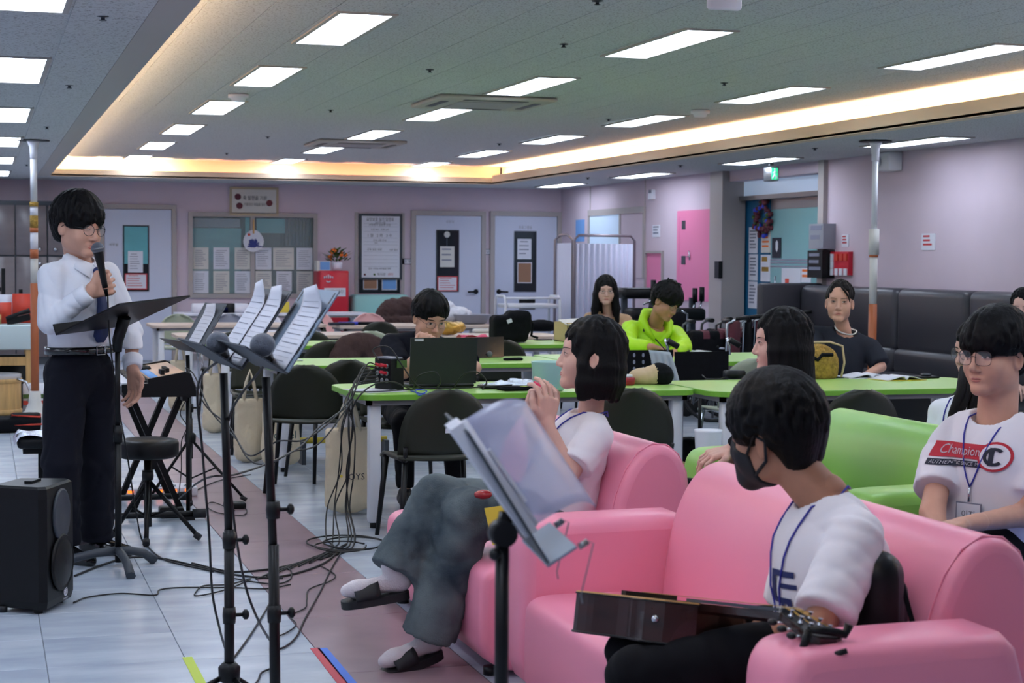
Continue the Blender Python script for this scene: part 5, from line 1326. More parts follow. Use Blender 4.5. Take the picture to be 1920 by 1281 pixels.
cols = [(362, 391), (400, 430), (440, 470), (479, 509), (511, 551), (556, 586)]
rn = ['first', 'second', 'third', 'fourth', 'fifth', 'sixth']
for i, (a, b) in enumerate(cols):
    for r, (c, e) in enumerate(((464, 505), (508, 550))):
        if i == 4: a, b = (512, 551) if r == 0 else (518, 547)
        flat('notice', '%s printed notice from the left in the %s row on the window' % (rn[i], 'upper' if r == 0 else 'lower'), 'notice', a, c+.4*i*.5, b, e+.2*i, 'paper' if (i+r) % 2 else 'paper_warm', d=-.035, th=.002, lines=9, group='notices on the back window')
# ---- framed calligraphy, hanging fan
t, (a0, a1, b0, b1) = flat('framed_calligraphy', 'gold-framed calligraphy with red seals above the window', 'picture', 430, 351, 522, 405, 'paper_warm', d=.01, th=.02, edge='frame_tan')
for (u, v, r) in ((446, 369, .045), (449, 386, .045), (505, 381, .045)): 
    p = at(u, v, YB-.035); m_ = MB(); m_.lathe([(r, 0), (r, .004)], p, 16, 0, (0, -1, 0)); wb(m_, 'red_seal', 'maroon_dots', t)
p = at(470, 370, YB-.035); wtext('축 발전을 기원', .07, 'ink', 'lettering', t, at(478, 372, YB-.035), (1, 0, 0), (0, 0, 1), mx=.33)
wtext('기증하신 마음을 담아', .05, 'ink', 'lettering', t, at(478, 384, YB-.035), (1, 0, 0), (0, 0, 1), mx=.3)
t = thing('hand_fan', 'round white paper fan with a blue tree hanging on the window', 'fan', at(475, 450, YB-.05))
c = at(475.5, 452, YB-.05); m_ = MB(); m_.prism([(.145*math.cos(a)*(1-.12*max(0, math.sin(a))), .155*math.sin(a)) for a in np.linspace(0, 2*math.pi, 28, endpoint=False)], c, (1, 0, 0), (0, 0, 1), (0, 1, 0), .006); wb(m_, 'leaf', 'paper', t)
m_ = MB(); m_.tube([at(475.5, 412, YB-.05), at(475.5, 438, YB-.055)], .012, 8); wb(m_, 'handle', 'wood_light', t)
rr = random.Random(3); m_ = MB(); q = at(479, 460, YB-.054)
for k in range(26):
    a = rr.uniform(.1, 3.0); r = rr.uniform(.03, .09); m_.obox(q+V3(math.cos(a)*r-.02, -.0005*k*.2, math.sin(a)*r-.03), (math.cos(a), 0, math.sin(a)), (0, 1, 0), (-math.sin(a), 0, math.cos(a)), .035, .001, .008)
wb(m_, 'painted_tree', 'fan_blue', t); m_ = MB(); m_.lathe([(.02, 0), (.02, .002)], at(467, 440, YB-.052), 14, 0, (0, -1, 0)); wb(m_, 'red_dot', 'red_plain', t)
# ---- doors
def wall_door(nm, label, u0, v0, u1, glass, sill='door_white'):
    x0, x1, _, z1 = bw(u0, v0, u1, v0+100, .0); z1 = at((u0+u1)/2, v0, YB)[2]
    d = MB(); d.box((x0, YB-.03, .01), (x1, YB+.01, z1)); o = d.build(nm, sill); tag(o, label, kind='structure')
    f = MB(); e = .07; f.box((x0-e, YB-.045, 0), (x0-.006, YB, z1+e)); f.box((x1+.006, YB-.045, 0), (x1+e, YB, z1+e)); f.box((x0-.006, YB-.045, z1+.006), (x1+.006, YB, z1+e)); f.build('door_frame', 'frame_beige', o)
    g0, g1, h0, h1 = bw(*glass, .03); MB().box((g0, YB-.034, h0), (g1, YB-.03, h1)).build('glass_panel', 'dark_glass', o)
    m_ = MB(); k = .012; m_.box((g0-k, YB-.04, h0-k), (g0, YB-.03, h1+k)); m_.box((g1, YB-.04, h0-k), (g1+k, YB-.03, h1+k)); m_.box((g0, YB-.04, h0-k), (g1, YB-.03, h0)); m_.box((g0, YB-.04, h1), (g1, YB-.03, h1+k)); m_.build('glass_bead', 'stand_grey', o)
    return o
def lever(door, u, v, sg):
    p = at(u, v, YB-.03); m_ = MB(); m_.lathe([(.035, 0), (.035, .02), (.02, .03), (.02, .05)], p, 16, 0, (0, -1, 0)); m_.tube([p+V3(0, -.045, 0), p+V3(sg*.13, -.05, -.005)], .014, 8); m_.build('lever_handle', 'black_plastic', door)
d1 = wall_door('door_1', 'white door with a teal glass strip behind the singing man', 196, 393, 321, (232, 424, 278, 545))
a0, a1, b0, b1 = bw(233, 425, 277, 495, .036); MB().box((a0, YB-.036, b0), (a1, YB-.0345, b1)).build('teal_film', 'teal_blind', d1)
text_mesh('사무실', .045, 'ink', 'lettering', d1, at(213, 459, YB-.033), (1, 0, 0), (0, 0, 1))
flat('notice', 'pale sheet inside the teal glass strip of the left door', 'notice', 240, 471, 268, 511, 'paper', d=.037, th=.002, lines=7)
flat('notice', 'red-bordered notice low on the left door glass', 'notice', 234, 513, 276, 543, 'paper', d=.037, th=.002, lines=5, lmt='ink_red', edge='ink_red')
d2 = wall_door('door_2', 'white door with dark glass strip and a clock-like tag, middle', 779, 405, 901, (819, 433, 859, 546))
lever(d2, 892, 547, -1); text_mesh('상담실', .045, 'ink_light', 'lettering', d2, at(844, 416, YB-.033), (1, 0, 0), (0, 0, 1))
flat('notice', 'white sheet hanging in the glass of the middle door', 'notice', 825, 462, 852, 501, 'paper_warm', d=.037, th=.002, lines=3)
flat('notice', 'red-bordered notice on the glass of the middle door', 'notice', 820, 518, 858, 546, 'paper', d=.037, th=.002, lines=5, lmt='ink_red', edge='ink_red')
t = thing('door_tag', 'round white tag on a cord in the middle door glass', 'tag', at(838, 440, YB-.04)); m_ = MB(); m_.lathe([(.042, 0), (.045, .006), (.042, .012)], at(838, 440, YB-.035), 20, 0, (0, -1, 0)); wb(m_, 'disc', 'paper_warm', t); m_ = MB(); m_.tube([at(838, 445, YB-.04), at(838, 462, YB-.04)], .003, 6); wb(m_, 'cord', 'ink_light', t)
d3 = wall_door('door_3', 'white door with narrow dark glass at the far right of the back wall', 927, 406, 1043, (965, 435, 1004, 546))
lever(d3, 935, 547, 1); text_mesh('프로그램실', .055, 'ink_light', 'lettering', d3, at(985, 427, YB-.033), (1, 0, 0), (0, 0, 1), mx=.2)
flat('notice', 'pale blue sheet in the glass of the right door', 'notice', 970, 448, 996, 486, 'paper', d=.037, th=.002, lines=4)
flat('notice', 'framed brown photo in the glass of the right door', 'picture', 970, 492, 997, 531, 'photo_brown', d=.037, th=.003, edge='paper')
a0, a1, b0, b1 = bw(973, 557, 1003, 580, .03); MB().box((a0, YB-.04, b0), (a1, YB-.03, b1)).build('vent_slot', 'black_plastic', d3)
for (u0, v0, u1, v1, tx, lb) in ((752, 485, 777, 496, '프로그램실', 'small grey door sign left of the middle door'), (902, 467, 927, 478, '상담실', 'small grey door sign between the two right doors')):
    t, _ = flat('door_sign', lb, 'sign', u0, v0, u1, v1, 'white_plastic', d=.0, th=.012, edge='ink'); wtext(tx, .05, 'ink', 'lettering', t, at((u0+u1)/2, (v0+v1)/2, YB-.016), (1, 0, 0), (0, 0, 1), mx=.14)
# ---- notice board, whiteboard, two prints
flat('notice_board', 'black pin board behind the whiteboard', 'board', 673, 404, 750, 550, 'dark_glass', d=.004, th=.012)
t, (a0, a1, b0, b1) = flat('whiteboard', 'white monthly schedule board with black frame on the back wall', 'whiteboard', 677, 405, 750, 521, 'paper', d=.02, th=.015)
fr = MB(); k = .03
fr.rbox((a0-k, YB-.042, b0-k), (a0+.008, YB-.015, b1+k), .008, 2); fr.rbox((a1-.008, YB-.042, b0-k), (a1+k, YB-.015, b1+k), .008, 2); fr.box((a0, YB-.042, b0-k), (a1, YB-.015, b0+.004)); fr.box((a0, YB-.042, b1-.004), (a1, YB-.015, b1+k)); wb(fr, 'frame', 'stand_grey', t)
L2 = lambda u, v: at(u, v, YB-.037)
wtext('요양보호 실기 일정표', .06, 'ink', 'lettering', t, L2(713, 412), (1, 0, 0), (0, 0, 1), mx=.40)
rows_ = [(713, 418, '2023년 9월', .055, .2), (712, 422, '사회복지 실습생 모집', .06, .42), (712, 431, '오전 9시 - 오후 6시', .055, .3), (712, 442, '1 월   2 화   3 수', .09, .4), (712, 451, '프로그램 안내', .055, .25), (705, 456, '장소', .05, .1), (702, 468, '교육 실습 상담', .06, .22), (738, 469, '신청 접수', .055, .14), (712, 504, '문의 사항은 사무실로 연락', .05, .5)]
for (u, v, tx, sz, mx) in rows_: wtext(tx, sz*.6, 'ink', 'lettering', t, L2(u, v), (1, 0, 0), (0, 0, 1), mx=mx)
ln = MB()
for v in (419.5, 425, 434, 446, 453, 459, 472, 479, 486, 493, 500):
    p0, p1 = L2(682, v), L2(746, v+1); ln.box((p0[0], p0[1], p0[2]-.0012), (p1[0], p0[1]+.001, p0[2]+.0012))
wb(ln, 'ruled_lines', 'ink_light', t)
m_ = MB()
for u, mt_ in ((684, 0), (702, 1)): m_.lathe([(.016, 0), (.016, .002)], L2(u, 515), 12, mt_, (0, -1, 0))
wb(m_, 'logo_dots', ['maroon_dots', 'leaf'], t); wtext('복지관', .045, 'ink', 'lettering', t, L2(715, 515), (1, 0, 0), (0, 0, 1), mx=.16); wtext('센터', .045, 'ink_red', 'lettering', t, L2(732, 515), (1, 0, 0), (0, 0, 1))
flat('print', 'small reddish photo print pinned below the whiteboard', 'picture', 681, 523, 708, 543, 'photo_brown', d=.016, th=.003, edge='paper'); flat('print', 'small light blue print pinned below the whiteboard', 'picture', 716, 523, 744, 544, 'blueprint', d=.016, th=.003, edge='paper')
# board surround
m_ = MB(); a0, a1, b0, b1 = bw(665, 404, 752, 552); m_.box((a0, YB-.012, b0-.05), (a0+.05, YB, b1+.04)); m_.box((a1, YB-.012, b0-.05), (a1+.05, YB, b1+.04)); m_.box((a0, YB-.012, b0-.05), (a1+.05, YB, b0)); tag(m_.build('trim_7', 'frame_beige'), kind='structure')
# ---- red fire-hose style cabinet with plants
t = thing('red_cabinet', 'red metal cabinet with white label standing by the back wall', 'cabinet', at(624, 560, 24.0)*V3(1, 1, 0))
xa, xb = at(600, 540, 23.9)[0], at(654, 540, 23.9)[0]; zt = at(628, 508, 23.9)[2]; zb_ = .35
wb(MB().rbox((xa, 23.9, zb_), (xb, 24.4, zt), .01, 1), 'body', 'red_box', t); wb(MB().rbox((xa+.012, 23.885, zb_+.02), (xb-.012, 23.9, zt-.02), .006, 1), 'door', 'red_box', t)
m_ = MB(); p, q = at(608, 540, 23.88), at(648, 556, 23.88); m_.box((p[0], 23.878, q[2]), (q[0], 23.884, p[2])); o = wb(m_, 'label_plate', 'paper', t); wtext('AED 자동심장충격기', .07, 'ink', 'lettering', o, (p+q)/2-V3(0, .004, 0), (1, 0, 0), (0, 0, 1), mx=.26)
m_ = MB(); c = at(616, 522, 23.883)
for k in range(5): m_.tube([c+V3(-.06+.03*k, 0, .0), c+V3(-.055+.027*k, 0, .05-.012*abs(k-2))], .009, 6)
m_.tube([c+V3(-.03, 0, -.04), c+V3(0, 0, -.055), c+V3(.03, 0, -.04)], .008, 6); wb(m_, 'emblem', 'paper', t)
m_ = MB(); m_.box((xa+.02, 23.87, zt-.36), (xa+.06, 23.885, zt-.27)); wb(m_, 'latch', 'chrome', t)
wb(MB().box((xa+.03, 23.93, 0), (xb-.03, 24.38, zb_)), 'stand', 'white_metal', t)
t, _ = flat('picture_frame', 'small blue certificate frame on top of the red cabinet', 'picture', 599, 490, 619, 507, 'blueprint', d=.45, th=.015, edge='paper'); 
t = thing('book', 'thin pale book leaning beside the certificate frame', 'book', at(595, 500, 24.05)); p, q = at(593, 489, 24.05), at(598, 508, 24.05); wb(MB().box((p[0], 24.0, q[2]), (q[0], 24.2, p[2])), 'cover', 'paper_warm', t)
t = thing('potted_plant', 'small potted plant with orange flowers on the red cabinet', 'plant', at(630, 508, 24.1)); c = at(632, 507, 24.1)
m_ = MB(); m_.lathe([(.05, 0), (.07, .03), (.075, .1), (.07, .11)], c, 14); wb(m_, 'pot', 'white_plastic', t)
rr = random.Random(5); m_ = MB(); fl_ = MB()
for k in range(110):
    a, e, r = rr.uniform(0, 6.28), rr.uniform(.1, 1.4), rr.uniform(.08, .2); p = c+V3(math.cos(a)*math.cos(e)*r*1.2, math.sin(a)*math.cos(e)*r*.8, .13+math.sin(e)*r); d = unit((math.cos(a), math.sin(a), .6)); s_ = unit(np.cross(d, (0, 0, 1)))
    if k % 7 == 0: fl_.ball(p, .022, 8, 6)
    else: m_.add([p-d*.05, p+s_*.022, p+d*.05, p-s_*.022], [(0, 1, 2, 3)])
o = wb(m_, 'foliage', 'leaf', t); tag(o, kind='stuff'); o = wb(fl_, 'flowers', 'flower_orange', t); tag(o, kind='stuff')
# ---- grey lockers at the far left
t = thing('locker_cabinet', 'grey wood-grain wall cabinet with chrome knobs at the far left', 'cabinet', (.0, 24.2, 0))
lx = [at(u, 500, 24.05)[0] for u in (-80, -28, 29, 89, 148)]; zt, zm, zl = at(50, 385, 24.05)[2], at(50, 480, 24.05)[2], .1
wb(MB().box((lx[0], 24.05, .0), (lx[4], 24.48, zt+.06)), 'carcass', 'stand_grey', t)
for k in range(4):
    for (a, b) in ((zl, zm-.01), (zm+.01, zt)):
        o = wb(MB().rbox((lx[k]+.008, 24.025, a), (lx[k+1]-.008, 24.05, b), .006, 1), 'door', 'locker_grey', t)
        m_ = MB(); m_.ball((lx[k]+.1 if k % 2 else lx[k+1]-.1, 24.01, (zm+.09 if b > zm+.1 else zm-.1)), .028, 10, 7); wb(m_, 'knob', 'chrome', o)
# ================================================================== right wall (plane x = XR)
def rwp(u, v, d=0): return atx(u, v, XR-d)
def rflat(name, label, cat, u0, v0, u1, v1, mt, d=.0, th=.006, lines=0, lmt='ink_light', edge=None, X=None):
    X = (XR if X is None else X)-d; a, b = atx(u0, (v0+v1)/2, X), atx(u1, (v0+v1)/2, X); c, e = atx((u0+u1)/2, v1, X), atx((u0+u1)/2, v0, X)
    y1, y0, z0, z1 = a[1], b[1], c[2], e[2]; t = thing(name, label, cat, (X, (y0+y1)/2, (z0+z1)/2)); wb(MB().box((X-th, y0, z0), (X, y1, z1)), 'panel', mt, t); x = X-th; h_, w_ = z1-z0, y1-y0
    rr = random.Random(int(u0))
    if edge:
        q = min(w_, h_)*.07; m_ = MB(); m_.box((x-.003, y0, z0), (x, y0+q, z1)); m_.box((x-.003, y1-q, z0), (x, y1, z1)); m_.box((x-.003, y0+q, z0), (x, y1-q, z0+q)); m_.box((x-.003, y0+q, z1-q), (x, y1-q, z1)); wb(m_, 'border', edge, t)
    if lines:
        m_ = MB()
        for k in range(lines): zz = z1-h_*(.15+.75*k/lines); m_.box((x-.002, y0+w_*(.1+.3*rr.random()), zz-h_*.2/lines), (x, y1-w_*.12, zz+h_*.15/lines))
        wb(m_, 'print', lmt, t)
    return t, (y0, y1, z0, z1), x
XF = XR-.06
# sliding window, poster and small things on the far part
t, (y0, y1, z0, z1), x = rflat('x', 'x', 'x', 1107, 402, 1208, 520, 'frame_beige', X=XF, th=.03); bpy.data.objects.remove(t.children[0]); bpy.data.objects.remove(t)
m_ = MB(); e = .05
m_.box((XF-.03, y0-e, z1), (XF, y1+e, z1+.08)); m_.box((XF-.03, y1, z0), (XF, y1+e, z1)); m_.box((XF-.03, y0-e, z0), (XF, y0, z1)); ym = atx(1164, 450, XF)[1]; m_.box((XF-.02, ym-.03, z0), (XF, ym+.03, z1)); w2 = m_.build('window_2', 'frame_beige'); tag(w2, 'sliding frosted window above the folding screen', kind='structure')
MB().box((XF-.012, ym+.03, z0), (XF-.004, y1, z1)).build('pane', 'frost_pane', w2); MB().box((XF-.012, y0, z0), (XF-.004, ym-.03, z1)).build('sliding_panel', 'wall_pink', w2)
for u in (1107, 1210): 
    p = atx(u, 372, XF); MB().box((XF-.006, p[1]-.012, z1+.08), (XF, p[1]+.012, ZC)).build('wall_seam', 'frame_beige', w2)
rflat('poster', 'small blue and green poster beside the sliding window', 'poster', 1080, 412, 1096, 453, 'blueprint', X=XF)
rflat('thermostat', 'small white sensor box high on the right wall', 'sensor', 1219, 356, 1229, 374, 'white_plastic', X=XF, th=.03, lines=1)
rflat('notice', 'small white notice on the pink wall right of the folding screen', 'notice', 1224, 422, 1238, 445, 'paper', X=XF, lines=3)
# pink niche and pink service door
t, (y0, y1, z0, z1), x = rflat('pink_niche', 'recessed pink niche in the right wall beside the folding screen', 'niche', 1213, 475, 1243, 545, 'pink_paint', X=XF, th=.004); tag(t, kind='structure'); del t['category']; t.name = 'trim_8'
m_ = MB(); m_.box((XF-.03, y0-.03, z1), (XF-.004, y1+.03, z1+.03)); m_.box((XF-.03, y1, z0), (XF-.004, y1+.03, z1)); m_.box((XF-.03, y0-.03, z0), (XF-.004, y0, z1)); wb(m_, 'surround', 'frame_beige', t)
t, (y0, y1, z0, z1), x = rflat('service_door', 'bright pink service door in the right wall', 'door', 1272, 394, 1333, 564, 'pink_paint', X=XF, th=.02, edge='pink_paint'); tag(t, kind='structure'); del t['category']; t.name = 'door_4'
for (u0, v0, u1, v1) in ((1279, 414, 1285, 430), (1278, 480, 1285, 496)):
    a, b = atx(u0, v0, XF-.022), atx(u1, v1, XF-.022); wb(MB().box((XF-.026, b[1], b[2]), (XF-.02, a[1], a[2])), 'dark_plate', 'stand_grey', t)
p = atx(1293, 480, XF-.03); m_ = MB(); m_.tube([p+V3(0, .03, .06), p, p+V3(0, 0, -.05)], .008, 6); m_.tube([p, p+V3(0, .1, -.01)], .006, 6); wb(m_, 'lever', 'chrome', t)
rflat('light_switch', 'white light switch on the right wall near the pillar', 'switch', 1333, 530, 1339, 551, 'white_plastic', X=XF, th=.015)
rflat('door_closer', 'small black holder fixed on the beige pillar', 'holder', 1347, 490, 1355, 522, 'black_plastic', X=XR-.085, th=.05)
# ---- entrance: transom, teal door, glass door
XE = XR+.55
tr, (y0, y1, z0, z1), x = rflat('x', 'glass transom over the entrance', 'window', 1385, 330, 1538, 364, 'frost_pane', X=XR+.2, th=.02); tr.name = 'window_3'; tag(tr, kind='structure'); del tr['category']
m_ = MB(); m_.box((XR+.12, y0-.3, z0-.05), (XR+.22, y1+.1, z0)); m_.box((XR+.12, y0-.3, z1), (XR+.22, y1+.1, z1+.06)); wb(m_, 'rail', 'steel', tr)
EYa, EYb = EY0-.1, EY1+.1
gd, (y0, y1, z0, z1), x = rflat('x', 'frosted teal glass entrance door', 'door', 1447, 370, 1536, 690, 'glass_door', X=XR+.22, th=.02); gd.name = 'door_5'; tag(gd, kind='structure'); del gd['category']; gy0, gy1 = y0, y1
m_ = MB(); m_.box((x-.004, y0, z1-.12), (x, y1, z1)); wb(m_, 'top_rail', 'steel', gd)
for v in (487, 492, 499): p = atx(1447, v, x); q = atx(1536, v-4, x); m_ = MB(); m_.box((x-.003, y0, p[2]-.012), (x, y1, p[2]+.006)); wb(m_, 'band', 'grey_plastic', gd)
p = atx(1453, 545, x-.05); m_ = MB(); m_.tube([p+V3(0, 0, .16), p-V3(0, 0, .16)], .012, 8); wb(m_, 'pull_bar', 'chrome', gd)
td, (y0, y1, z0, z1), x2 = rflat('x', 'open teal door leaf with notices inside the entrance', 'door', 1388, 366, 1448, 700, 'teal_door', X=XR+.26, th=.04); td.name = 'door_6'; tag(td, kind='structure'); del td['category']
m_ = MB(); m_.box((XR+.9, EY0-1.2, 0), (XR+1.0, EY1+3.2, ZC)); m_.box((XR+.2, EY1+2.2, 0), (XR+1.0, EY1+2.3, ZC)); m_.box((XR+.2, EY0-1.3, 0), (XR+1.0, EY0-1.2, ZC)); m_.build('wall_entry', 'frame_beige')['kind'] = 'structure'
m_ = MB(); m_.box((XR+.05, EY1-.02, 0), (XR+.2, EY1+.0, ZC-.15)); 
XN = XR+.215
rflat('notice', 'top left sheet on the teal door', 'notice', 1405, 426, 1421, 475, 'paper', X=XN, lines=6); rflat('notice', 'middle left sheet on the teal door', 'notice', 1405, 477, 1421, 526, 'paper', X=XN, lines=6); rflat('notice', 'bottom left sheet on the teal door', 'notice', 1404, 528, 1420, 578, 'paper', X=XN, lines=6)
rflat('notice', 'orange-footed sheet on the teal door below the wreath', 'notice', 1428, 430, 1445, 474, 'paper_warm', X=XN, lines=4, lmt='flower_orange'); rflat('notice', 'sheet with a golden emblem on the teal door', 'notice', 1427, 478, 1445, 528, 'paper', X=XN, lines=2, lmt='gold')
t = thing('wreath', 'dark red and green wreath with blue ribbon hung on the teal door', 'wreath', atx(1431, 408, XN-.03)); c = atx(1431, 409, XN-.04); rr = random.Random(9)
W_ = (MB(), MB(), MB())
for k in range(110):
    a = rr.uniform(0, 6.28); r = .15+rr.uniform(-.045, .045); p = c+V3(rr.uniform(-.03, .02), math.cos(a)*r*1.15, math.sin(a)*r*1.1); W_[0 if k % 3 else (1 if k % 2 else 2)].ball(p, rr.uniform(.018, .032), 7, 5)
for q, nm, mt_ in zip(W_, ('berries', 'leaves', 'ribbons'), ('maroon_dots', 'leaf', 'blue_plastic')): o = wb(q, nm, mt_, t); tag(o, kind='stuff')
t, (y0, y1, z0, z1), x = rflat('sign', 'small dark sign with a white badge on the glass door', 'sign', 1449, 446, 1465, 484, 'logo_navy', X=XR+.2, th=.012); m_ = MB(); c = atx(1457, 463, x); m_.prism([(-.03, .05), (0, .075), (.03, .05), (.03, -.02), (0, -.06), (-.03, -.02)], c-V3(.002, 0, 0), (0, -1, 0), (0, 0, 1), (-1, 0, 0), .003); wb(m_, 'badge', 'paper', t)
t, _, x = rflat('notice', 'white poster with a red extinguisher drawing on the glass door', 'poster', 1466, 503, 1502, 557, 'paper', X=XR+.2); p = atx(1477, 533, x); m_ = MB(); m_.tube([p-V3(.004, 0, .09), p+V3(-.004, 0, .06)], .028, 10); wb(m_, 'drawing', 'red_plain', t)
rflat('notice', 'small orange-headed notice on the glass door', 'notice', 1503, 503, 1521, 530, 'paper', X=XR+.2, lines=2, lmt='flower_orange')
# exit sign
t = thing('exit_sign', 'green lit running-man exit sign on the ceiling above the entrance', 'exit sign', atx(1440, 328, XR-.35)); p = atx(1440, 327, XR-.35); m_ = MB(); m_.rbox(p-V3(.045, .16, .075), p+V3(.05, .02, .075), .008, 1); wb(m_, 'housing', 'steel', t)
m_ = MB(); m_.box(p+V3(-.035, -.165, -.06), p+V3(.035, -.16, .06)); wb(m_, 'lit_face', 'exit_green', t); m_ = MB(); m_.box(p+V3(-.02, -.09, .09), p+V3(.02, -.05, ZC-p[2])); wb(m_, 'bracket', 'steel', t)
for q, w_ in (((-.0, .035), .012), ((.0, .0), .018), ((-.018, -.03), .012), ((.018, -.035), .012)): pass
m_ = MB(); c = p+V3(0, -.167, 0); m_.ball(c+V3(0, 0, .045), (.012, .002, .012), 8, 6); m_.tube([c+V3(0, 0, .03), c+V3(-.005, 0, -.01), c+V3(-.025, 0, -.05)], .008, 6); m_.tube([c+V3(-.005, 0, -.01), c+V3(.022, 0, -.03), c+V3(.018, 0, -.055)], .007, 6); m_.tube([c+V3(-.022, 0, .005), c+V3(0, 0, .025), c+V3(.024, 0, .012)], .006, 6); wb(m_, 'running_man', 'paper', t)
# near part: emergency lamp, devices, papers
t = thing('emergency_lamp', 'twin-bulb emergency lamp high on the right wall beside the pole', 'lamp', rwp(1667, 303)); p = rwp(1667, 303, .08); m_ = MB(); m_.rbox(p-V3(.07, .12, .09), p+V3(.08, .12, .09), .02, 2); wb(m_, 'case', 'white_metal', t); m_ = MB(); m_.lathe([(.045, 0), (.05, .03), (.02, .05)], p+V3(-.07, .06, 0), 14, 0, (-1, .3, -.1)); wb(m_, 'bulb', 'paper', t)
t, _, x = rflat('time_recorder', 'grey metal time recorder on the wall right of the entrance', 'recorder', 1540, 420, 1567, 467, 'grey_box', th=.14, lines=2); t, _, x = rflat('wall_phone_box', 'black box below the grey time recorder', 'box', 1537, 470, 1565, 521, 'black_plastic', th=.14, lines=3)
t, (y0, y1, z0, z1), x = rflat('card_rack', 'red wall rack with white cards beside the black box', 'rack', 1565, 472, 1599, 516, 'red_box', th=.05)
for r in range(3):
    for k in range(4):
        if r == 1 and k: continue
        ya = y1-(k+.5)*(y1-y0)/4; za = z1-(r+.5)*(z1-z0)/3.2-.02; wb(MB().box((x-.012, ya-.03, za-.035), (x, ya+.03, za+.035)), 'card', 'paper' if r != 0 or k == 0 else 'red_plain', t)
rflat('notice', 'small pink-printed notice above the red card rack', 'notice', 1579, 440, 1592, 463, 'paper', lines=3, lmt='ink_red'); rflat('notice', 'white notice with pink print alone on the right wall', 'notice', 1729, 438, 1754, 469, 'paper', lines=3, lmt='ink_red')
# ---- air conditioners and small ceiling things
def cassette(label, u, v):
    c = atz(u, v, ZU); t = thing('air_conditioner', label, 'air conditioner', (c[0], c[1], ZU)); x, y = c[0], c[1]
    m_ = MB(); m_.rbox((x-.48, y-.48, ZU-.035), (x+.48, y+.48, ZU-.002), .015, 2); wb(m_, 'panel', 'ceiling_gyp', t)
    m_ = MB(); m_.box((x-.26, y-.26, ZU-.04), (x+.26, y+.26, ZU-.034)); wb(m_, 'grille', 'trim_grey', t)
    for dx, dy, a, b in ((0, -.38, .26, .03), (0, .38, .26, .03), (-.38, 0, .03, .26), (.38, 0, .03, .26)): m_ = MB(); m_.box((x+dx-a, y+dy-b, ZU-.038), (x+dx+a, y+dy+b, ZU-.033)); wb(m_, 'louvre', 'black_plastic', t)
cassette('square ceiling air conditioner between middle and right light rows, nearer one', 905, 189); cassette('square ceiling air conditioner between the light rows, farther one', 665, 267)
k = 0
for (u, v, z) in ((193, 29, ZC), (130, 159, ZC), (88, 237, ZC), (50, 308, ZC), (806, 130, ZU), (620, 206, ZU), (1120, 1, ZU), (1057, 82, ZU), (502, 256, ZU), (425, 287, ZU), (1358, 155, ZU), (1141, 223, ZU), (936, 269, ZU), (1528, 278, ZC), (1276, 310, ZC), (1102, 333, ZC)):
    c = atz(u, v, z); t = thing('sprinkler', ('small dark sprinkler head in the %s ceiling, number %s from the left' % ('low' if z == ZC else 'raised', ['one', 'two', 'three', 'four', 'five', 'six', 'seven', 'eight', 'nine', 'ten', 'eleven', 'twelve', 'thirteen', 'fourteen', 'fifteen', 'sixteen'][k])), 'sprinkler', (c[0], c[1], z), group='ceiling sprinklers'); k += 1
    t['label'] = 'small dark sprinkler head in the ceiling'; m_ = MB(); m_.lathe([(.028, -.002), (.026, -.005), (.009, -.008), (.009, -.018), (.016, -.019), (.016, -.022)], (c[0], c[1], z), 12); wb(m_, 'head', 'stand_grey', t)
for (u, v, lb) in ((447, 176, 'round smoke detector by the left light row'), (1313, 206, 'round smoke detector by the right light row')):
    c = atz(u, v, ZU); t = thing('smoke_detector', lb, 'detector', (c[0], c[1], ZU)); m_ = MB(); m_.lathe([(.08, -.004), (.08, -.03), (.06, -.035), (.05, -.06), (.03, -.062)], (c[0], c[1], ZU), 18); wb(m_, 'body', 'white_plastic', t)
# hanging sign at the top edge
c = at(1358, 4, 7.2); t = thing('hanging_sign', 'white hanging sign cut by the top edge of the photo', 'sign', c); m_ = MB(); m_.rbox(c-V3(.08, .02, .035), c+V3(.08, .02, .2), .01, 1); wb(m_, 'panel', 'white_plastic', t)
m_ = MB()
for dx in (-.06, .06): m_.cyl(c+V3(dx, 0, .18), (c[0]+dx, c[1], ZU), .004, 6)
wb(m_, 'wires', 'chrome', t)
# ================================================================== soft lumps: bags, jackets, cloths
def lump(name, label, cat, prims, mt, res=.012, amp=.006, seed=1, group=None, part='body', planes=(), mats=None, split=None):
    """prims: ('e', centre, radii) / ('c', a, b, ra, rb) / ('b', centre, half, round)"""
    lo, hi = np.full(3, 9e9), np.full(3, -9e9)
    for p in prims:
        pts, r = ([p[1], p[2]], max(p[3], p[4])) if p[0] == 'c' else ([p[1]], np.max(p[2]) if p[0] == 'e' else np.linalg.norm(p[2]))
        for q in pts: lo = np.minimum(lo, np.asarray(q)-r-.03); hi = np.maximum(hi, np.asarray(q)+r+.03)
    f = Field(lo, hi, res)
    for i, p in enumerate(prims):
        k = .0 if i == 0 else .03
        if p[0] == 'e': f.ell(p[1], p[2], k=k)
        elif p[0] == 'c': f.cap(p[1], p[2], p[3], p[4], k=k)
        else: f.box(p[1], p[2], p[3], k=k)
    if amp: f.fn(wrinkle(seed, amp, .08))
    for pp, nn in planes: f.plane(pp, nn)
    V_, Q_ = f.mesh(); V_ = smooth_v(V_, Q_, 1, .4); zmin = V_[:, 2].min()
    t = thing(name, label, cat, (V_[:, 0].mean(), V_[:, 1].mean(), zmin), group=group)
    mi = 0 if split is None else split(V_[Q_].mean(1)).astype(int)
    me = np_mesh(part, [(V_, Q_, mi)], mats or [mt]); ob = bpy.data.objects.new(part, me); COL.objects.link(ob); ob.parent = t; ob.location = -off(t)
    return t
TZ = .721
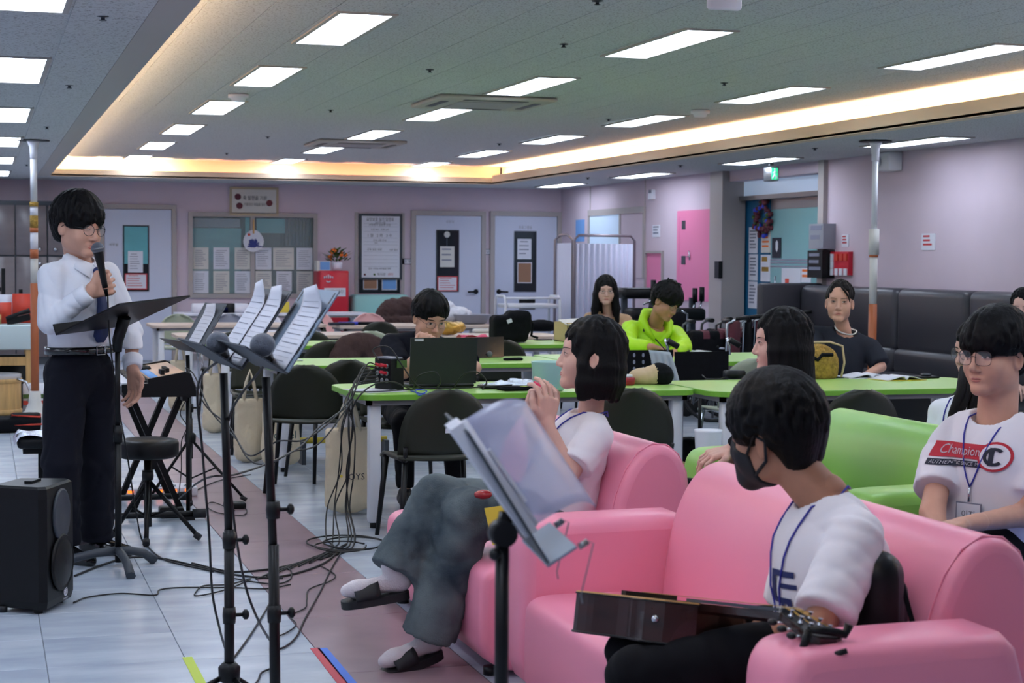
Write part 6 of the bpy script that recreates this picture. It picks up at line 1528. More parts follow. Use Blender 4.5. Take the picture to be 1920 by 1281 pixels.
# ---- on the laptop table
t = thing('laptop', 'open black laptop with a small white sticker, lid towards us', 'laptop', (2.48, 9.5, TZ))
a, b = at(770, 722, 9.42), at(895, 722, 9.42); x0, x1 = a[0], b[0]
m_ = MB(); m_.rbox((x0+.005, 9.46, TZ), (x1-.005, 9.74, TZ+.018), .006, 1); o = wb(m_, 'base', 'black_plastic', t)
lh = .262; ld = unit((0, -.12, 1)); m_ = MB(); m_.obox(V3((x0+x1)/2, 9.455, TZ+.02)+ld*lh/2, (1, 0, 0), ld, np.cross((1, 0, 0), ld), (x1-x0)/2, lh/2, .005); wb(m_, 'lid', 'laptop_black', t)
m_ = MB(); m_.obox(V3(x0+.047, 9.447, TZ+.02)+ld*(lh-.012), (1, 0, 0), ld, np.cross((1, 0, 0), ld), .025, .006, .001); wb(m_, 'sticker', 'paper', t)
m_ = MB()
for r in range(5):
    for k in range(13): m_.box((x0+.03+.0235*k, 9.53+.024*r, TZ+.018), (x0+.05+.0235*k, 9.55+.024*r, TZ+.0205))
tag(wb(m_, 'keys', 'stand_grey', t), kind='stuff')
t = thing('audio_stage_box', 'black audio stage box with red plugs and a tangle of cables on the table corner', 'audio box', (2.12, 9.4, TZ))
bx_ = V3(2.13, 9.38, TZ); ry = unit((.45, -.89, 0)); rx = unit((.89, .45, 0))
m_ = MB(); m_.obox(bx_+V3(0, 0, .085)+rx*.02, rx, ry, (0, 0, 1), .045, .07, .085); wb(m_, 'case', 'black_plastic', t)
m_ = MB(); m_.obox(bx_+V3(0, 0, .172)+rx*.02, rx, ry, (0, 0, 1), .04, .065, .006); wb(m_, 'handle_plate', 'grey_plastic', t)
m_ = MB(); m_.obox(bx_+V3(.055, 0, .14), rx, ry, (0, 0, 1), .035, .05, .02); wb(m_, 'green_tag', 'leaf', t)
fcx = bx_-rx*.028
for r in range(3):
    for k in range(3):
        p = fcx+ry*(.04-.04*k)+V3(0, 0, .05+.04*r); m_ = MB(); m_.lathe([(.013, 0), (.013, .006), (.008, .007)], p, 10, 0, -rx); o = wb(m_, 'socket', 'steel', t)
for (r, k) in ((2, 0), (1, 0), (2, 1)):
    p = fcx+ry*(.04-.04*k)+V3(0, 0, .05+.04*r); m_ = MB(); m_.cyl(p, p-rx*.05+V3(0, 0, .01), .009, 8); wb(m_, 'red_plug', 'red_box', t)
def slab(name, label, cat, c, hx, hy, h, mt, rz=0, r=.006, part='body', group=None):
    t = thing(name, label, cat, c, group=group); m_ = MB(); ax = V3(math.cos(rz), math.sin(rz), 0); ay = V3(-math.sin(rz), math.cos(rz), 0)
    bm = bmesh.new(); bmesh.ops.create_cube(bm, size=1); 
    for v in bm.verts: v.co = Vector((v.co.x*hx*2, v.co.y*hy*2, v.co.z*h))
    if r: bmesh.ops.bevel(bm, geom=bm.edges[:], offset=min(r, h*.4), segments=2, affect='EDGES')
    for v in bm.verts: v.co = Vector(np.asarray(c)+ax*v.co.x+ay*v.co.y+V3(0, 0, h/2+v.co.z))
    m_.bm(bm); wb(m_, part, mt, t); return t
slab('paper_sheet', 'white paper sheets under the stage box on the laptop table', 'paper', (2.05, 9.3, TZ), .12, .15, .002, 'paper', .3, 0)
slab('pouch', 'flat black pouch in front of the laptop', 'pouch', (2.83, 9.18, TZ), .11, .07, .02, 'black_cloth', .1)
slab('sticky_note', 'yellow-green sticky note on the black pouch', 'note', (2.86, 9.16, TZ+.02), .018, .018, .002, 'tape_green', .4, 0)
slab('notebook', 'black notebook behind the pouch at the laptop', 'notebook', (2.78, 9.36, TZ), .12, .08, .012, 'black_plastic', -.05)
t = thing('foil_heap', 'crumpled shiny foil and cellophane on the laptop table', 'foil', (3.05, 9.35, TZ)); rr = np.random.default_rng(4); H = rr.uniform(0, 1, (15, 15))
c0 = atz(965, 724, TZ)
m_ = MB(); m_.sheet(lambda a, b: (c0[0]-.17+a*.36, c0[1]-.15+b*.32, TZ+.004+.045*H[int(a*14), int(b*14)]*math.sin(math.pi*a)*math.sin(math.pi*b)), 14, 14, .001); wb(m_, 'crumple', 'foil', t); [setattr(p, 'use_smooth', False) for p in t.children[0].data.polygons]
c0 = atz(1030, 735, TZ); t = thing('tub', 'pale aqua plastic tub behind the bobbed girl\'s face', 'tub', c0); t['label'] = "pale aqua plastic tub behind the bobbed girl's face"
m_ = MB(); m_.lathe([(.075, 0), (.085, .01), (.098, .155), (.1, .16), (.094, .16), (.08, .015)], (c0[0]+.03, c0[1]+.1, TZ), 24); wb(m_, 'body', 'aqua_plastic', t)
c0 = atz(1176, 722, TZ); t = thing('jar', 'small dark red jelly jar on the table right of the girl', 'jar', c0); m_ = MB(); m_.lathe([(.04, 0), (.045, .01), (.045, .04), (.04, .045)], (c0[0], c0[1], TZ), 18); wb(m_, 'glass', 'red_jelly', t); m_ = MB(); m_.lathe([(.03, .045), (.03, .06), (.01, .062)], (c0[0], c0[1], TZ), 16); wb(m_, 'lid', 'white_plastic', t)
c0 = atz(1232, 722, TZ)
lump('pouch_bag', 'tan and black cloth pouch bag lying on the green table', 'bag', [('e', c0+V3(.045, .08, .05), (.09, .08, .075)), ('e', c0+V3(-.055, .1, .04), (.085, .07, .055))], 'black_cloth', .009, .006, 3, mats=['tan_cloth', 'black_cloth'], split=lambda c: c[:, 0] > c0[0]+.01, planes=[((0, 0, TZ), (0, 0, -1))])
c0 = atz(1383, 711, TZ); t = slab('card_terminal', 'small black box with a cable on the green table', 'device', (c0[0], c0[1]+.05, TZ), .055, .05, .05, 'black_plastic', .1); m_ = MB(); m_.tube([c0+V3(-.05, .05, .01), c0+V3(-.12, -.02, .005), c0+V3(-.2, .02, .004), c0+V3(-.19, .1, .02)], .004, 6); wb(m_, 'cable', 'cable_black', t)
# straw bag
c0 = atz(1550, 712, TZ)+V3(0, .12, 0)
t = lump('straw_bag', 'yellow woven straw bag with black strap before the charcoal-top woman', 'bag', [('e', c0+V3(0, 0, .10), (.135, .085, .115)), ('b', c0+V3(0, 0, .06), (.12, .07, .07), .04)], 'straw', .009, .004, 6, planes=[((0, 0, TZ), (0, 0, -1))], part='woven_body')
m_ = MB(); m_.tube([c0+V3(-.1, -.09, .14), c0+V3(-.05, -.1, .12), c0+V3(-.02, -.095, .15), c0+V3(.05, -.1, .15)], .012, 8); wb(m_, 'strap', 'black_cloth', t)
m_ = MB(); m_.tube([c0+V3(.13, -.06, .01), c0+V3(.15, -.06, .1), c0+V3(.14, -.05, .2), c0+V3(.06, -.04, .225), c0+V3(-.05, -.04, .225)], .007, 8); wb(m_, 'handle', 'tan_cloth', t)
def open_book(label, u, v, w_, d, cover, rz=0):
    c = atz(u, v, TZ); t = thing('open_book', label, 'book', c); ax = V3(math.cos(rz), math.sin(rz), 0); ay = V3(-math.sin(rz), math.cos(rz), 0)
    for sg in (-1, 1):
        m_ = MB(); m_.sheet(lambda a, b: c+ax*sg*(a*w_)+ay*(b-.5)*d+V3(0, 0, .024*math.sin(math.pi*min(1, a*1.05)**.5)*(1-.5*a)+.006), 8, 3, .004 if sg > 0 else -.004); wb(m_, 'page_block', 'paper', t)
    m_ = MB(); m_.obox(c+V3(0, 0, .002), ax, ay, (0, 0, 1), w_*1.02, d*.52, .002); wb(m_, 'cover', cover, t); return t
open_book('thick open book beside the straw bag', 1625, 708, .15, .22, 'paper', -.15); open_book('thin open notebook right of the thick open book', 1682, 712, .14, .2, 'yellow', .1)
c0 = atz(1735, 709, TZ); slab('phone', 'dark phone lying at the right end of the green table', 'phone', c0, .08, .045, .012, 'black_plastic', .1); slab('earbud_case', 'small dark case on top of the phone', 'case', c0+V3(.01, .01, .012), .03, .025, .016, 'stand_grey', .1)
# black music desks behind the table, with clip lamps and a cloth
def desk_stand(label, u0, u1, v0, v1, Y, holes, lamp_label, lu, lv):
    a, b = at(u0, v1, Y), at(u1, v0, Y); cx = (a[0]+b[0])/2
    t = thing('music_stand', label, 'music stand', (cx, Y, 0)); m_ = MB(); m_.box((a[0], Y-.003, a[2]), (b[0], Y+.003, b[2])); wb(m_, 'desk', 'black_cloth', t)
    if holes:
        for r in range(3):
            for k in range(4): p = at(1172+17*k, 666+13*r, Y-.004); m_ = MB(); m_.lathe([(.014, 0), (.014, .001)], p, 12, 0, (0, -1, 0), sy=.6); wb(m_, 'hole', 'grey_plastic', t)
    m_ = MB(); m_.cyl((cx, Y+.02, .02), (cx, Y+.02, a[2]+.1), .012, 8); wb(m_, 'pole', 'black_metal', t); tripod(t, cx, Y+.02, .25, .28, ROT3(.3))
    p = at(lu, lv, Y); l_ = thing('clip_lamp', lamp_label, 'lamp', p); m_ = MB(); m_.tube([p+V3(.0, 0, -.06), p, p+V3(-.02, 0, .05)], .01, 8); wb(m_, 'clip', 'chrome', l_); m_ = MB(); m_.tube([p+V3(-.01, -.02, .04), p+V3(.06, -.03, .0)], .02, 10); wb(m_, 'head', 'black_plastic', l_)
desk_stand('black perforated music stand desk behind the tan pouch bag', 1150, 1262, 656, 742, 10.5, True, 'silver clip lamp on the perforated black stand', 1252, 650)
desk_stand('black solid music stand desk beside the grey cloth', 1264, 1366, 659, 742, 10.6, False, 'silver clip lamp on the solid black stand', 1368, 648)
t = thing('grey_cloth', 'pale grey cloth hung over the black stand', 'cloth', at(1240, 700, 10.42)); m_ = MB(); m_.sheet(lambda a, b: at(1214+20*b-8*b*b+a*(48-8*(1-b)), 656+a*4+b*70, 10.44)+V3(0, -.02-.02*math.sin(a*22)*b, 0), 22, 10, .003); wb(m_, 'drape', 'grey_cloth', t)
# ---- on the second row
c0 = atz(532, 668, TZ); t = lump('yellow_bag', 'small yellow bag on the second green table', 'bag', [('b', c0+V3(.03, .1, .09), (.055, .05, .10), .03)], 'yellow', .01, .006, 9, planes=[((0, 0, TZ), (0, 0, -1))]); m_ = MB(); m_.tube([c0+V3(.0, .1, .18), c0+V3(.03, .09, .24), c0+V3(.06, .1, .18)], .006, 6); wb(m_, 'handle', 'straw', t)
c0 = atz(548, 677, TZ); slab('phone', 'white phone on the second green table by the yellow bag', 'phone', c0, .07, .04, .01, 'white_plastic', .1)
c0 = atz(962, 676, TZ); slab('pencil_case', 'thin dark pencil case on the second green table', 'pencil case', c0, .07, .025, .02, 'black_cloth', .1)
c0 = atz(905, 671, TZ); t = thing('microphone', 'black microphone lying on the second green table beside the laptop', 'microphone', c0); m_ = MB(); m_.tube([c0+V3(-.1, .0, .02), c0+V3(.03, .0, .02)], [.012, .018], 10); wb(m_, 'handle', 'black_plastic', t); m_ = MB(); m_.ball(c0+V3(.05, 0, .025), .025, 12, 8); wb(m_, 'grille', 'mic_mesh', t)
t = thing('tablet', 'dark tablet propped with glassy cover on the second green table', 'tablet', atz(925, 672, TZ)); c0 = atz(925, 672, TZ); m_ = MB(); m_.obox(c0+V3(0, .1, .075), (1, .3, 0), (.1, .35, .9), (-.3, 1, -.3), .12, .08, .005); wb(m_, 'screen', 'dark_glass', t)
c0 = V3(5.1, 12.0, TZ); open_book('open book with yellow cover under the neon-jacket man\'s elbow', 1312, 664, .15, .2, 'yellow', .1)['label'] = "open yellow-edged book right of the neon-jacket man"
slab('document', 'grey document sheet under the writing hand of the neon-jacket man', 'paper', atz(1195, 657, TZ), .12, .15, .003, 'grey_plastic', 0, 0)
lump('jacket', 'dark brown jacket draped over an olive chair', 'jacket', [('e', V3(2.85, 13.5, .76), (.20, .07, .10)), ('e', V3(2.72, 13.48, .66), (.12, .07, .12)), ('e', V3(2.98, 13.5, .66), (.12, .07, .12))], 'brown_cloth', .012, .008, 12)
# ---- third row
bp = at(960, 612, 14.45)
t = lump('black_backpack', 'black backpack tipped over on the far green table', 'backpack', [('b', bp+V3(-.03, 0, -.02), (.16, .11, .12), .05), ('b', bp+V3(.05, 0, .04), (.11, .10, .10), .05)], 'black_cloth', .012, .005, 14, planes=[((0, 0, TZ), (0, 0, -1))])
m_ = MB(); m_.tube([bp+V3(.02, -.05, .13), bp+V3(.1, -.06, .13), bp+V3(.17, -.06, .02), bp+V3(.16, -.05, -.08), bp+V3(.22, -.05, -.1)], .012, 8); wb(m_, 'strap', 'black_cloth', t); m_ = MB(); m_.obox(bp+V3(-.06, -.125, .05), (1, 0, .4), (0, 1, 0), (-.4, 0, 1), .022, .003, .016); wb(m_, 'label', 'paper', t)
x0, x1 = at(1058, 612, 14.5)[0], at(1142, 612, 14.5)[0]; t = thing('cardboard_box', 'open brown cardboard box before the woman in beige knit', 'box', (x0/2+x1/2, 14.6, TZ))
for nm, a, b in (('front_wall', (x0, 14.42, TZ), (x1, 14.426, .89)), ('rear_wall', (x0, 14.78, TZ), (x1, 14.786, .89)), ('side_wall', (x0, 14.42, TZ), (x0+.006, 14.786, .89)), ('side_wall', (x1-.006, 14.42, TZ), (x1, 14.786, .89)), ('bottom', (x0, 14.42, TZ), (x1, 14.786, TZ+.006))): wb(MB().box(a, b), nm, 'kraft', t)
m_ = MB(); m_.obox(((x0+x1)/2-.06, 14.52, .90), (1, 0, .06), (0, 1, .15), (0, -.15, 1), .16, .12, .003); wb(m_, 'flap', 'paper_warm', t); m_ = MB(); m_.obox((x1-.06, 14.7, .905), (1, 0, .2), (0, 1, 0), (-.2, 0, 1), .08, .1, .003); wb(m_, 'flap', 'kraft', t)
slab('phone', 'black phone on the far green table left of the cardboard box', 'phone', atz(1018, 638, TZ), .08, .04, .01, 'black_plastic', .1); slab('tissue_pack', 'white tissue pack on the far green table by the neon sleeve', 'tissue', atz(1165, 637, TZ), .07, .05, .03, 'paper', .1)
t = thing('dotted_cloth', 'pink dotted cloth with orange edge on the far green table', 'cloth', atz(885, 640, TZ)); c0 = atz(888, 640, TZ); m_ = MB(); m_.sheet(lambda a, b: c0+V3((a-.5)*.26, (b-.5)*.2, .03+.03*math.sin(5*a+3*b)), 8, 6, .004); wb(m_, 'fabric', 'pink_deep', t)
c0 = atz(870, 632, TZ); lump('golden_bag', 'crumpled golden snack bag behind the laptop man', 'bag', [('e', V3(4.2, 15.9, .79), (.14, .1, .07)), ('e', V3(4.32, 15.95, .8), (.07, .08, .06))], 'gold', .012, .012, 19, planes=[((0, 0, TZ), (0, 0, -1))])
# ---- rear tables
c0 = at(885, 596, 18.7); t = thing('basket', 'round grey woven basket on the rear table', 'basket', V3(c0[0], 18.7, TZ)); m_ = MB(); m_.lathe([(.14, .0), (.17, .02), (.21, .10), (.215, .105), (.2, .1), (.16, .025)], (c0[0], 18.7, TZ), 26); wb(m_, 'bowl', 'grey_plastic', t)
c0 = at(850, 582, 18.9); lump('white_bundle', 'white plastic bundle behind the laptop man\'s head', 'bundle', [('e', V3(c0[0], 18.9, .82), (.22, .15, .10)), ('e', V3(c0[0]-.08, 18.9, .9), (.1, .1, .08))], 'paper', .015, .015, 23, planes=[((0, 0, TZ), (0, 0, -1))])['label'] = "white crumpled bundle behind the laptop man's head"
c0 = at(735, 583, 20.6); lump('fur_bag', 'dark brown furry bag on the chair by the teal sofa', 'bag', [('e', V3(c0[0], 20.6, .82), (.16, .12, .15)), ('e', V3(c0[0]+.16, 20.6, .86), (.13, .1, .13)), ('e', V3(c0[0]-.12, 20.6, .76), (.09, .09, .12)), ('b', V3(c0[0]+.03, 20.65, .60), (.25, .18, .15), .03)], 'brown_cloth', .015, .015, 25)
for (u, v, Y, lb, mt_) in ((640, 603, 18.5, 'flat dark folder on the rear middle table', 'logo_navy'), (658, 601, 18.6, 'small bright blue pouch on the rear middle table', 'blue_plastic'), (690, 603, 18.6, 'black cap on the rear middle table', 'black_cloth')):
    c0 = at(u, v, Y)*V3(1, 1, 0)+V3(0, 0, TZ); slab('pouch', lb, 'pouch', c0, .13, .07, .03, mt_, .1)
lump('brown_scarf', 'brown cloth draped over the white chair behind the laptop man', 'cloth', [('e', V3(4.47, 17.13, .66), (.22, .05, .11)), ('e', V3(4.6, 17.1, .74), (.1, .045, .05))], 'brown_cloth', .012, .007, 28)
c0 = at(915, 610, 16.3); slab('snack_pack', 'cream snack packet on the beige table before the blue chair', 'packet', atz(905, 624, TZ), .09, .05, .04, 'paper_warm', .1)
c0 = atz(1020, 622, TZ); lump('shoulder_bag', 'black shoulder bag on the beige table by the white trolley', 'bag', [('e', c0+V3(0, .1, .05), (.17, .1, .07))], 'black_cloth', .013, .006, 30, planes=[((0, 0, TZ), (0, 0, -1))])
slab('name_sign', 'small yellow card sign on the white back table', 'sign', at(525, 563, 22.9)*V3(1, 1, 0)+V3(0, 0, TZ), .12, .02, .14, 'yellow', 0, 0)
for k, (u, mt_) in enumerate(((375, 'white_plastic'), (398, 'black_plastic'), (425, 'black_plastic'), (450, 'white_plastic'), (412, 'blue_plastic'), (480, 'black_plastic'))):
    p = at(u, 572, 22.9); slab('storage_box', '%s storage box on the white back table, number %s along it' % (('white', 'black', 'black', 'white', 'blue', 'black')[k], ('one', 'two', 'three', 'five', 'four', 'six')[k]), 'box', (p[0], 22.9, TZ), .1, .12, .12 if mt_ != 'blue_plastic' else .08, mt_, 0, .01)
# ---- tote bags hung at the table ends
def tote(label, x, y, zt, w_, h, lean=0, txt=None, seed=1):
    t = thing('tote_bag', label, 'tote bag', (x, y, zt-h)); z0 = zt-h
    f = Field((x-w_*.7, y-w_*.7, z0-.03), (x+w_*.7, y+w_*.7, zt+.03), .012); f.box((x, y, z0+h/2), (w_/2, .045, h/2), .035, k=0); f.ell((x, y, z0+.1), (w_*.42, .08, .12), k=.06); f.fn(wrinkle(seed, .008, .1)); f.plane((0, 0, zt-.01), (0, 0, 1)); V_, Q_ = f.mesh(); V_ = smooth_v(V_, Q_, 1)
    me = np_mesh('sack', [(V_, Q_, 0)], ['canvas']); ob = bpy.data.objects.new('sack', me); COL.objects.link(ob); ob.parent = t; ob.location = -off(t)
    for dy in (-.03, .03):
        m_ = MB(); m_.tube([(x-w_*.22, y+dy, zt-.03), (x-w_*.12, y+dy*.6, zt+.1), (x+.0, y, zt+.19), (x+w_*.12, y+dy*.6, zt+.1), (x+w_*.22, y+dy, zt-.03)], .01, 6); wb(m_, 'handle', 'canvas', t)
    for k, (tx, mt_, sz, dz, dx) in enumerate(txt or []): wtext(tx, sz, mt_, 'lettering', t, (x+dx, y-.086 if dz < -.1 else y-.075, zt+dz), (1, 0, 0), (0, 0, 1))
    return t
tote('canvas tote bag with small colourful print hung at the laptop table', 1.97, 9.62, .50, .27, .47, txt=[('JOYS', 'ink', .05, -.28, .02), ('·', 'yellow', .14, -.28, -.06)], seed=3)
tote('canvas tote bag with gospel live print hung at the second table', 1.96, 11.9, .40, .26, .37, txt=[('gospel', 'leaf_dark', .075, -.17, .0), ('live', 'leaf_dark', .07, -.235, .02)], seed=5)
tote('plain canvas tote bag left of the printed one', 1.80, 12.25, .46, .22, .44, seed=6)
tote('plain canvas tote bag hung at the third table', 1.83, 14.4, .50, .2, .48, seed=8)
tote('plain canvas tote bag at the end of the beige table', 1.75, 16.3, .5, .2, .46, seed=9)
# ---- things under the tables
t = thing('footstool_bar', 'yellow bar of a foot rest under the second table', 'bar', (2.5, 12.0, .1)); m_ = MB(); m_.cyl((2.12, 12.1, .16), (2.75, 12.1, .16), .022, 10); wb(m_, 'bar', 'yellow', t); m_ = MB()
for xx in (2.14, 2.73): m_.box((xx-.015, 12.0, 0), (xx+.015, 12.2, .16))
wb(m_, 'feet', 'stand_grey', t)
c0 = at(1328, 822, 7.9); t = thing('bucket', 'translucent white bucket on the floor behind the pink sofa', 'bucket', (c0[0], 7.9, 0)); m_ = MB(); m_.lathe([(.05, .38), (.058, .40), (.068, .60), (.07, .61), (.063, .605)], (c0[0], 7.9, 0), 22); wb(m_, 'cup', 'bucket_white', t)
m_ = MB(); m_.lathe([(.14, 0), (.14, .02), (.02, .03), (.02, .36), (.1, .375), (.1, .385)], (c0[0], 7.9, 0), 18); wb(m_, 'side_table', 'white_metal', t); t['label'] = 'translucent white cup on a small white pedestal behind the pink sofa'; t['category'] = 'cup'; t.name = 'pedestal_cup'
c0 = at(1255, 800, 9.3); lump('paper_bag', 'brown paper bag on the floor under the green tables', 'bag', [('b', V3(c0[0], 9.35, .14), (.13, .08, .14), .03)], 'kraft', .012, .008, 33); lump('plastic_bag', 'clear plastic bag of things under the green tables', 'bag', [('b', V3(c0[0]-.3, 9.4, .2), (.1, .07, .2), .04)], 'plastic_clear', .014, .012, 35)
lump('black_rucksack', 'black bag on the floor under the green tables', 'bag', [('b', V3(c0[0]+.25, 9.7, .19), (.14, .1, .19), .05)], 'black_cloth', .013, .008, 37)
# ---- folding screen
t = thing('folding_screen', 'two-panel folding screen with pale pleated curtains', 'folding screen', (7.0, 20.1, 0))
def scr(u0, u1, v0, v1, Ya, Yb, nm):
    a, b = at(u0, v0, Ya), at(u1, v1, Yb); zt = a[2]; x0, x1 = a[0], b[0]
    fr = MB(); fr.tube([(x0, Ya, .05), (x0, Ya, zt-.06), (x0+.06*np.sign(x1-x0), Ya+(Yb-Ya)*.06, zt), (x1-.06*np.sign(x1-x0), Yb-(Yb-Ya)*.06, zt), (x1, Yb, zt-.06), (x1, Yb, .05)], .017, 8); o = wb(fr, nm+'_frame', 'screen_frame', t)
    n_ = 60; m_ = MB(); m_.sheet(lambda p, q: (x0+.02+(x1-x0-.04)*p, Ya+(Yb-Ya)*p-.02*math.sin(p*n_*1.1), .25+(zt-.10-.25)*q), n_*2, 2, .002); wb(m_, 'curtain', 'screen_cloth', o)
    for xx, yy in ((x0, Ya), (x1, Yb)): m_ = MB(); m_.box((xx-.02, yy-.14, 0), (xx+.02, yy+.14, .05)); wb(m_, 'foot', 'rubber_black', o)
scr(1041, 1074, 441, 441, 20.5, 20.1, 'left_panel'); scr(1077, 1190, 441, 446, 20.08, 20.3, 'right_panel')
# ---- trolley
t = thing('trolley', 'white metal two-tier trolley in front of the right door', 'trolley', (6.28, 20.0, 0)); xa, xb = at(940, 560, 20.0)[0], at(1041, 560, 20.0)[0]
for z_ in (.86, .25): m_ = MB(); m_.rbox((xa+.02, 19.8, z_), (xb-.02, 20.25, z_+.05), .012, 1); wb(m_, 'tray', 'white_metal', t)
for xx in (xa, xb):
    m_ = MB(); m_.tube([(xx, 19.82, .08), (xx, 19.82, .96), (xx, 19.88, 1.0), (xx, 20.18, 1.0), (xx, 20.24, .96), (xx, 20.24, .08)], .017, 8); wb(m_, 'side_frame', 'white_metal', t)
    for yy in (19.82, 20.24): m_ = MB(); m_.lathe([(.02, -.015), (.045, -.012), (.045, .012), (.02, .015)], (xx, yy, .046), 12, 0, (1, 0, 0)); wb(m_, 'castor', 'black_plastic', t)
m_ = MB(); m_.cyl((xa, 19.82, .98), (xb, 19.82, .98), .014, 8); wb(m_, 'hand_rail', 'white_metal', t)
# ---- wheelchairs and walking frames by the right wall
def wheelchair(label, u, v, Y, rz, sc=1.0, cloth='black_cloth'):
    c = at(u, v, Y); t = thing('wheelchair', label, 'wheelchair', (c[0], Y, 0), rz)
    for sg in (-1, 1):
        m_ = MB(); m_.tube([(sg*.24, -.1+.28*math.cos(a), .29+.28*math.sin(a)) for a in np.linspace(0, 2*math.pi, 28, endpoint=False)], .016, 8, closed=True); o = m_.build('wheel', 'rubber_black', t)
        m_ = MB()
        for k in range(10): a = k*math.pi/5; m_.tube([(sg*.24, -.1, .29), (sg*.24, -.1+.27*math.cos(a), .29+.27*math.sin(a))], .002, 4)
        m_.build('spokes', 'chrome', o)
        m_ = MB(); m_.tube([(sg*.21, -.2, .3), (sg*.21, -.22, .88), (sg*.21, -.32, .93)], .012, 8); m_.tube([(sg*.21, -.2, .66), (sg*.21, .2, .66), (sg*.21, .24, .5)], .012, 8); m_.tube([(sg*.21, -.2, .45), (sg*.21, .26, .45), (sg*.2, .36, .12)], .012, 8); m_.build('side_frame', 'chrome', t)
        m_ = MB(); m_.cyl((sg*.21, -.3, .925), (sg*.21, -.42, .94), .018, 8); m_.build('grip', 'black_plastic', t); m_ = MB(); m_.rbox((sg*.21-.03, -.15, .66), (sg*.21+.03, .15, .69), .01, 1); m_.build('arm_pad', 'black_plastic', t)
        m_ = MB(); m_.lathe([(.02, -.012), (.07, -.012), (.07, .012), (.02, .012)], (sg*.2, .3, .07), 14, 0, (1, 0, 0)); m_.build('castor', 'rubber_black', t); m_ = MB(); m_.box((sg*.19-.07, .34, .1), (sg*.19+.07, .48, .12)); m_.build('foot_plate', 'black_plastic', t)
    m_ = MB(); m_.rbox((-.2, -.24, .5), (.2, -.2, .9), .015, 1); m_.build('back_sling', cloth, t); m_ = MB(); m_.rbox((-.2, -.2, .45), (.2, .25, .49), .015, 1); m_.build('seat_sling', cloth, t)
    return t
wheelchair('folded black wheelchair between beige-knit woman and neon-jacket man', 1190, 560, 17.3, math.pi/2); wheelchair('black wheelchair behind the neon-jacket man, grips up', 1300, 560, 17.2, -math.pi/2+.2)
WC_labels = ['front', 'second', 'third', 'fourth', 'fifth']
for k in range(5):
    u = 1330+26*k; wheelchair('%s of the folded dark wheelchairs lined up before the teal door' % WC_labels[k], u, 620, 14.6+.32*k, .9+.1*(k % 2), cloth='black_cloth' if k % 2 else 'maroon_dots')
# ---- left back corner: covered desk and its things
t = thing('side_desk', 'desk with pale cloth and wooden legs at the far left', 'desk', (-.1, 17.2, 0)); zt = .80
m_ = MB(); m_.rbox((-.9, 16.85, .57), (.48, 17.55, zt), .015, 2); wb(m_, 'cloth', 'desk_cloth', t)
for xx in (-.85, -.2, .42):
    for yy in (16.92, 17.48): m_ = MB(); m_.box((xx-.03, yy-.03, 0), (xx+.03, yy+.03, .58)); wb(m_, 'leg', 'wood_light', t)
m_ = MB(); m_.box((-.85, 16.9, .42), (.44, 16.94, .5)); wb(m_, 'rail', 'wood_light', t)
DZ = zt+.001
t = thing('desk_phone', 'black desk telephone on the pale desk cloth', 'telephone', (.3, 17.0, DZ)); m_ = MB(); m_.obox((.33, 17.05, DZ+.045), (1, 0, .25), (0, 1, 0), (-.25, 0, 1), .11, .09, .03); wb(m_, 'base', 'black_plastic', t); m_ = MB(); m_.tube([(.22, 16.97, DZ+.05), (.33, 16.96, DZ+.10), (.43, 16.97, DZ+.13)], [.026, .018, .026], 10); wb(m_, 'handset', 'black_plastic', t)
slab('folder', 'red-orange folder leaning at the back of the desk', 'folder', (.38, 17.35, DZ), .10, .02, .28, 'red_plain', 0, 0); slab('folder', 'tilted red folder in front on the desk', 'folder', (.20, 17.22, DZ), .07, .02, .2, 'red_plain', .5, 0); slab('file_box', 'pale file box on the desk beside the red folders', 'file box', (.22, 17.42, DZ), .08, .05, .27, 'paper', 0, 0)
t = thing('pen_holder', 'wooden pen holder with purple pens on the desk', 'pen holder', (.13, 17.1, DZ)); m_ = MB(); m_.lathe([(.045, 0), (.045, .09), (.04, .09), (.04, .01)], (.13, 17.1, DZ), 14); wb(m_, 'cup', 'wood_light', t)
for k in range(4): m_ = MB(); m_.cyl((.11+.012*k, 17.1, DZ+.02), (.09+.022*k, 17.1+.01*k, DZ+.16), .008, 6); wb(m_, 'pen', 'lanyard_blue', t)
t = thing('monitor_stand', 'pair of thin black upright posts on the desk', 'stand', (.2, 17.5, DZ)); m_ = MB()
for xx, h in ((.20, .52), (.36, .32)): m_.box((xx-.018, 17.47, DZ), (xx+.018, 17.5, DZ+h))
m_.box((-.1, 17.42, DZ+.3), (.18, 17.47, DZ+.34)); wb(m_, 'posts', 'black_plastic', t); m_ = MB(); m_.box((.05, 17.4, DZ+.22), (.16, 17.42, DZ+.26)); wb(m_, 'blue_tab', 'lanyard_blue', t)
c0 = atz(20, 768, 0); t = thing('wooden_drum', 'round light wooden drum on the floor at the far left', 'drum', (.14, 16.6, 0)); m_ = MB(); m_.lathe([(.20, .0), (.21, .015), (.21, .30), (.2, .31)], (.13, 16.55, 0), 30); wb(m_, 'shell', 'wood_light', t)
for zz in (.03, .31): m_ = MB(); m_.lathe([(.213, zz-.02), (.22, zz-.015), (.22, zz+.015), (.213, zz+.02)], (.13, 16.55, 0), 30); wb(m_, 'hoop', 'wood_light', t)
m_ = MB(); m_.lathe([(.205, .31), (.215, .325), (.215, .365), (.205, .37), (.001, .37)], (.13, 16.55, 0), 30); wb(m_, 'lid', 'plastic_clear', t); m_ = MB(); m_.tube([(.30, 16.4, .33), (.38, 16.38, .30), (.42, 16.37, .2), (.40, 16.36, .12)], .012, 8); wb(m_, 'cord', 'chrome', t)
slab('book_stack', 'white carton with green and red stripes behind the left pole', 'carton', (.52, 16.75, 0), .16, .12, .26, 'white_plastic', 0, .008)
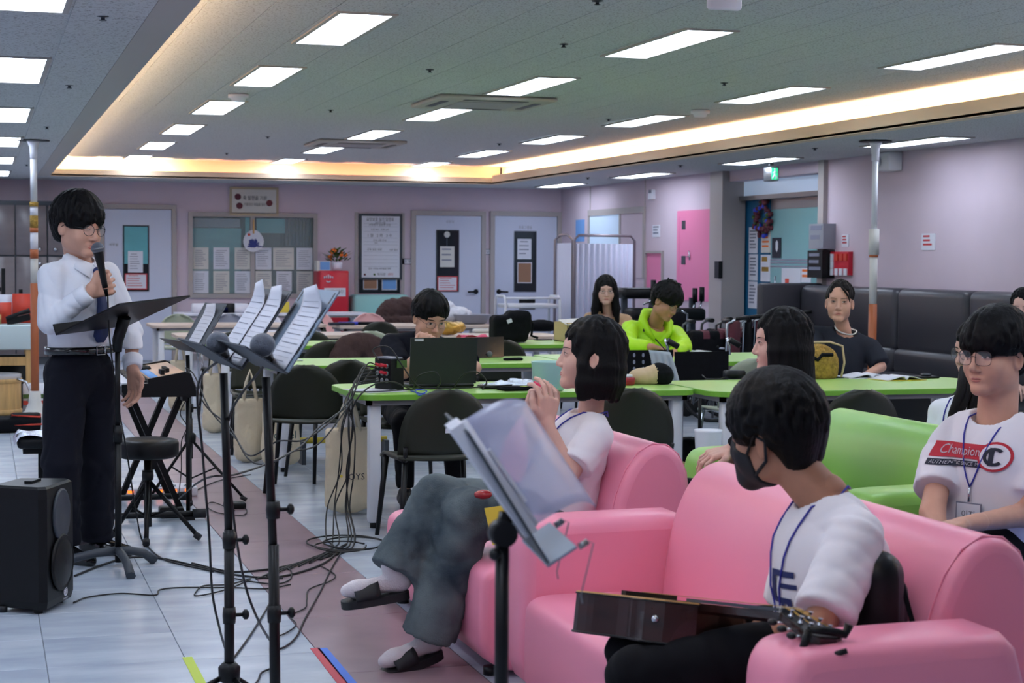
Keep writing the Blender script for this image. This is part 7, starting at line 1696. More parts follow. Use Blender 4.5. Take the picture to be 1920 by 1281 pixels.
for zz, mt_ in ((.16, 'leaf'), (.1, 'red_plain')): pass
t = bpy.data.objects['book_stack']; wb(MB().box((.358, 16.628, .13), (.682, 16.63, .17)), 'green_stripe', 'leaf', t); wb(MB().box((.358, 16.628, .07), (.682, 16.63, .11)), 'red_stripe', 'red_plain', t); t.name = 'striped_carton'
slab('amplifier', 'black amplifier under the pale desk', 'amplifier', (.25, 17.25, 0), .2, .16, .5, 'black_plastic', 0, .02)
c0 = atz(40, 808, 0); t = lump('instrument_bag', 'black bag with red piping lying on the floor at the far left', 'bag', [('b', V3(.22, 14.9, .06), (.24, .2, .055), .03), ('b', V3(.34, 14.85, .12), (.12, .12, .03), .02)], 'black_cloth', .012, .004, 41); m_ = MB(); m_.tube([(.23, 14.74, .14), (.45, 14.72, .13), (.46, 14.95, .13), (.24, 14.96, .14)], .009, 6, closed=True); m_.tube([(-.02, 14.72, .06), (.46, 14.70, .07), (.46, 15.05, .07)], .008, 6); wb(m_, 'piping', 'red_plain', t)
lump('blue_bag', 'pale blue plastic bag cut by the left edge', 'bag', [('e', V3(.03, 14.3, .1), (.1, .12, .1))], 'plastic_clear', .013, .01, 43)
# ================================================================== cables
def spline(pts, n=8):
    P = [np.asarray(p, float) for p in pts]; P = [2*P[0]-P[1]]+P+[2*P[-1]-P[-2]]; out = []
    for i in range(1, len(P)-2):
        for t in np.linspace(0, 1, n, endpoint=False):
            a, b, c, d = P[i-1], P[i], P[i+1], P[i+2]; out.append(.5*((2*b)+(c-a)*t+(2*a-5*b+4*c-d)*t*t+(3*b-a-3*c+d)*t**3))
    out.append(P[-2]); return out
def cable(label, pts, r=.0042, mt='cable_black'):
    t = thing('cable', label, 'cable', pts[0]); m_ = MB(); P = spline(pts); P = [np.array((p[0], p[1], max(p[2], r+.0005))) for p in P]; m_.tube(P, r, 6); wb(m_, 'cord', mt, t); return t
F = lambda u, v, z=.006: atz(u, v, z)
cable('cable hanging from the singing man\'s microphone to the floor', [at(202, 556, 8.2), at(206, 640, 8.22), at(222, 760, 8.4), at(238, 850, 8.6), at(255, 960, 8.75), F(270, 1020), F(310, 1050), F(400, 1072)])['label'] = "cable falling from the hand-held microphone to the floor"
cable('thick cable along the floor from the conductor stand to the strip', [F(140, 1080), F(190, 1060), F(240, 1046), F(300, 1047), F(370, 1062), F(440, 1078), F(520, 1082), F(600, 1060), F(640, 1030)], .005)
cable('second thick cable running beside the first along the floor', [F(360, 1056), F(430, 1072), F(500, 1068), F(560, 1056), F(610, 1040), F(650, 1020)], .005)
cable('thin cable with small plug across the floor from the loudspeaker', [F(138, 1130), F(165, 1120), F(225, 1113), F(290, 1116), F(300, 1106), F(340, 1102), F(430, 1102), F(500, 1104), F(545, 1096)], .0035)
cable('flat loop of thin cable on the floor beside the left tall stand', [F(371, 1105), F(366, 1117), F(400, 1112), F(440, 1100), F(470, 1085), F(430, 1096), F(385, 1098), F(371, 1105)], .0033)
cable('cable coil on the maroon strip behind the right tall stand', [F(530, 1085), F(500, 1078), F(540, 1066), F(545, 1085), F(520, 1095), F(480, 1092), F(440, 1085)], .0035)
cable('zigzag thin cable along the strip edge', [F(600, 1060), F(628, 1078), F(618, 1090), F(580, 1105), F(575, 1125), F(572, 1140), F(545, 1155), F(555, 1172), F(530, 1190), F(500, 1196)], .003)
cable('long cable running down the strip to the right tall stand foot', [F(640, 1035), F(622, 1065), F(600, 1110), F(572, 1160), F(555, 1195), F(530, 1215), F(505, 1217)], .004)
cable('grey cable curving behind the tall stands on the floor', [F(512, 1120), F(495, 1150), F(470, 1190), F(445, 1225), F(436, 1236)], .004)
cable('curling cable at the bottom between the tall stands', [F(512, 1252), F(490, 1262), F(484, 1276), F(470, 1290)], .0035)
# from the ledge microphones down
cable('cable falling from the left ledge microphone', [e1, at(372, 720, 5.6), at(380, 850, 5.65), at(392, 1000, 5.75), at(398, 1110, 5.85), at(412, 1180, 5.95), F(424, 1222)])
cable('cable falling from the right ledge microphone', [e2, at(428, 790, 5.3), at(437, 960, 5.4), at(458, 1090, 5.6), at(485, 1165, 5.75), F(512, 1210)])
# bundle from the stage box over the table edge to the floor
b0 = V3(2.06, 9.33, TZ+.14)
for k in range(7):
    du = (k-3)*6+random.uniform(-9, 9); q = [random.uniform(-8, 8) for _ in range(8)]
    cable('black cable of the bundle hanging from the table corner, strand %s' % ('one', 'two', 'three', 'four', 'five', 'six', 'seven')[k], [b0+V3(0, -.01*k, -.015*k), at(690-5*k+q[4], 684+7*k, 9.2), at(672-4*k+q[5], 735+4*k, 9.04), at(657+du*.5+q[0], 800, 8.98+q[3]*.004), at(650+du*.6+q[1], 880, 8.98), at(640+du*.9+q[2], 950, 8.95), F(642+du*1.4, 1012+3*k), F(630-14*k, 1030+5*k), F(600-20*k, 1050+6*k)], .0038)['group'] = 'cable bundle at the table corner'
for k, (c_, r_) in enumerate((((648, 1020), .15), ((665, 1022), .12), ((640, 1030), .10))):
    c0 = F(*c_); cable(('large', 'middle', 'small')[k]+' loose cable loop lying on the floor under the bundle', [c0+V3(r_*1.25*math.cos(a)*(1+.06*math.sin(3*a)), r_*1.6*math.sin(a), .006+.004*k) for a in np.linspace(.3, 6.3, 12)], .0042)
cable('cable from the bundle across to the left tall stand, upper', [at(655, 760, 9.0), at(600, 800, 8.4), at(560, 840, 7.9), at(500, 870, 7.2), at(440, 890, 6.6), at(380, 900, 6.6), F(330, 940)])
cable('cable from the bundle dipping to the keyboard stand', [at(660, 745, 9.0), at(620, 790, 8.6), at(570, 825, 8.2), at(520, 828, 8.2), at(470, 855, 8.4), at(440, 820, 8.8), at(395, 770, 9.3), at(365, 705, 9.7), at(348, 690, 9.8)])
cable('second cable dipping from the bundle to the keyboard', [at(662, 750, 9.0), at(600, 830, 8.5), at(545, 848, 8.2), at(505, 870, 8.1), at(465, 860, 8.5), at(430, 800, 8.9), at(385, 760, 9.4), at(352, 692, 9.8)])
cable('arching cable from the stage box to the laptop', [V3(2.08, 9.35, TZ+.16), at(700, 655, 9.4), at(730, 652, 9.35), at(757, 690, 9.3), at(785, 725, 9.3), atz(830, 728, TZ+.005)])
cable('arch of cable before the laptop, left', [atz(775, 728, TZ+.004), at(785, 705, 9.25), at(815, 698, 9.22), at(826, 715, 9.22), atz(818, 729, TZ+.004)]); cable('arch of cable before the laptop, right', [atz(850, 728, TZ+.004), at(870, 702, 9.25), at(895, 698, 9.25), at(912, 715, 9.25), atz(905, 730, TZ+.004)]); cable('long cable lying along the laptop table edge', [atz(655, 735, TZ+.004), atz(720, 734, TZ+.004), atz(800, 728, TZ+.006), atz(880, 727, TZ+.004), atz(960, 722, TZ+.03)])
cable('curved cable over the table corner from the bundle', [at(655, 780, 9.0), at(672, 745, 8.97), at(700, 722, 9.05), at(735, 716, 9.1), atz(770, 730, TZ+.005)])
cable('small blue cable tangle in front of the laptop', [atz(770, 733, TZ+.004), atz(790, 738, TZ+.004), atz(800, 733, TZ+.008), atz(780, 731, TZ+.004), atz(785, 741, TZ+.004), atz(797, 738, TZ+.006)], .003, 'cable_blue')
cable('thin cable winding down by the small sheet stand', [at(352, 745, 9.9), at(338, 775, 10.0), at(350, 800, 10.0), at(340, 830, 10.0), at(340, 880, 10.1), F(335, 930)], .003)
cable('floor cable round the small sheet stand legs', [F(310, 920), F(350, 925), F(400, 905), F(430, 897), F(470, 890)], .0035); cable('loop of thin cable by the small black adapter', [F(440, 958), F(400, 942), F(388, 950), F(410, 962), F(455, 966), F(462, 955), F(445, 950)], .003)
cable('red-ended cable at the left edge beside the loudspeaker', [F(4, 1090), F(-8, 1110), F(2, 1130)], .004, 'red_plain')
# ---- walking frames and a padded machine by the right wall
for k in range(4):
    c0 = at(1322+34*k, 630, 14.45+.3*k); lump('walker_bag', '%s dark bag hanging on the walking frames before the teal door' % ('leftmost', 'second', 'third', 'rightmost')[k], 'bag', [('b', V3(c0[0], 14.45+.3*k, .62), (.16, .12, .2), .05), ('e', V3(c0[0]+.04, 14.45+.3*k, .46), (.13, .1, .14))], 'black_cloth', .016, .012, 60+k, mats=['black_cloth', 'maroon_dots'], split=lambda c: (c[:, 2] > .74) & (np.sin(c[:, 0]*40) > .2))
    t = thing('walking_frame', '%s black walking frame with handlebars before the teal door' % ('leftmost', 'second', 'third', 'rightmost')[k], 'walking frame', (c0[0], 14.45+.3*k, 0)); y = 14.62+.3*k
    for sg in (-1, 1):
        m_ = MB(); m_.tube([(c0[0]+sg*.2, y+.1, .0), (c0[0]+sg*.17, y, .5), (c0[0]+sg*.16, y-.05, .86), (c0[0]+sg*.17, y-.2, .9)], .013, 8); o = wb(m_, 'side_tube', 'steel', t); m_ = MB(); m_.cyl((c0[0]+sg*.17, y-.18, .9), (c0[0]+sg*.18, y-.34, .9), .02, 8); wb(m_, 'grip', 'black_plastic', o)
    m_ = MB(); m_.cyl((c0[0]-.165, y-.03, .7), (c0[0]+.165, y-.03, .7), .012, 8); wb(m_, 'cross_bar', 'steel', t)
t = thing('exercise_machine', 'black padded exercise machine with upright grips behind the neon-jacket man', 'machine', (6.6, 18.2, 0)); p = at(1200, 550, 18.2); q = at(1290, 568, 18.2)
m_ = MB(); m_.rbox((at(1163, 550, 18.2)[0], 18.1, p[2]-.06), (at(1238, 550, 18.2)[0], 18.4, p[2]+.06), .04, 2); wb(m_, 'pad', 'black_plastic', t); m_ = MB(); m_.rbox((at(1168, 550, 18.2)[0], 17.9, p[2]-.3), (at(1306, 550, 18.2)[0], 18.2, p[2]-.16), .04, 2); wb(m_, 'seat_pad', 'black_plastic', t)
for u in (1172, 1225, 1300): x = at(u, 560, 18.2)[0]; m_ = MB(); m_.box((x-.03, 18.2, 0), (x+.03, 18.26, p[2]-.05)); wb(m_, 'upright', 'stand_grey', t)
for u, v in ((1225, 537), (1303, 552), (1316, 550)): x = at(u, v, 18.1); m_ = MB(); m_.cyl(x-V3(0, 0, .09), x+V3(0, 0, .07), .03, 10); m_.tube([x-V3(0, 0, .08), x-V3(.02, 0, .16), x-V3(.12, 0, .2)], .012, 8, 1); wb(m_, 'grip', ['black_plastic', 'chrome'], t)
# ---- small things by the bobbed girl
c0 = at(934, 985, 5.72); t = thing('name_card', 'yellow printed card hanging at the bobbed girl\'s lap', 'card', c0); t['label'] = "yellow printed card at the bobbed girl's lap"; m_ = MB(); m_.obox(c0, (.93, 0, .1), (-.2, .1, .97), (.1, 1, 0), .035, .065, .001); wb(m_, 'card', 'yellow', t)
c0 = at(906, 922, 5.75); lump('red_pouch', 'small dark red pouch on the bobbed girl\'s jeans', 'pouch', [('e', c0-V3(0, 0, .01), (.034, .03, .017))], 'red_jelly', .007, .002, 71)['label'] = "small dark red pouch on the bobbed girl's jeans"
# ================================================================== the people
from mathutils.bvhtree import BVHTree
def child_of(root, nm): return [c for c in root.children if c.name.split('.')[0] == nm][0]
def bvh_of(ob):
    o = off(ob); me = ob.data
    return BVHTree.FromPolygons([v.co+o for v in me.vertices], [p.vertices[:] for p in me.polygons])
def lay(bvh, p, d, up=.003):
    """drop a point along d onto a garment"""
    d = Vector(unit(d)); p = Vector(tuple(p)); h = bvh.ray_cast(p-d*.35, d, .9)
    return np.array(h[0]-d*up) if h[0] is not None else np.array(p)
def lanyard(P, drop, tagged=True, look='lanyard_blue', rad=.0028, text=None, d=None):
    """cord over both shoulders meeting on the chest, laid on the shirt"""
    b = bvh_of(child_of(P['root'], 'shirt'))
    d = -P['f'] if d is None else d
    nk, l, f, u = P['neck'], P['l'], P['f'], P['u']
    end = lay(b, nk-u*drop+f*.15, d, .006); m_ = MB()
    for sg in (-1, 1):
        path = []
        for k in np.linspace(0, 1, 9):
            q = nk+l*sg*.07*(1-k)**.8-u*(.02+(drop-.02)*k)+f*.13
            path.append(lay(b, q, d, .005))
        path[-1] = end
        bk = [nk-f*.06+u*.005, nk+l*sg*.05-f*.035+u*.018, nk+l*sg*.072+f*.005-u*.008]
        m_.tube(bk+path, rad, 6)
    t = wb(m_, 'lanyard', look, P['root'])
    m_ = MB(); m_.tube([end, end-u*.05+f*.004], .004, 6); wb(m_, 'clip', 'chrome', t)
    if tagged:
        c = lay(b, end-u*.115, d, .012); m_ = MB(); m_.obox(c, l, u, f, .048, .062, .002); m_.obox(c+f*.0022, l, u, f, .044, .058, .0006, 1); wb(m_, 'name_card', ['ink_light', 'paper'], t)
        if text: wtext(text, .03, 'ink', 'lettering', t, c+f*.0032+u*.02, l, u)
    return t
# ---- speaker in white shirt and navy tie
Y0 = 8.5
hd = math.radians(40)
spk = person('person', 'standing man in white shirt and navy tie singing into a microphone', at(150, 702, Y0), at(148, 482, Y0), V3(math.sin(.72), -math.cos(.72), 0), at(147, 425, 8.46), V3(math.sin(hd), -math.cos(hd), -.16), (.03, 0, 1),
    el={'R': at(93, 604, 8.34), 'L': at(246, 622, 8.64)}, wr={'R': at(172, 545, 8.25), 'L': at(249, 694, 8.5)},
    kn={'R': at(115, 865, 8.40), 'L': at(184, 868, 8.58)}, an={'R': at(118, 1026, 8.42), 'L': at(180, 1012, 8.62)}, hsc=1.13, fat=.008,
    top='shirt_white', sleeve=1.93, tl=1.1, hem=.115, bottom='navy_trouser', leg_r=(.108, .09, .086), leg_end=1.0,
    hair=dict(fringe=.036, vol=.024, side=-.012, back=-.082, top=.014, locks=60), hand={'R': dict(d=V3(.93, .1, .33), nrm=V3(.1, 1, .05), side=1, curl=1.05, thumb=.9, sc=1.08, frac=.3), 'L': dict(d=V3(.12, -.1, -1), nrm=V3(-.75, -.5, 0), side=-1, curl=.38, sc=1.08, frac=.3)}, seed=3, mouth=.003, closed=True, shoes=None, wr_amp=.007, res=.008, neckcut=.06)
glasses(spk, lens=.0245, hz=.0225, thick=.0015)
for s, toe in (('R', (168, 1056, 8.3)), ('L', (257, 1040, 8.5))):
    a = spk_an = at(118, 1026, 8.42) if s == 'R' else at(180, 1012, 8.62)
    a = np.array((a[0], a[1], .09)); tt = at(*toe); tt[2] = 0; a2 = a.copy(); a2[2] = .08
    d_ = unit((tt-a)*(1, 1, 0)); tt = a+d_*.2; tt[2] = .0
    shoe(spk, a2, tt, 'leather_black', spk['root'])
b_ = bvh_of(child_of(spk['root'], 'shirt'))
f, u, l, nk = spk['f'], spk['u'], spk['l'], spk['neck']
# collar, tie, belt
m_ = MB()
for sg in (-1, 1):
    base = [nk-f*.05+l*sg*.03+u*.03, nk+l*sg*.066+u*.02, nk+l*sg*.05+f*.055-u*.012, nk+l*sg*.008+f*.092-u*.035]
    low = [nk-f*.075+l*sg*.035-u*.02, nk+l*sg*.105-u*.028, nk+l*sg*.095+f*.08-u*.06, nk+l*sg*.055+f*.125-u*.10]
    m_.add(base+low, [(i, i+1, 5+i, 4+i) for i in range(3)], 0, True)
o = wb(m_, 'collar', 'shirt_white', spk['root']); md = o.modifiers.new('t', 'SOLIDIFY'); md.thickness = .006
tie = MB(); pth = []
L_ = np.linalg.norm(nk-at(150, 702, Y0))
for k, wd in zip(np.linspace(.07, L_*.72, 12), [.016, .02, .017, .022, .026, .029, .032, .035, .038, .041, .043, .02]):
    c = lay(b_, nk-u*k+f*.2, -f, .007); pth.append((c, wd))
tie.add([c+l*s*w_ for c, w_ in pth for s in (-1, 1)], [(2*i, 2*i+1, 2*i+3, 2*i+2) for i in range(11)], 0, True)
o = wb(tie, 'necktie', 'navy_tie', spk['root']); md = o.modifiers.new('t', 'SOLIDIFY'); md.thickness = .008
kn_ = MB(); kn_.ball(pth[0][0]+f*.004, (.02, .02, .024)); wb(kn_, 'tie_knot', 'navy_tie', spk['root'])
belt = MB(); pel = at(150, 702, Y0); ring = []
for a in np.linspace(0, 2*math.pi, 28, endpoint=False): ring.append(pel+u*.118+l*math.cos(a)*.178+f*math.sin(a)*.132)
belt.add([r+u*s*.017 for r in ring for s in (-1, 1)], [(2*i, (2*i+2) % 56, (2*i+3) % 56, 2*i+1) for i in range(28)], 0, True)
o = wb(belt, 'belt', 'leather_black', spk['root']); md = o.modifiers.new('t', 'SOLIDIFY'); md.thickness = .006
bc = pel+u*.118+f*.138
bk = MB(); bk.tube([bc+l*sx*.026+u*sz*.02 for sx, sz in ((-1, -1), (1, -1), (1, 1), (-1, 1))], .0035, 6, closed=True); wb(bk, 'belt_buckle', 'chrome', o)
# cuffs
for s in LR:
    e, w_ = (at(93, 604, 8.34), at(172, 545, 8.25)) if s == 'R' else (at(246, 622, 8.64), at(249, 694, 8.5))
    dv = unit(w_-e); c = w_-dv*.075; m_ = MB(); m_.lathe([(.046, 0), (.05, .004), (.046, .058), (.04, .062)], c, 18, 0, dv); wb(m_, 'cuff', 'shirt_white', spk['root'])
# microphone in his hand
mic = thing('microphone', 'wireless-style black microphone held to the singing man\'s mouth', 'microphone', at(186, 480, 8.2))
mic['label'] = "black handheld microphone with grey mesh held at the standing man's mouth"
mh, mb_ = at(183, 466, 8.2), at(199, 548, 8.21); ax = unit(mh-mb_)
m_ = MB(); m_.lathe([(.013, 0), (.0135, .02), (.017, .10), (.024, .17), (.025, .175)], mb_+ax*.02, 18, 0, ax); wb(m_, 'handle', 'black_plastic', mic)
m_ = MB(); m_.ball(mh, .029, 18, 12); wb(m_, 'grille', 'mic_mesh', mic)
m_ = MB(); m_.lathe([(.0285, -.004), (.031, -.002), (.031, .002), (.0285, .004)], mh, 20, 0, ax); wb(m_, 'band', 'steel', mic)
m_ = MB(); m_.lathe([(.008, 0), (.009, .03), (.0125, .035)], mb_-ax*.02, 12, 0, ax); wb(m_, 'plug', 'black_plastic', mic)
# ---- young man with the laptop
lap = person('person', 'man in dark navy polo with glasses, fist at his mouth, behind the laptop', V3(2.5, 10.36, .5), at(797, 626, 10.2), V3(-.02, -1, 0), at(806, 596, 10.04), V3(.14, -.9, -.34), (.02, 0, 1),
    el={'R': at(757, 698, 9.98), 'L': at(890, 690, 10.05)}, wr={'R': at(794, 655, 9.84), 'L': at(858, 712, 9.84)}, kn={'R': V3(2.35, 9.9, .48), 'L': V3(2.65, 9.9, .48)}, an={'R': V3(2.35, 9.85, .1), 'L': V3(2.65, 9.85, .1)},
    hsc=1.12, fat=.006, top='polo_navy', sleeve=.8, tl=1.12, sw=.2, hair=dict(fringe=.055, vol=.018, side=-.0, back=-.07, locks=60), hand={'R': dict(d=V3(.3, .15, 1), nrm=V3(.45, .85, 0), side=1, curl=1.2, thumb=.9, frac=.6)}, seed=8, skin='skin', closed=False, lips='lips_pale')
glasses(lap, 'glasses_thin', 'square', .0235, .017)
# ---- short-haired girl in profile on the far pink sofa
hf_g = V3(-.94, .28, .10)
gp = V3(1.97, 5.98, .52)
girl = person('person', 'girl with bobbed black hair in white tee and wide jeans, hands clasped before her chin', gp, at(1112, 772, 5.98), V3(-.96, .05, 0), at(1106, 669, 5.97), hf_g, (.08, 0, 1), fem=True,
    el={'L': at(1068, 888, 5.76), 'R': at(1010, 872, 6.12)}, wr={'L': at(1024, 792, 5.82), 'R': at(992, 772, 5.98)},
    kn={'L': at(878, 962, 5.9), 'R': at(818, 938, 6.04)}, an={'L': at(800, 1205, 5.95), 'R': at(738, 1082, 5.98)},
    hsc=1.05, top='tee_white', sleeve=.82, tl=1.16, bottom='jeans', leg_r=(.096, .092, .102), leg_end=.96, res=.008, hires=.0036,
    hair=dict(fringe=.052, vol=.014, long=.07, ear=1, flare=.10, wrap=2.0, fw=.058, thick=.026, locks=40), hand={'L': dict(d=V3(.12, 0, 1), nrm=V3(-.35, .95, 0), side=1, curl=.42, thumb=.35, spread=.2, sc=.98, frac=.9, curls=(.5, .42, .4, .45)), 'R': dict(d=V3(.35, -.2, .95), nrm=V3(.55, -.75, 0), side=1, curl=.75, sc=.98, frac=.8)}, seed=21, wr_amp=.006, skin='skin_fair', thin=True, shoes=None, ear=.094)
for s, an_, toe in (('L', at(800, 1205, 5.95), at(735, 1245, 5.95)), ('R', at(738, 1082, 5.98), at(650, 1115, 5.98))):
    root = girl['root']
    if s == 'L': a = np.array((an_[0], an_[1], .075)); t_ = np.array((a[0]-.165, a[1]-.05, .035)); up = V3(0, 0, 1)
    else: a = an_-V3(0, 0, .02); t_ = at(650, 1108, 5.98); up = V3(0, 0, 1)
    d = unit(t_-a); sd = unit(np.cross(d, (0, 0, 1))); up = np.cross(sd, d)
    f_ = Field(np.minimum(a, t_)-.1, np.maximum(a, t_)+.12, .005)
    f_.cap(a+up*.06, a-d*.02, .038, .034, k=.02); f_.cap(a-d*.03, t_-d*.03, .033, .027, k=.02); f_.cap(t_-d*.04, t_, .03, .022, k=.02)
    Vv, Q = f_.mesh(); me = np_mesh('sock', [(Vv, Q, 0)], ['sock_white']); ob = bpy.data.objects.new('sock', me); COL.objects.link(ob); ob.parent = root; ob.location = -off(root)
    m_ = MB(); oc = (a-d*.05+t_+d*.025)/2; Ls = np.linalg.norm(t_+d*.025-a+d*.05)/2
    poly = [(Ls*math.copysign(abs(math.cos(q))**.55, math.cos(q)), .048*math.copysign(abs(math.sin(q))**.7, math.sin(q))) for q in np.linspace(0, 2*math.pi, 28, endpoint=False)]
    m_.prism(poly, oc-up*.062, d, sd, up, .028); sl = wb(m_, 'slide_sandal', 'rubber_black', root)
    m_ = MB(); m_.sheet(lambda q, r: t_-d*(.11-.09*q)+sd*math.cos(math.pi*(r))*.052+up*(math.sin(math.pi*r)*(.062-.018*q)-.036+.0), 4, 12, .006); wb(m_, 'strap', 'rubber_black', sl)
lanyard(girl, .30, tagged=False)
pk = thing('pink_pen_case', 'small pink-red item pinched in the bobbed girl\'s fingers', 'pen', at(1008, 722, 5.95)); pk.name = 'pink_marker'
m_ = MB(); m_.tube([at(1001, 716, 5.95), at(1010, 724, 5.94), at(1022, 734, 5.93)], [.004, .012, .012], 10); wb(m_, 'cap', 'pink_deep', pk)
# ---- boy with black mask and guitar on the near pink sofa
BY = 3.86
hfb = V3(-.52, .85, -.12)
boy = person('person', 'boy with black face mask and white tee seated with a guitar on his lap', at(1575, 1185, BY), at(1552, 925, BY+.02), V3(-.97, .1, 0), at(1452, 815, 3.98), hfb, (-.22, .1, 1),
    el={'L': at(1537, 1172, BY-.25), 'R': at(1480, 1150, BY+.25)}, wr={'L': at(1395, 1185, 4.1), 'R': at(1400, 1180, BY+.36)}, kn={'L': at(1190, 1262, 3.98), 'R': at(1185, 1222, 4.22)}, an={'L': at(1190, 1262, 3.98)-V3(.02, 0, .36), 'R': at(1185, 1222, 4.22)-V3(.02, 0, .36)},
    hsc=1.1, top='tee_white', sleeve=.9, tl=1.16, sw=.17, bottom='black_trouser', hair=dict(fringe=.03, vol=.022, side=-.02, back=-.085, top=.016, locks=80), seed=31, res=.008, wr_amp=.006, skin='skin_tan', hires=.004)
lanyard(boy, .33, tagged=False)
def mask_piece(P):
    C, R, sc = P['hc'], P['R'], P['sc']; T = lambda p: C+(np.asarray(p)*sc)@R
    me = np_mesh('face_mask', [head_mesh(C, R, P['neck'], sc, False, .005, mask=True)], ['mask_black']); t = bpy.data.objects.new('face_mask', me); COL.objects.link(t); t.parent = P['root']; t.location = -off(P['root'])
    for sg in (-1, 1):
        m_ = MB(); m_.tube([T((sg*.07, .035, -.03)), T((sg*.083, .0, .016)), T((sg*.087, -.03, .0)), T((sg*.083, -.022, -.045)), T((sg*.062, .032, -.085))], .004*sc, 6); wb(m_, 'ear_loop', 'mask_black', t)
mat('mask_black', (20, 22, 30), .75)
mask_piece(boy)
# ---- boy with glasses in a logo tee
CY = 5.25
chp = person('person', 'boy with bowl-cut hair and thin glasses in a white logo tee with name tag', at(1862, 1010, CY+.02), at(1870, 772, CY+.02), V3(-.88, -.47, 0), at(1866, 667, CY), V3(-.93, -.33, -.03), (0, 0, 1),
    el={'R': at(1748, 962, CY-.02), 'L': at(1925, 965, CY-.16)}, wr={'R': at(1775, 1040, CY-.2), 'L': at(1800, 985, CY-.28)}, kn={'R': V3(2.8, 5.3, .45), 'L': V3(2.85, 4.95, .45)}, an={'R': V3(2.75, 5.3, .1), 'L': V3(2.8, 4.95, .1)},
    hsc=1.12, fat=.014, top='tee_white', sleeve=.74, tl=1.24, sw=.19, hair=dict(fringe=.022, vol=.026, side=.004, back=-.07, top=.01, locks=90), seed=41, res=.008, wr_amp=.005, neck_r=.066, neckcut=.08, hires=.0036)
glasses(chp, 'glasses_thin', 'square', .0265, .022, .0011)
lanyard(chp, .25, text='이지')
shb = bvh_of(child_of(chp['root'], 'shirt'))
def decal(P, name, mt, pts2, faces, up=.004):
    m_ = MB(); f, l, u = P['f'], P['l'], P['u']
    m_.add([lay(shb, P['neck']+l*a-u*b+f*.16, -f, up) for a, b in pts2], faces, 0, True); o = wb(m_, name, mt, child_of(P['root'], 'shirt')); return o
def rect(a0, b0, a1, b1, nu=8, nv=4):
    ps = [(a0+(a1-a0)*i/nu, b0+(b1-b0)*j/nv) for i in range(nu+1) for j in range(nv+1)]
    return ps, [(i*(nv+1)+j, (i+1)*(nv+1)+j, (i+1)*(nv+1)+j+1, i*(nv+1)+j+1) for i in range(nu) for j in range(nv)]
def ell_d(a, b, ra, rb, n=24, r0=0):
    if r0:
        ps = [(a+ra*k*math.cos(t), b+rb*k*math.sin(t)) for t in np.linspace(0, 2*math.pi, n, endpoint=False) for k in (1, r0)]
        return ps, [(2*i, (2*i+2) % (2*n), (2*i+3) % (2*n), 2*i+1) for i in range(n)]
    return [(a, b)]+[(a+ra*math.cos(t), b+rb*math.sin(t)) for t in np.linspace(0, 2*math.pi, n, endpoint=False)], [(0, 1+i, 1+(i+1) % n) for i in range(n)]
decal(chp, 'red_logo_band', 'logo_red', *rect(-.155, .105, .05, .155))
decal(chp, 'dark_logo_band', 'logo_navy', *rect(-.155, .162, .05, .182))
decal(chp, 'logo_disc', 'logo_red', *ell_d(.075, .142, .058, .05), up=.0055)
decal(chp, 'logo_disc', 'tee_white', *ell_d(.075, .142, .049, .042), up=.0065)
C_ = [(.075+.036*k*math.cos(t), .142-.031*k*math.sin(t)) for t in np.linspace(.75, 2*math.pi-.75, 18) for k in (1, .66)]
decal(chp, 'logo_letter', 'logo_navy', C_, [(2*i, 2*i+2, 2*i+3, 2*i+1) for i in range(17)], up=.0085)
decal(chp, 'logo_letter', 'logo_navy', *rect(.058, .112, .075, .172, 2, 4), up=.0085)
def cloth_text(P, txt, size, mt, a, b, up=.006, mx=None):
    o = wtext(txt, size, mt, 'lettering', None, (0, 0, 0), (1, 0, 0), (0, 1, 0), mx=mx)
    f, l, u = P['f'], P['l'], P['u']
    for v in o.data.vertices: v.co = Vector(lay(shb, P['neck']+l*(a+v.co.x)-u*(b-v.co.y)+f*.16, -f, up))
    par = child_of(P['root'], 'shirt'); o.parent = par; o.location = -off(par)
cloth_text(chp, 'Champion', .045, 'tee_white', -.05, .13, up=.0075, mx=.15)
cloth_text(chp, 'AUTHENTIC SINCE 19', .017, 'tee_white', -.055, .172, up=.0075, mx=.17)
# print on the masked boy's tee
shb = bvh_of(child_of(boy['root'], 'shirt'))
for (a0, b0, a1, b1) in ((-.02, .17, .09, .185), (-.02, .17, -.0, .25), (.03, .2, .1, .212), (-.02, .235, .08, .25), (.06, .235, .08, .30), (-.02, .285, .09, .305), (.03, .25, .045, .3)):
    decal(boy, 'print_stroke', 'print_navy', *rect(a0, b0, a1, b1, 3, 3))
# ---- girl with very long hair in black on the green sofa
lhg = person('person', 'girl with long straight black hair in a black top, profile behind the masked boy', V3(3.12, 6.42, .5), at(1478, 722, 6.42), V3(-.95, .1, 0), at(1464, 643, 6.40), V3(-.93, .3, -.02), (.05, 0, 1), fem=True,
    el={'L': at(1420, 800, 6.25), 'R': at(1400, 790, 6.5)}, wr={'L': at(1368, 845, 6.3), 'R': at(1380, 850, 6.55)}, kn={'L': V3(2.7, 6.3, .5), 'R': V3(2.7, 6.52, .5)}, an={'L': V3(2.68, 6.3, .1), 'R': V3(2.68, 6.52, .1)},
    hsc=1.02, top='black_cloth', sleeve=1.9, hair=dict(fringe=.06, vol=.013, long=.24, fw=.05, wrap=2.2, flare=.2, thick=.026, locks=30), hand={'L': dict(d=V3(-1, 0, -.2), nrm=V3(0, .2, -1), side=1, curl=.45, frac=.3)}, seed=51, skin='skin_fair', res=.011, thin=True)
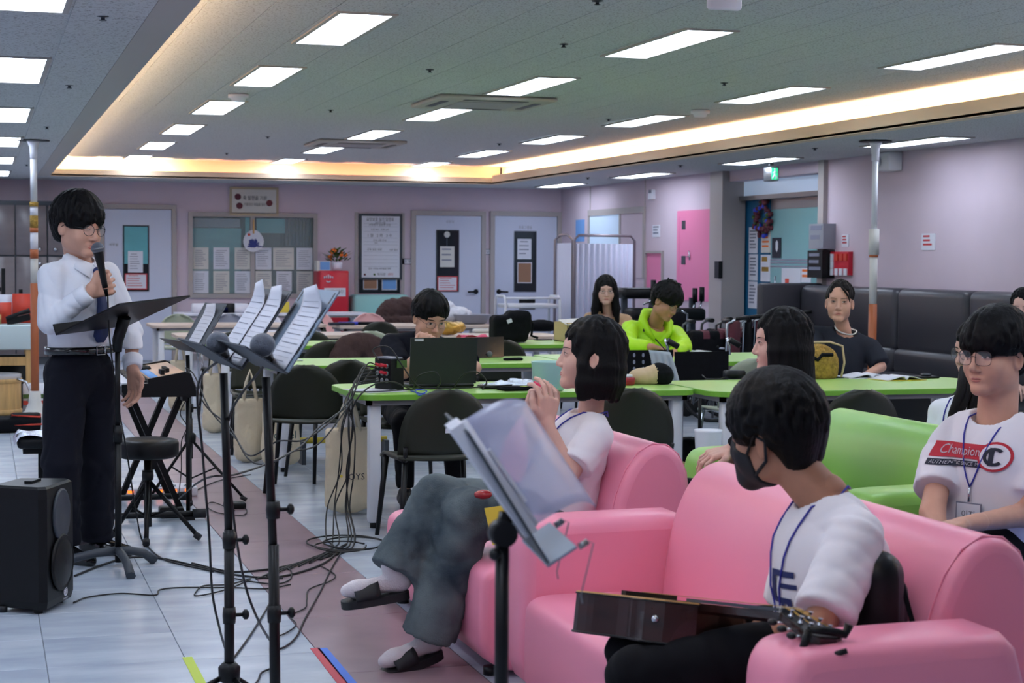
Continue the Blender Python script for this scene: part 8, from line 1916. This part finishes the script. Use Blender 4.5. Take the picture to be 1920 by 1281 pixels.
# ---- girl with glasses behind the logo-tee boy
g2 = person('person', 'girl with glasses in a white jacket, half hidden by the logo-tee boy', V3(4.0, 6.5, .5), at(1822, 742, 6.5), V3(-.9, -.3, 0), at(1836, 660, 6.46), V3(-.93, -.12, -.05), (0, 0, 1), fem=True,
    el={'L': at(1800, 850, 6.3), 'R': at(1750, 840, 6.6)}, wr={'L': at(1750, 880, 6.3), 'R': at(1740, 890, 6.5)}, hsc=1.04, top='shirt_white', sleeve=1.9, tl=1.12, hair=dict(fringe=.045, vol=.014, long=.2, fw=.058, wrap=1.9, locks=30), seed=61, skin='skin_fair', res=.012)
glasses(g2, 'glasses_thin', 'round', .024, .022)
m_ = MB()
for u0, u1 in ((1800, 1772), (1812, 1786), (1826, 1812), (1832, 1818)):
    m_.tube([at(u0+8, 690, 6.36), at(u0+2, 735, 6.32), at((u0+u1)/2, 775, 6.30), at(u1, 830, 6.30)], [.02, .022, .018, .008], 8)
wb(m_, 'hair_strands', 'hair_brown', g2['root'])
lanyard(g2, .3, tagged=False)
# ---- woman in charcoal top
LY = 10.3
ldy = person('person', 'woman in charcoal short-sleeved top with hair tied in a low bun', V3(5.35, 10.42, .5), at(1585, 618, LY+.05), V3(-.35, -.94, 0), at(1574, 567, LY), V3(-.5, -.86, .03), (.03, 0, 1), fem=True,
    el={'R': at(1530, 690, 10.15), 'L': at(1652, 688, 10.2)}, wr={'R': at(1545, 712, 9.95), 'L': at(1610, 712, 9.95)}, hsc=1.1, top='tee_charcoal', sleeve=.92, tl=1.25, sw=.19, neckcut=.075, hair=dict(fringe=.066, vol=.009, side=-.02, back=-.06, fw=.058, locks=12), hair_mat_='hair_brown', seed=71, res=.011, skin='skin', lips='lips_pale', thin=True)
m_ = MB(); C_, R_ = ldy['hc'], ldy['R']
for i in range(9):
    q = (0.02*math.cos(i*2.1), -.125+.02*math.sin(i*1.7), -.06+.025*math.cos(i*1.3)); m_.ball(C_+np.array(q)@R_, .028-.001*i, 10, 7)
m_.tube([C_+np.array(q)@R_ for q in ((.012, .09, .1), (.04, .1, .07), (.062, .09, .035), (.07, .07, .0))], [.006, .008, .006, .002], 6)
wb(m_, 'hair_bun', 'hair_brown', ldy['root'])
m_ = MB()
ring = [ldy['neck']+ldy['u']*(.008-.03*math.sin(a)*(math.sin(a) > 0))+ldy['l']*math.cos(a)*.072+ldy['f']*(math.sin(a)*.075+.01) for a in np.linspace(0, 2*math.pi, 26, endpoint=False)]
m_.tube(ring, .005, 6, closed=True); wb(m_, 'necklace', 'paper_warm', ldy['root'])
# ---- man in neon jacket writing
NY = 12.72
neo = person('person', 'man in neon yellow-green hooded jacket bent over writing at the table', V3(5.0, 12.95, .5), at(1230, 603, NY+.06), V3(.08, -1, 0), at(1249, 567, NY-.08), V3(.40, -.8, -.42), (.34, -.2, 1),
    el={'R': at(1178, 648, 12.55), 'L': at(1284, 650, 12.5)}, wr={'R': at(1224, 651, 12.36), 'L': at(1262, 662, 12.3)}, hsc=1.08, top='neon_jacket', sleeve=1.88, tl=1.2, sw=.2, neckcut=.085, hair=dict(fringe=.03, vol=.026, side=.0, back=-.06, top=.02, spiky=.04, locks=70), hand={'R': dict(d=V3(.9, -.2, -.15), nrm=V3(.1, -.1, -1), side=-1, curl=.7, frac=.3)}, seed=81, res=.011, skin='skin_tan', wr_amp=.008, closed=True)
glasses(neo, 'glasses_dark', 'square', .0235, .017)
m_ = MB(); nk, l, f, u = neo['neck'], neo['l'], neo['f'], neo['u']
for sg in (-1, 1):
    m_.tube([nk-f*.1+u*.03, nk+l*sg*.07-f*.07+u*.035, nk+l*sg*.115-u*.0, nk+l*sg*.09+f*.08-u*.06, nk+l*sg*.02+f*.125-u*.12], [.04, .042, .036, .03, .016], 10)
wb(m_, 'hood', 'neon_jacket', neo['root'])
shb = bvh_of(child_of(neo['root'], 'shirt'))
decal(neo, 'zip', 'black_plastic', *rect(-.004, .15, .006, .24, 1, 4), up=.006); decal(neo, 'logo', 'paper', [(.1, .17), (.135, .21), (.1, .25), (.07, .21)], [(0, 1, 2, 3)], up=.008)
for sg in (-1, 1): decal(neo, 'drawcord_tab', 'black_plastic', *rect(sg*.1-.03, .045, sg*.1+.03, .065, 2, 2), up=.012)
m_ = MB(); pn = thing('pen', 'dark pen in the hand of the man in the neon jacket', 'pen', at(1236, 645, 12.3)); m_.tube([at(1229, 636, 12.3), at(1247, 656, 12.22)], [.006, .004], 8); wb(m_, 'barrel', 'black_plastic', pn)
# ---- woman in beige knit with wavy hair
bei = person('person', 'woman with long wavy dark hair in a beige knit behind the cardboard box', V3(5.62, 15.5, .5), at(1141, 583, 15.42), V3(-.15, -1, 0), at(1136, 546, 15.34), V3(-.28, -.95, -.02), (0, 0, 1), fem=True,
    el={'R': at(1112, 632, 15.25), 'L': at(1172, 630, 15.25)}, wr={'R': at(1125, 640, 15.1), 'L': at(1160, 640, 15.1)}, hsc=1.06, top='beige_knit', sleeve=1.9, tl=1.1, sw=.175, neckcut=.075, hair=dict(fringe=.06, vol=.016, long=.2, fw=.056, wrap=2.0, flare=.35, thick=.03, locks=30), seed=91, res=.013, skin='skin_fair', thin=True)
glasses(bei, 'glasses_thin', 'round', .022, .018, .0009)
# ---- woman at the right edge
edg = person('person', 'woman with tied-back dark hair seen at the right edge by the grey bench', V3(7.4, 11.7, .5), at(1925, 618, 11.6), V3(-.6, -.8, 0), at(1917, 577, 11.55), V3(-.62, -.76, -.1), (0, 0, 1), fem=True,
    el={'R': at(1890, 690, 11.5), 'L': at(1965, 690, 11.5)}, wr={'R': at(1900, 720, 11.3), 'L': at(1940, 720, 11.3)}, hsc=1.08, top='tee_charcoal', sleeve=.9, hair=dict(fringe=.07, vol=.01, side=-.02, back=-.06, locks=30), seed=95, res=.013, skin='skin_fair', closed=True, thin=True)
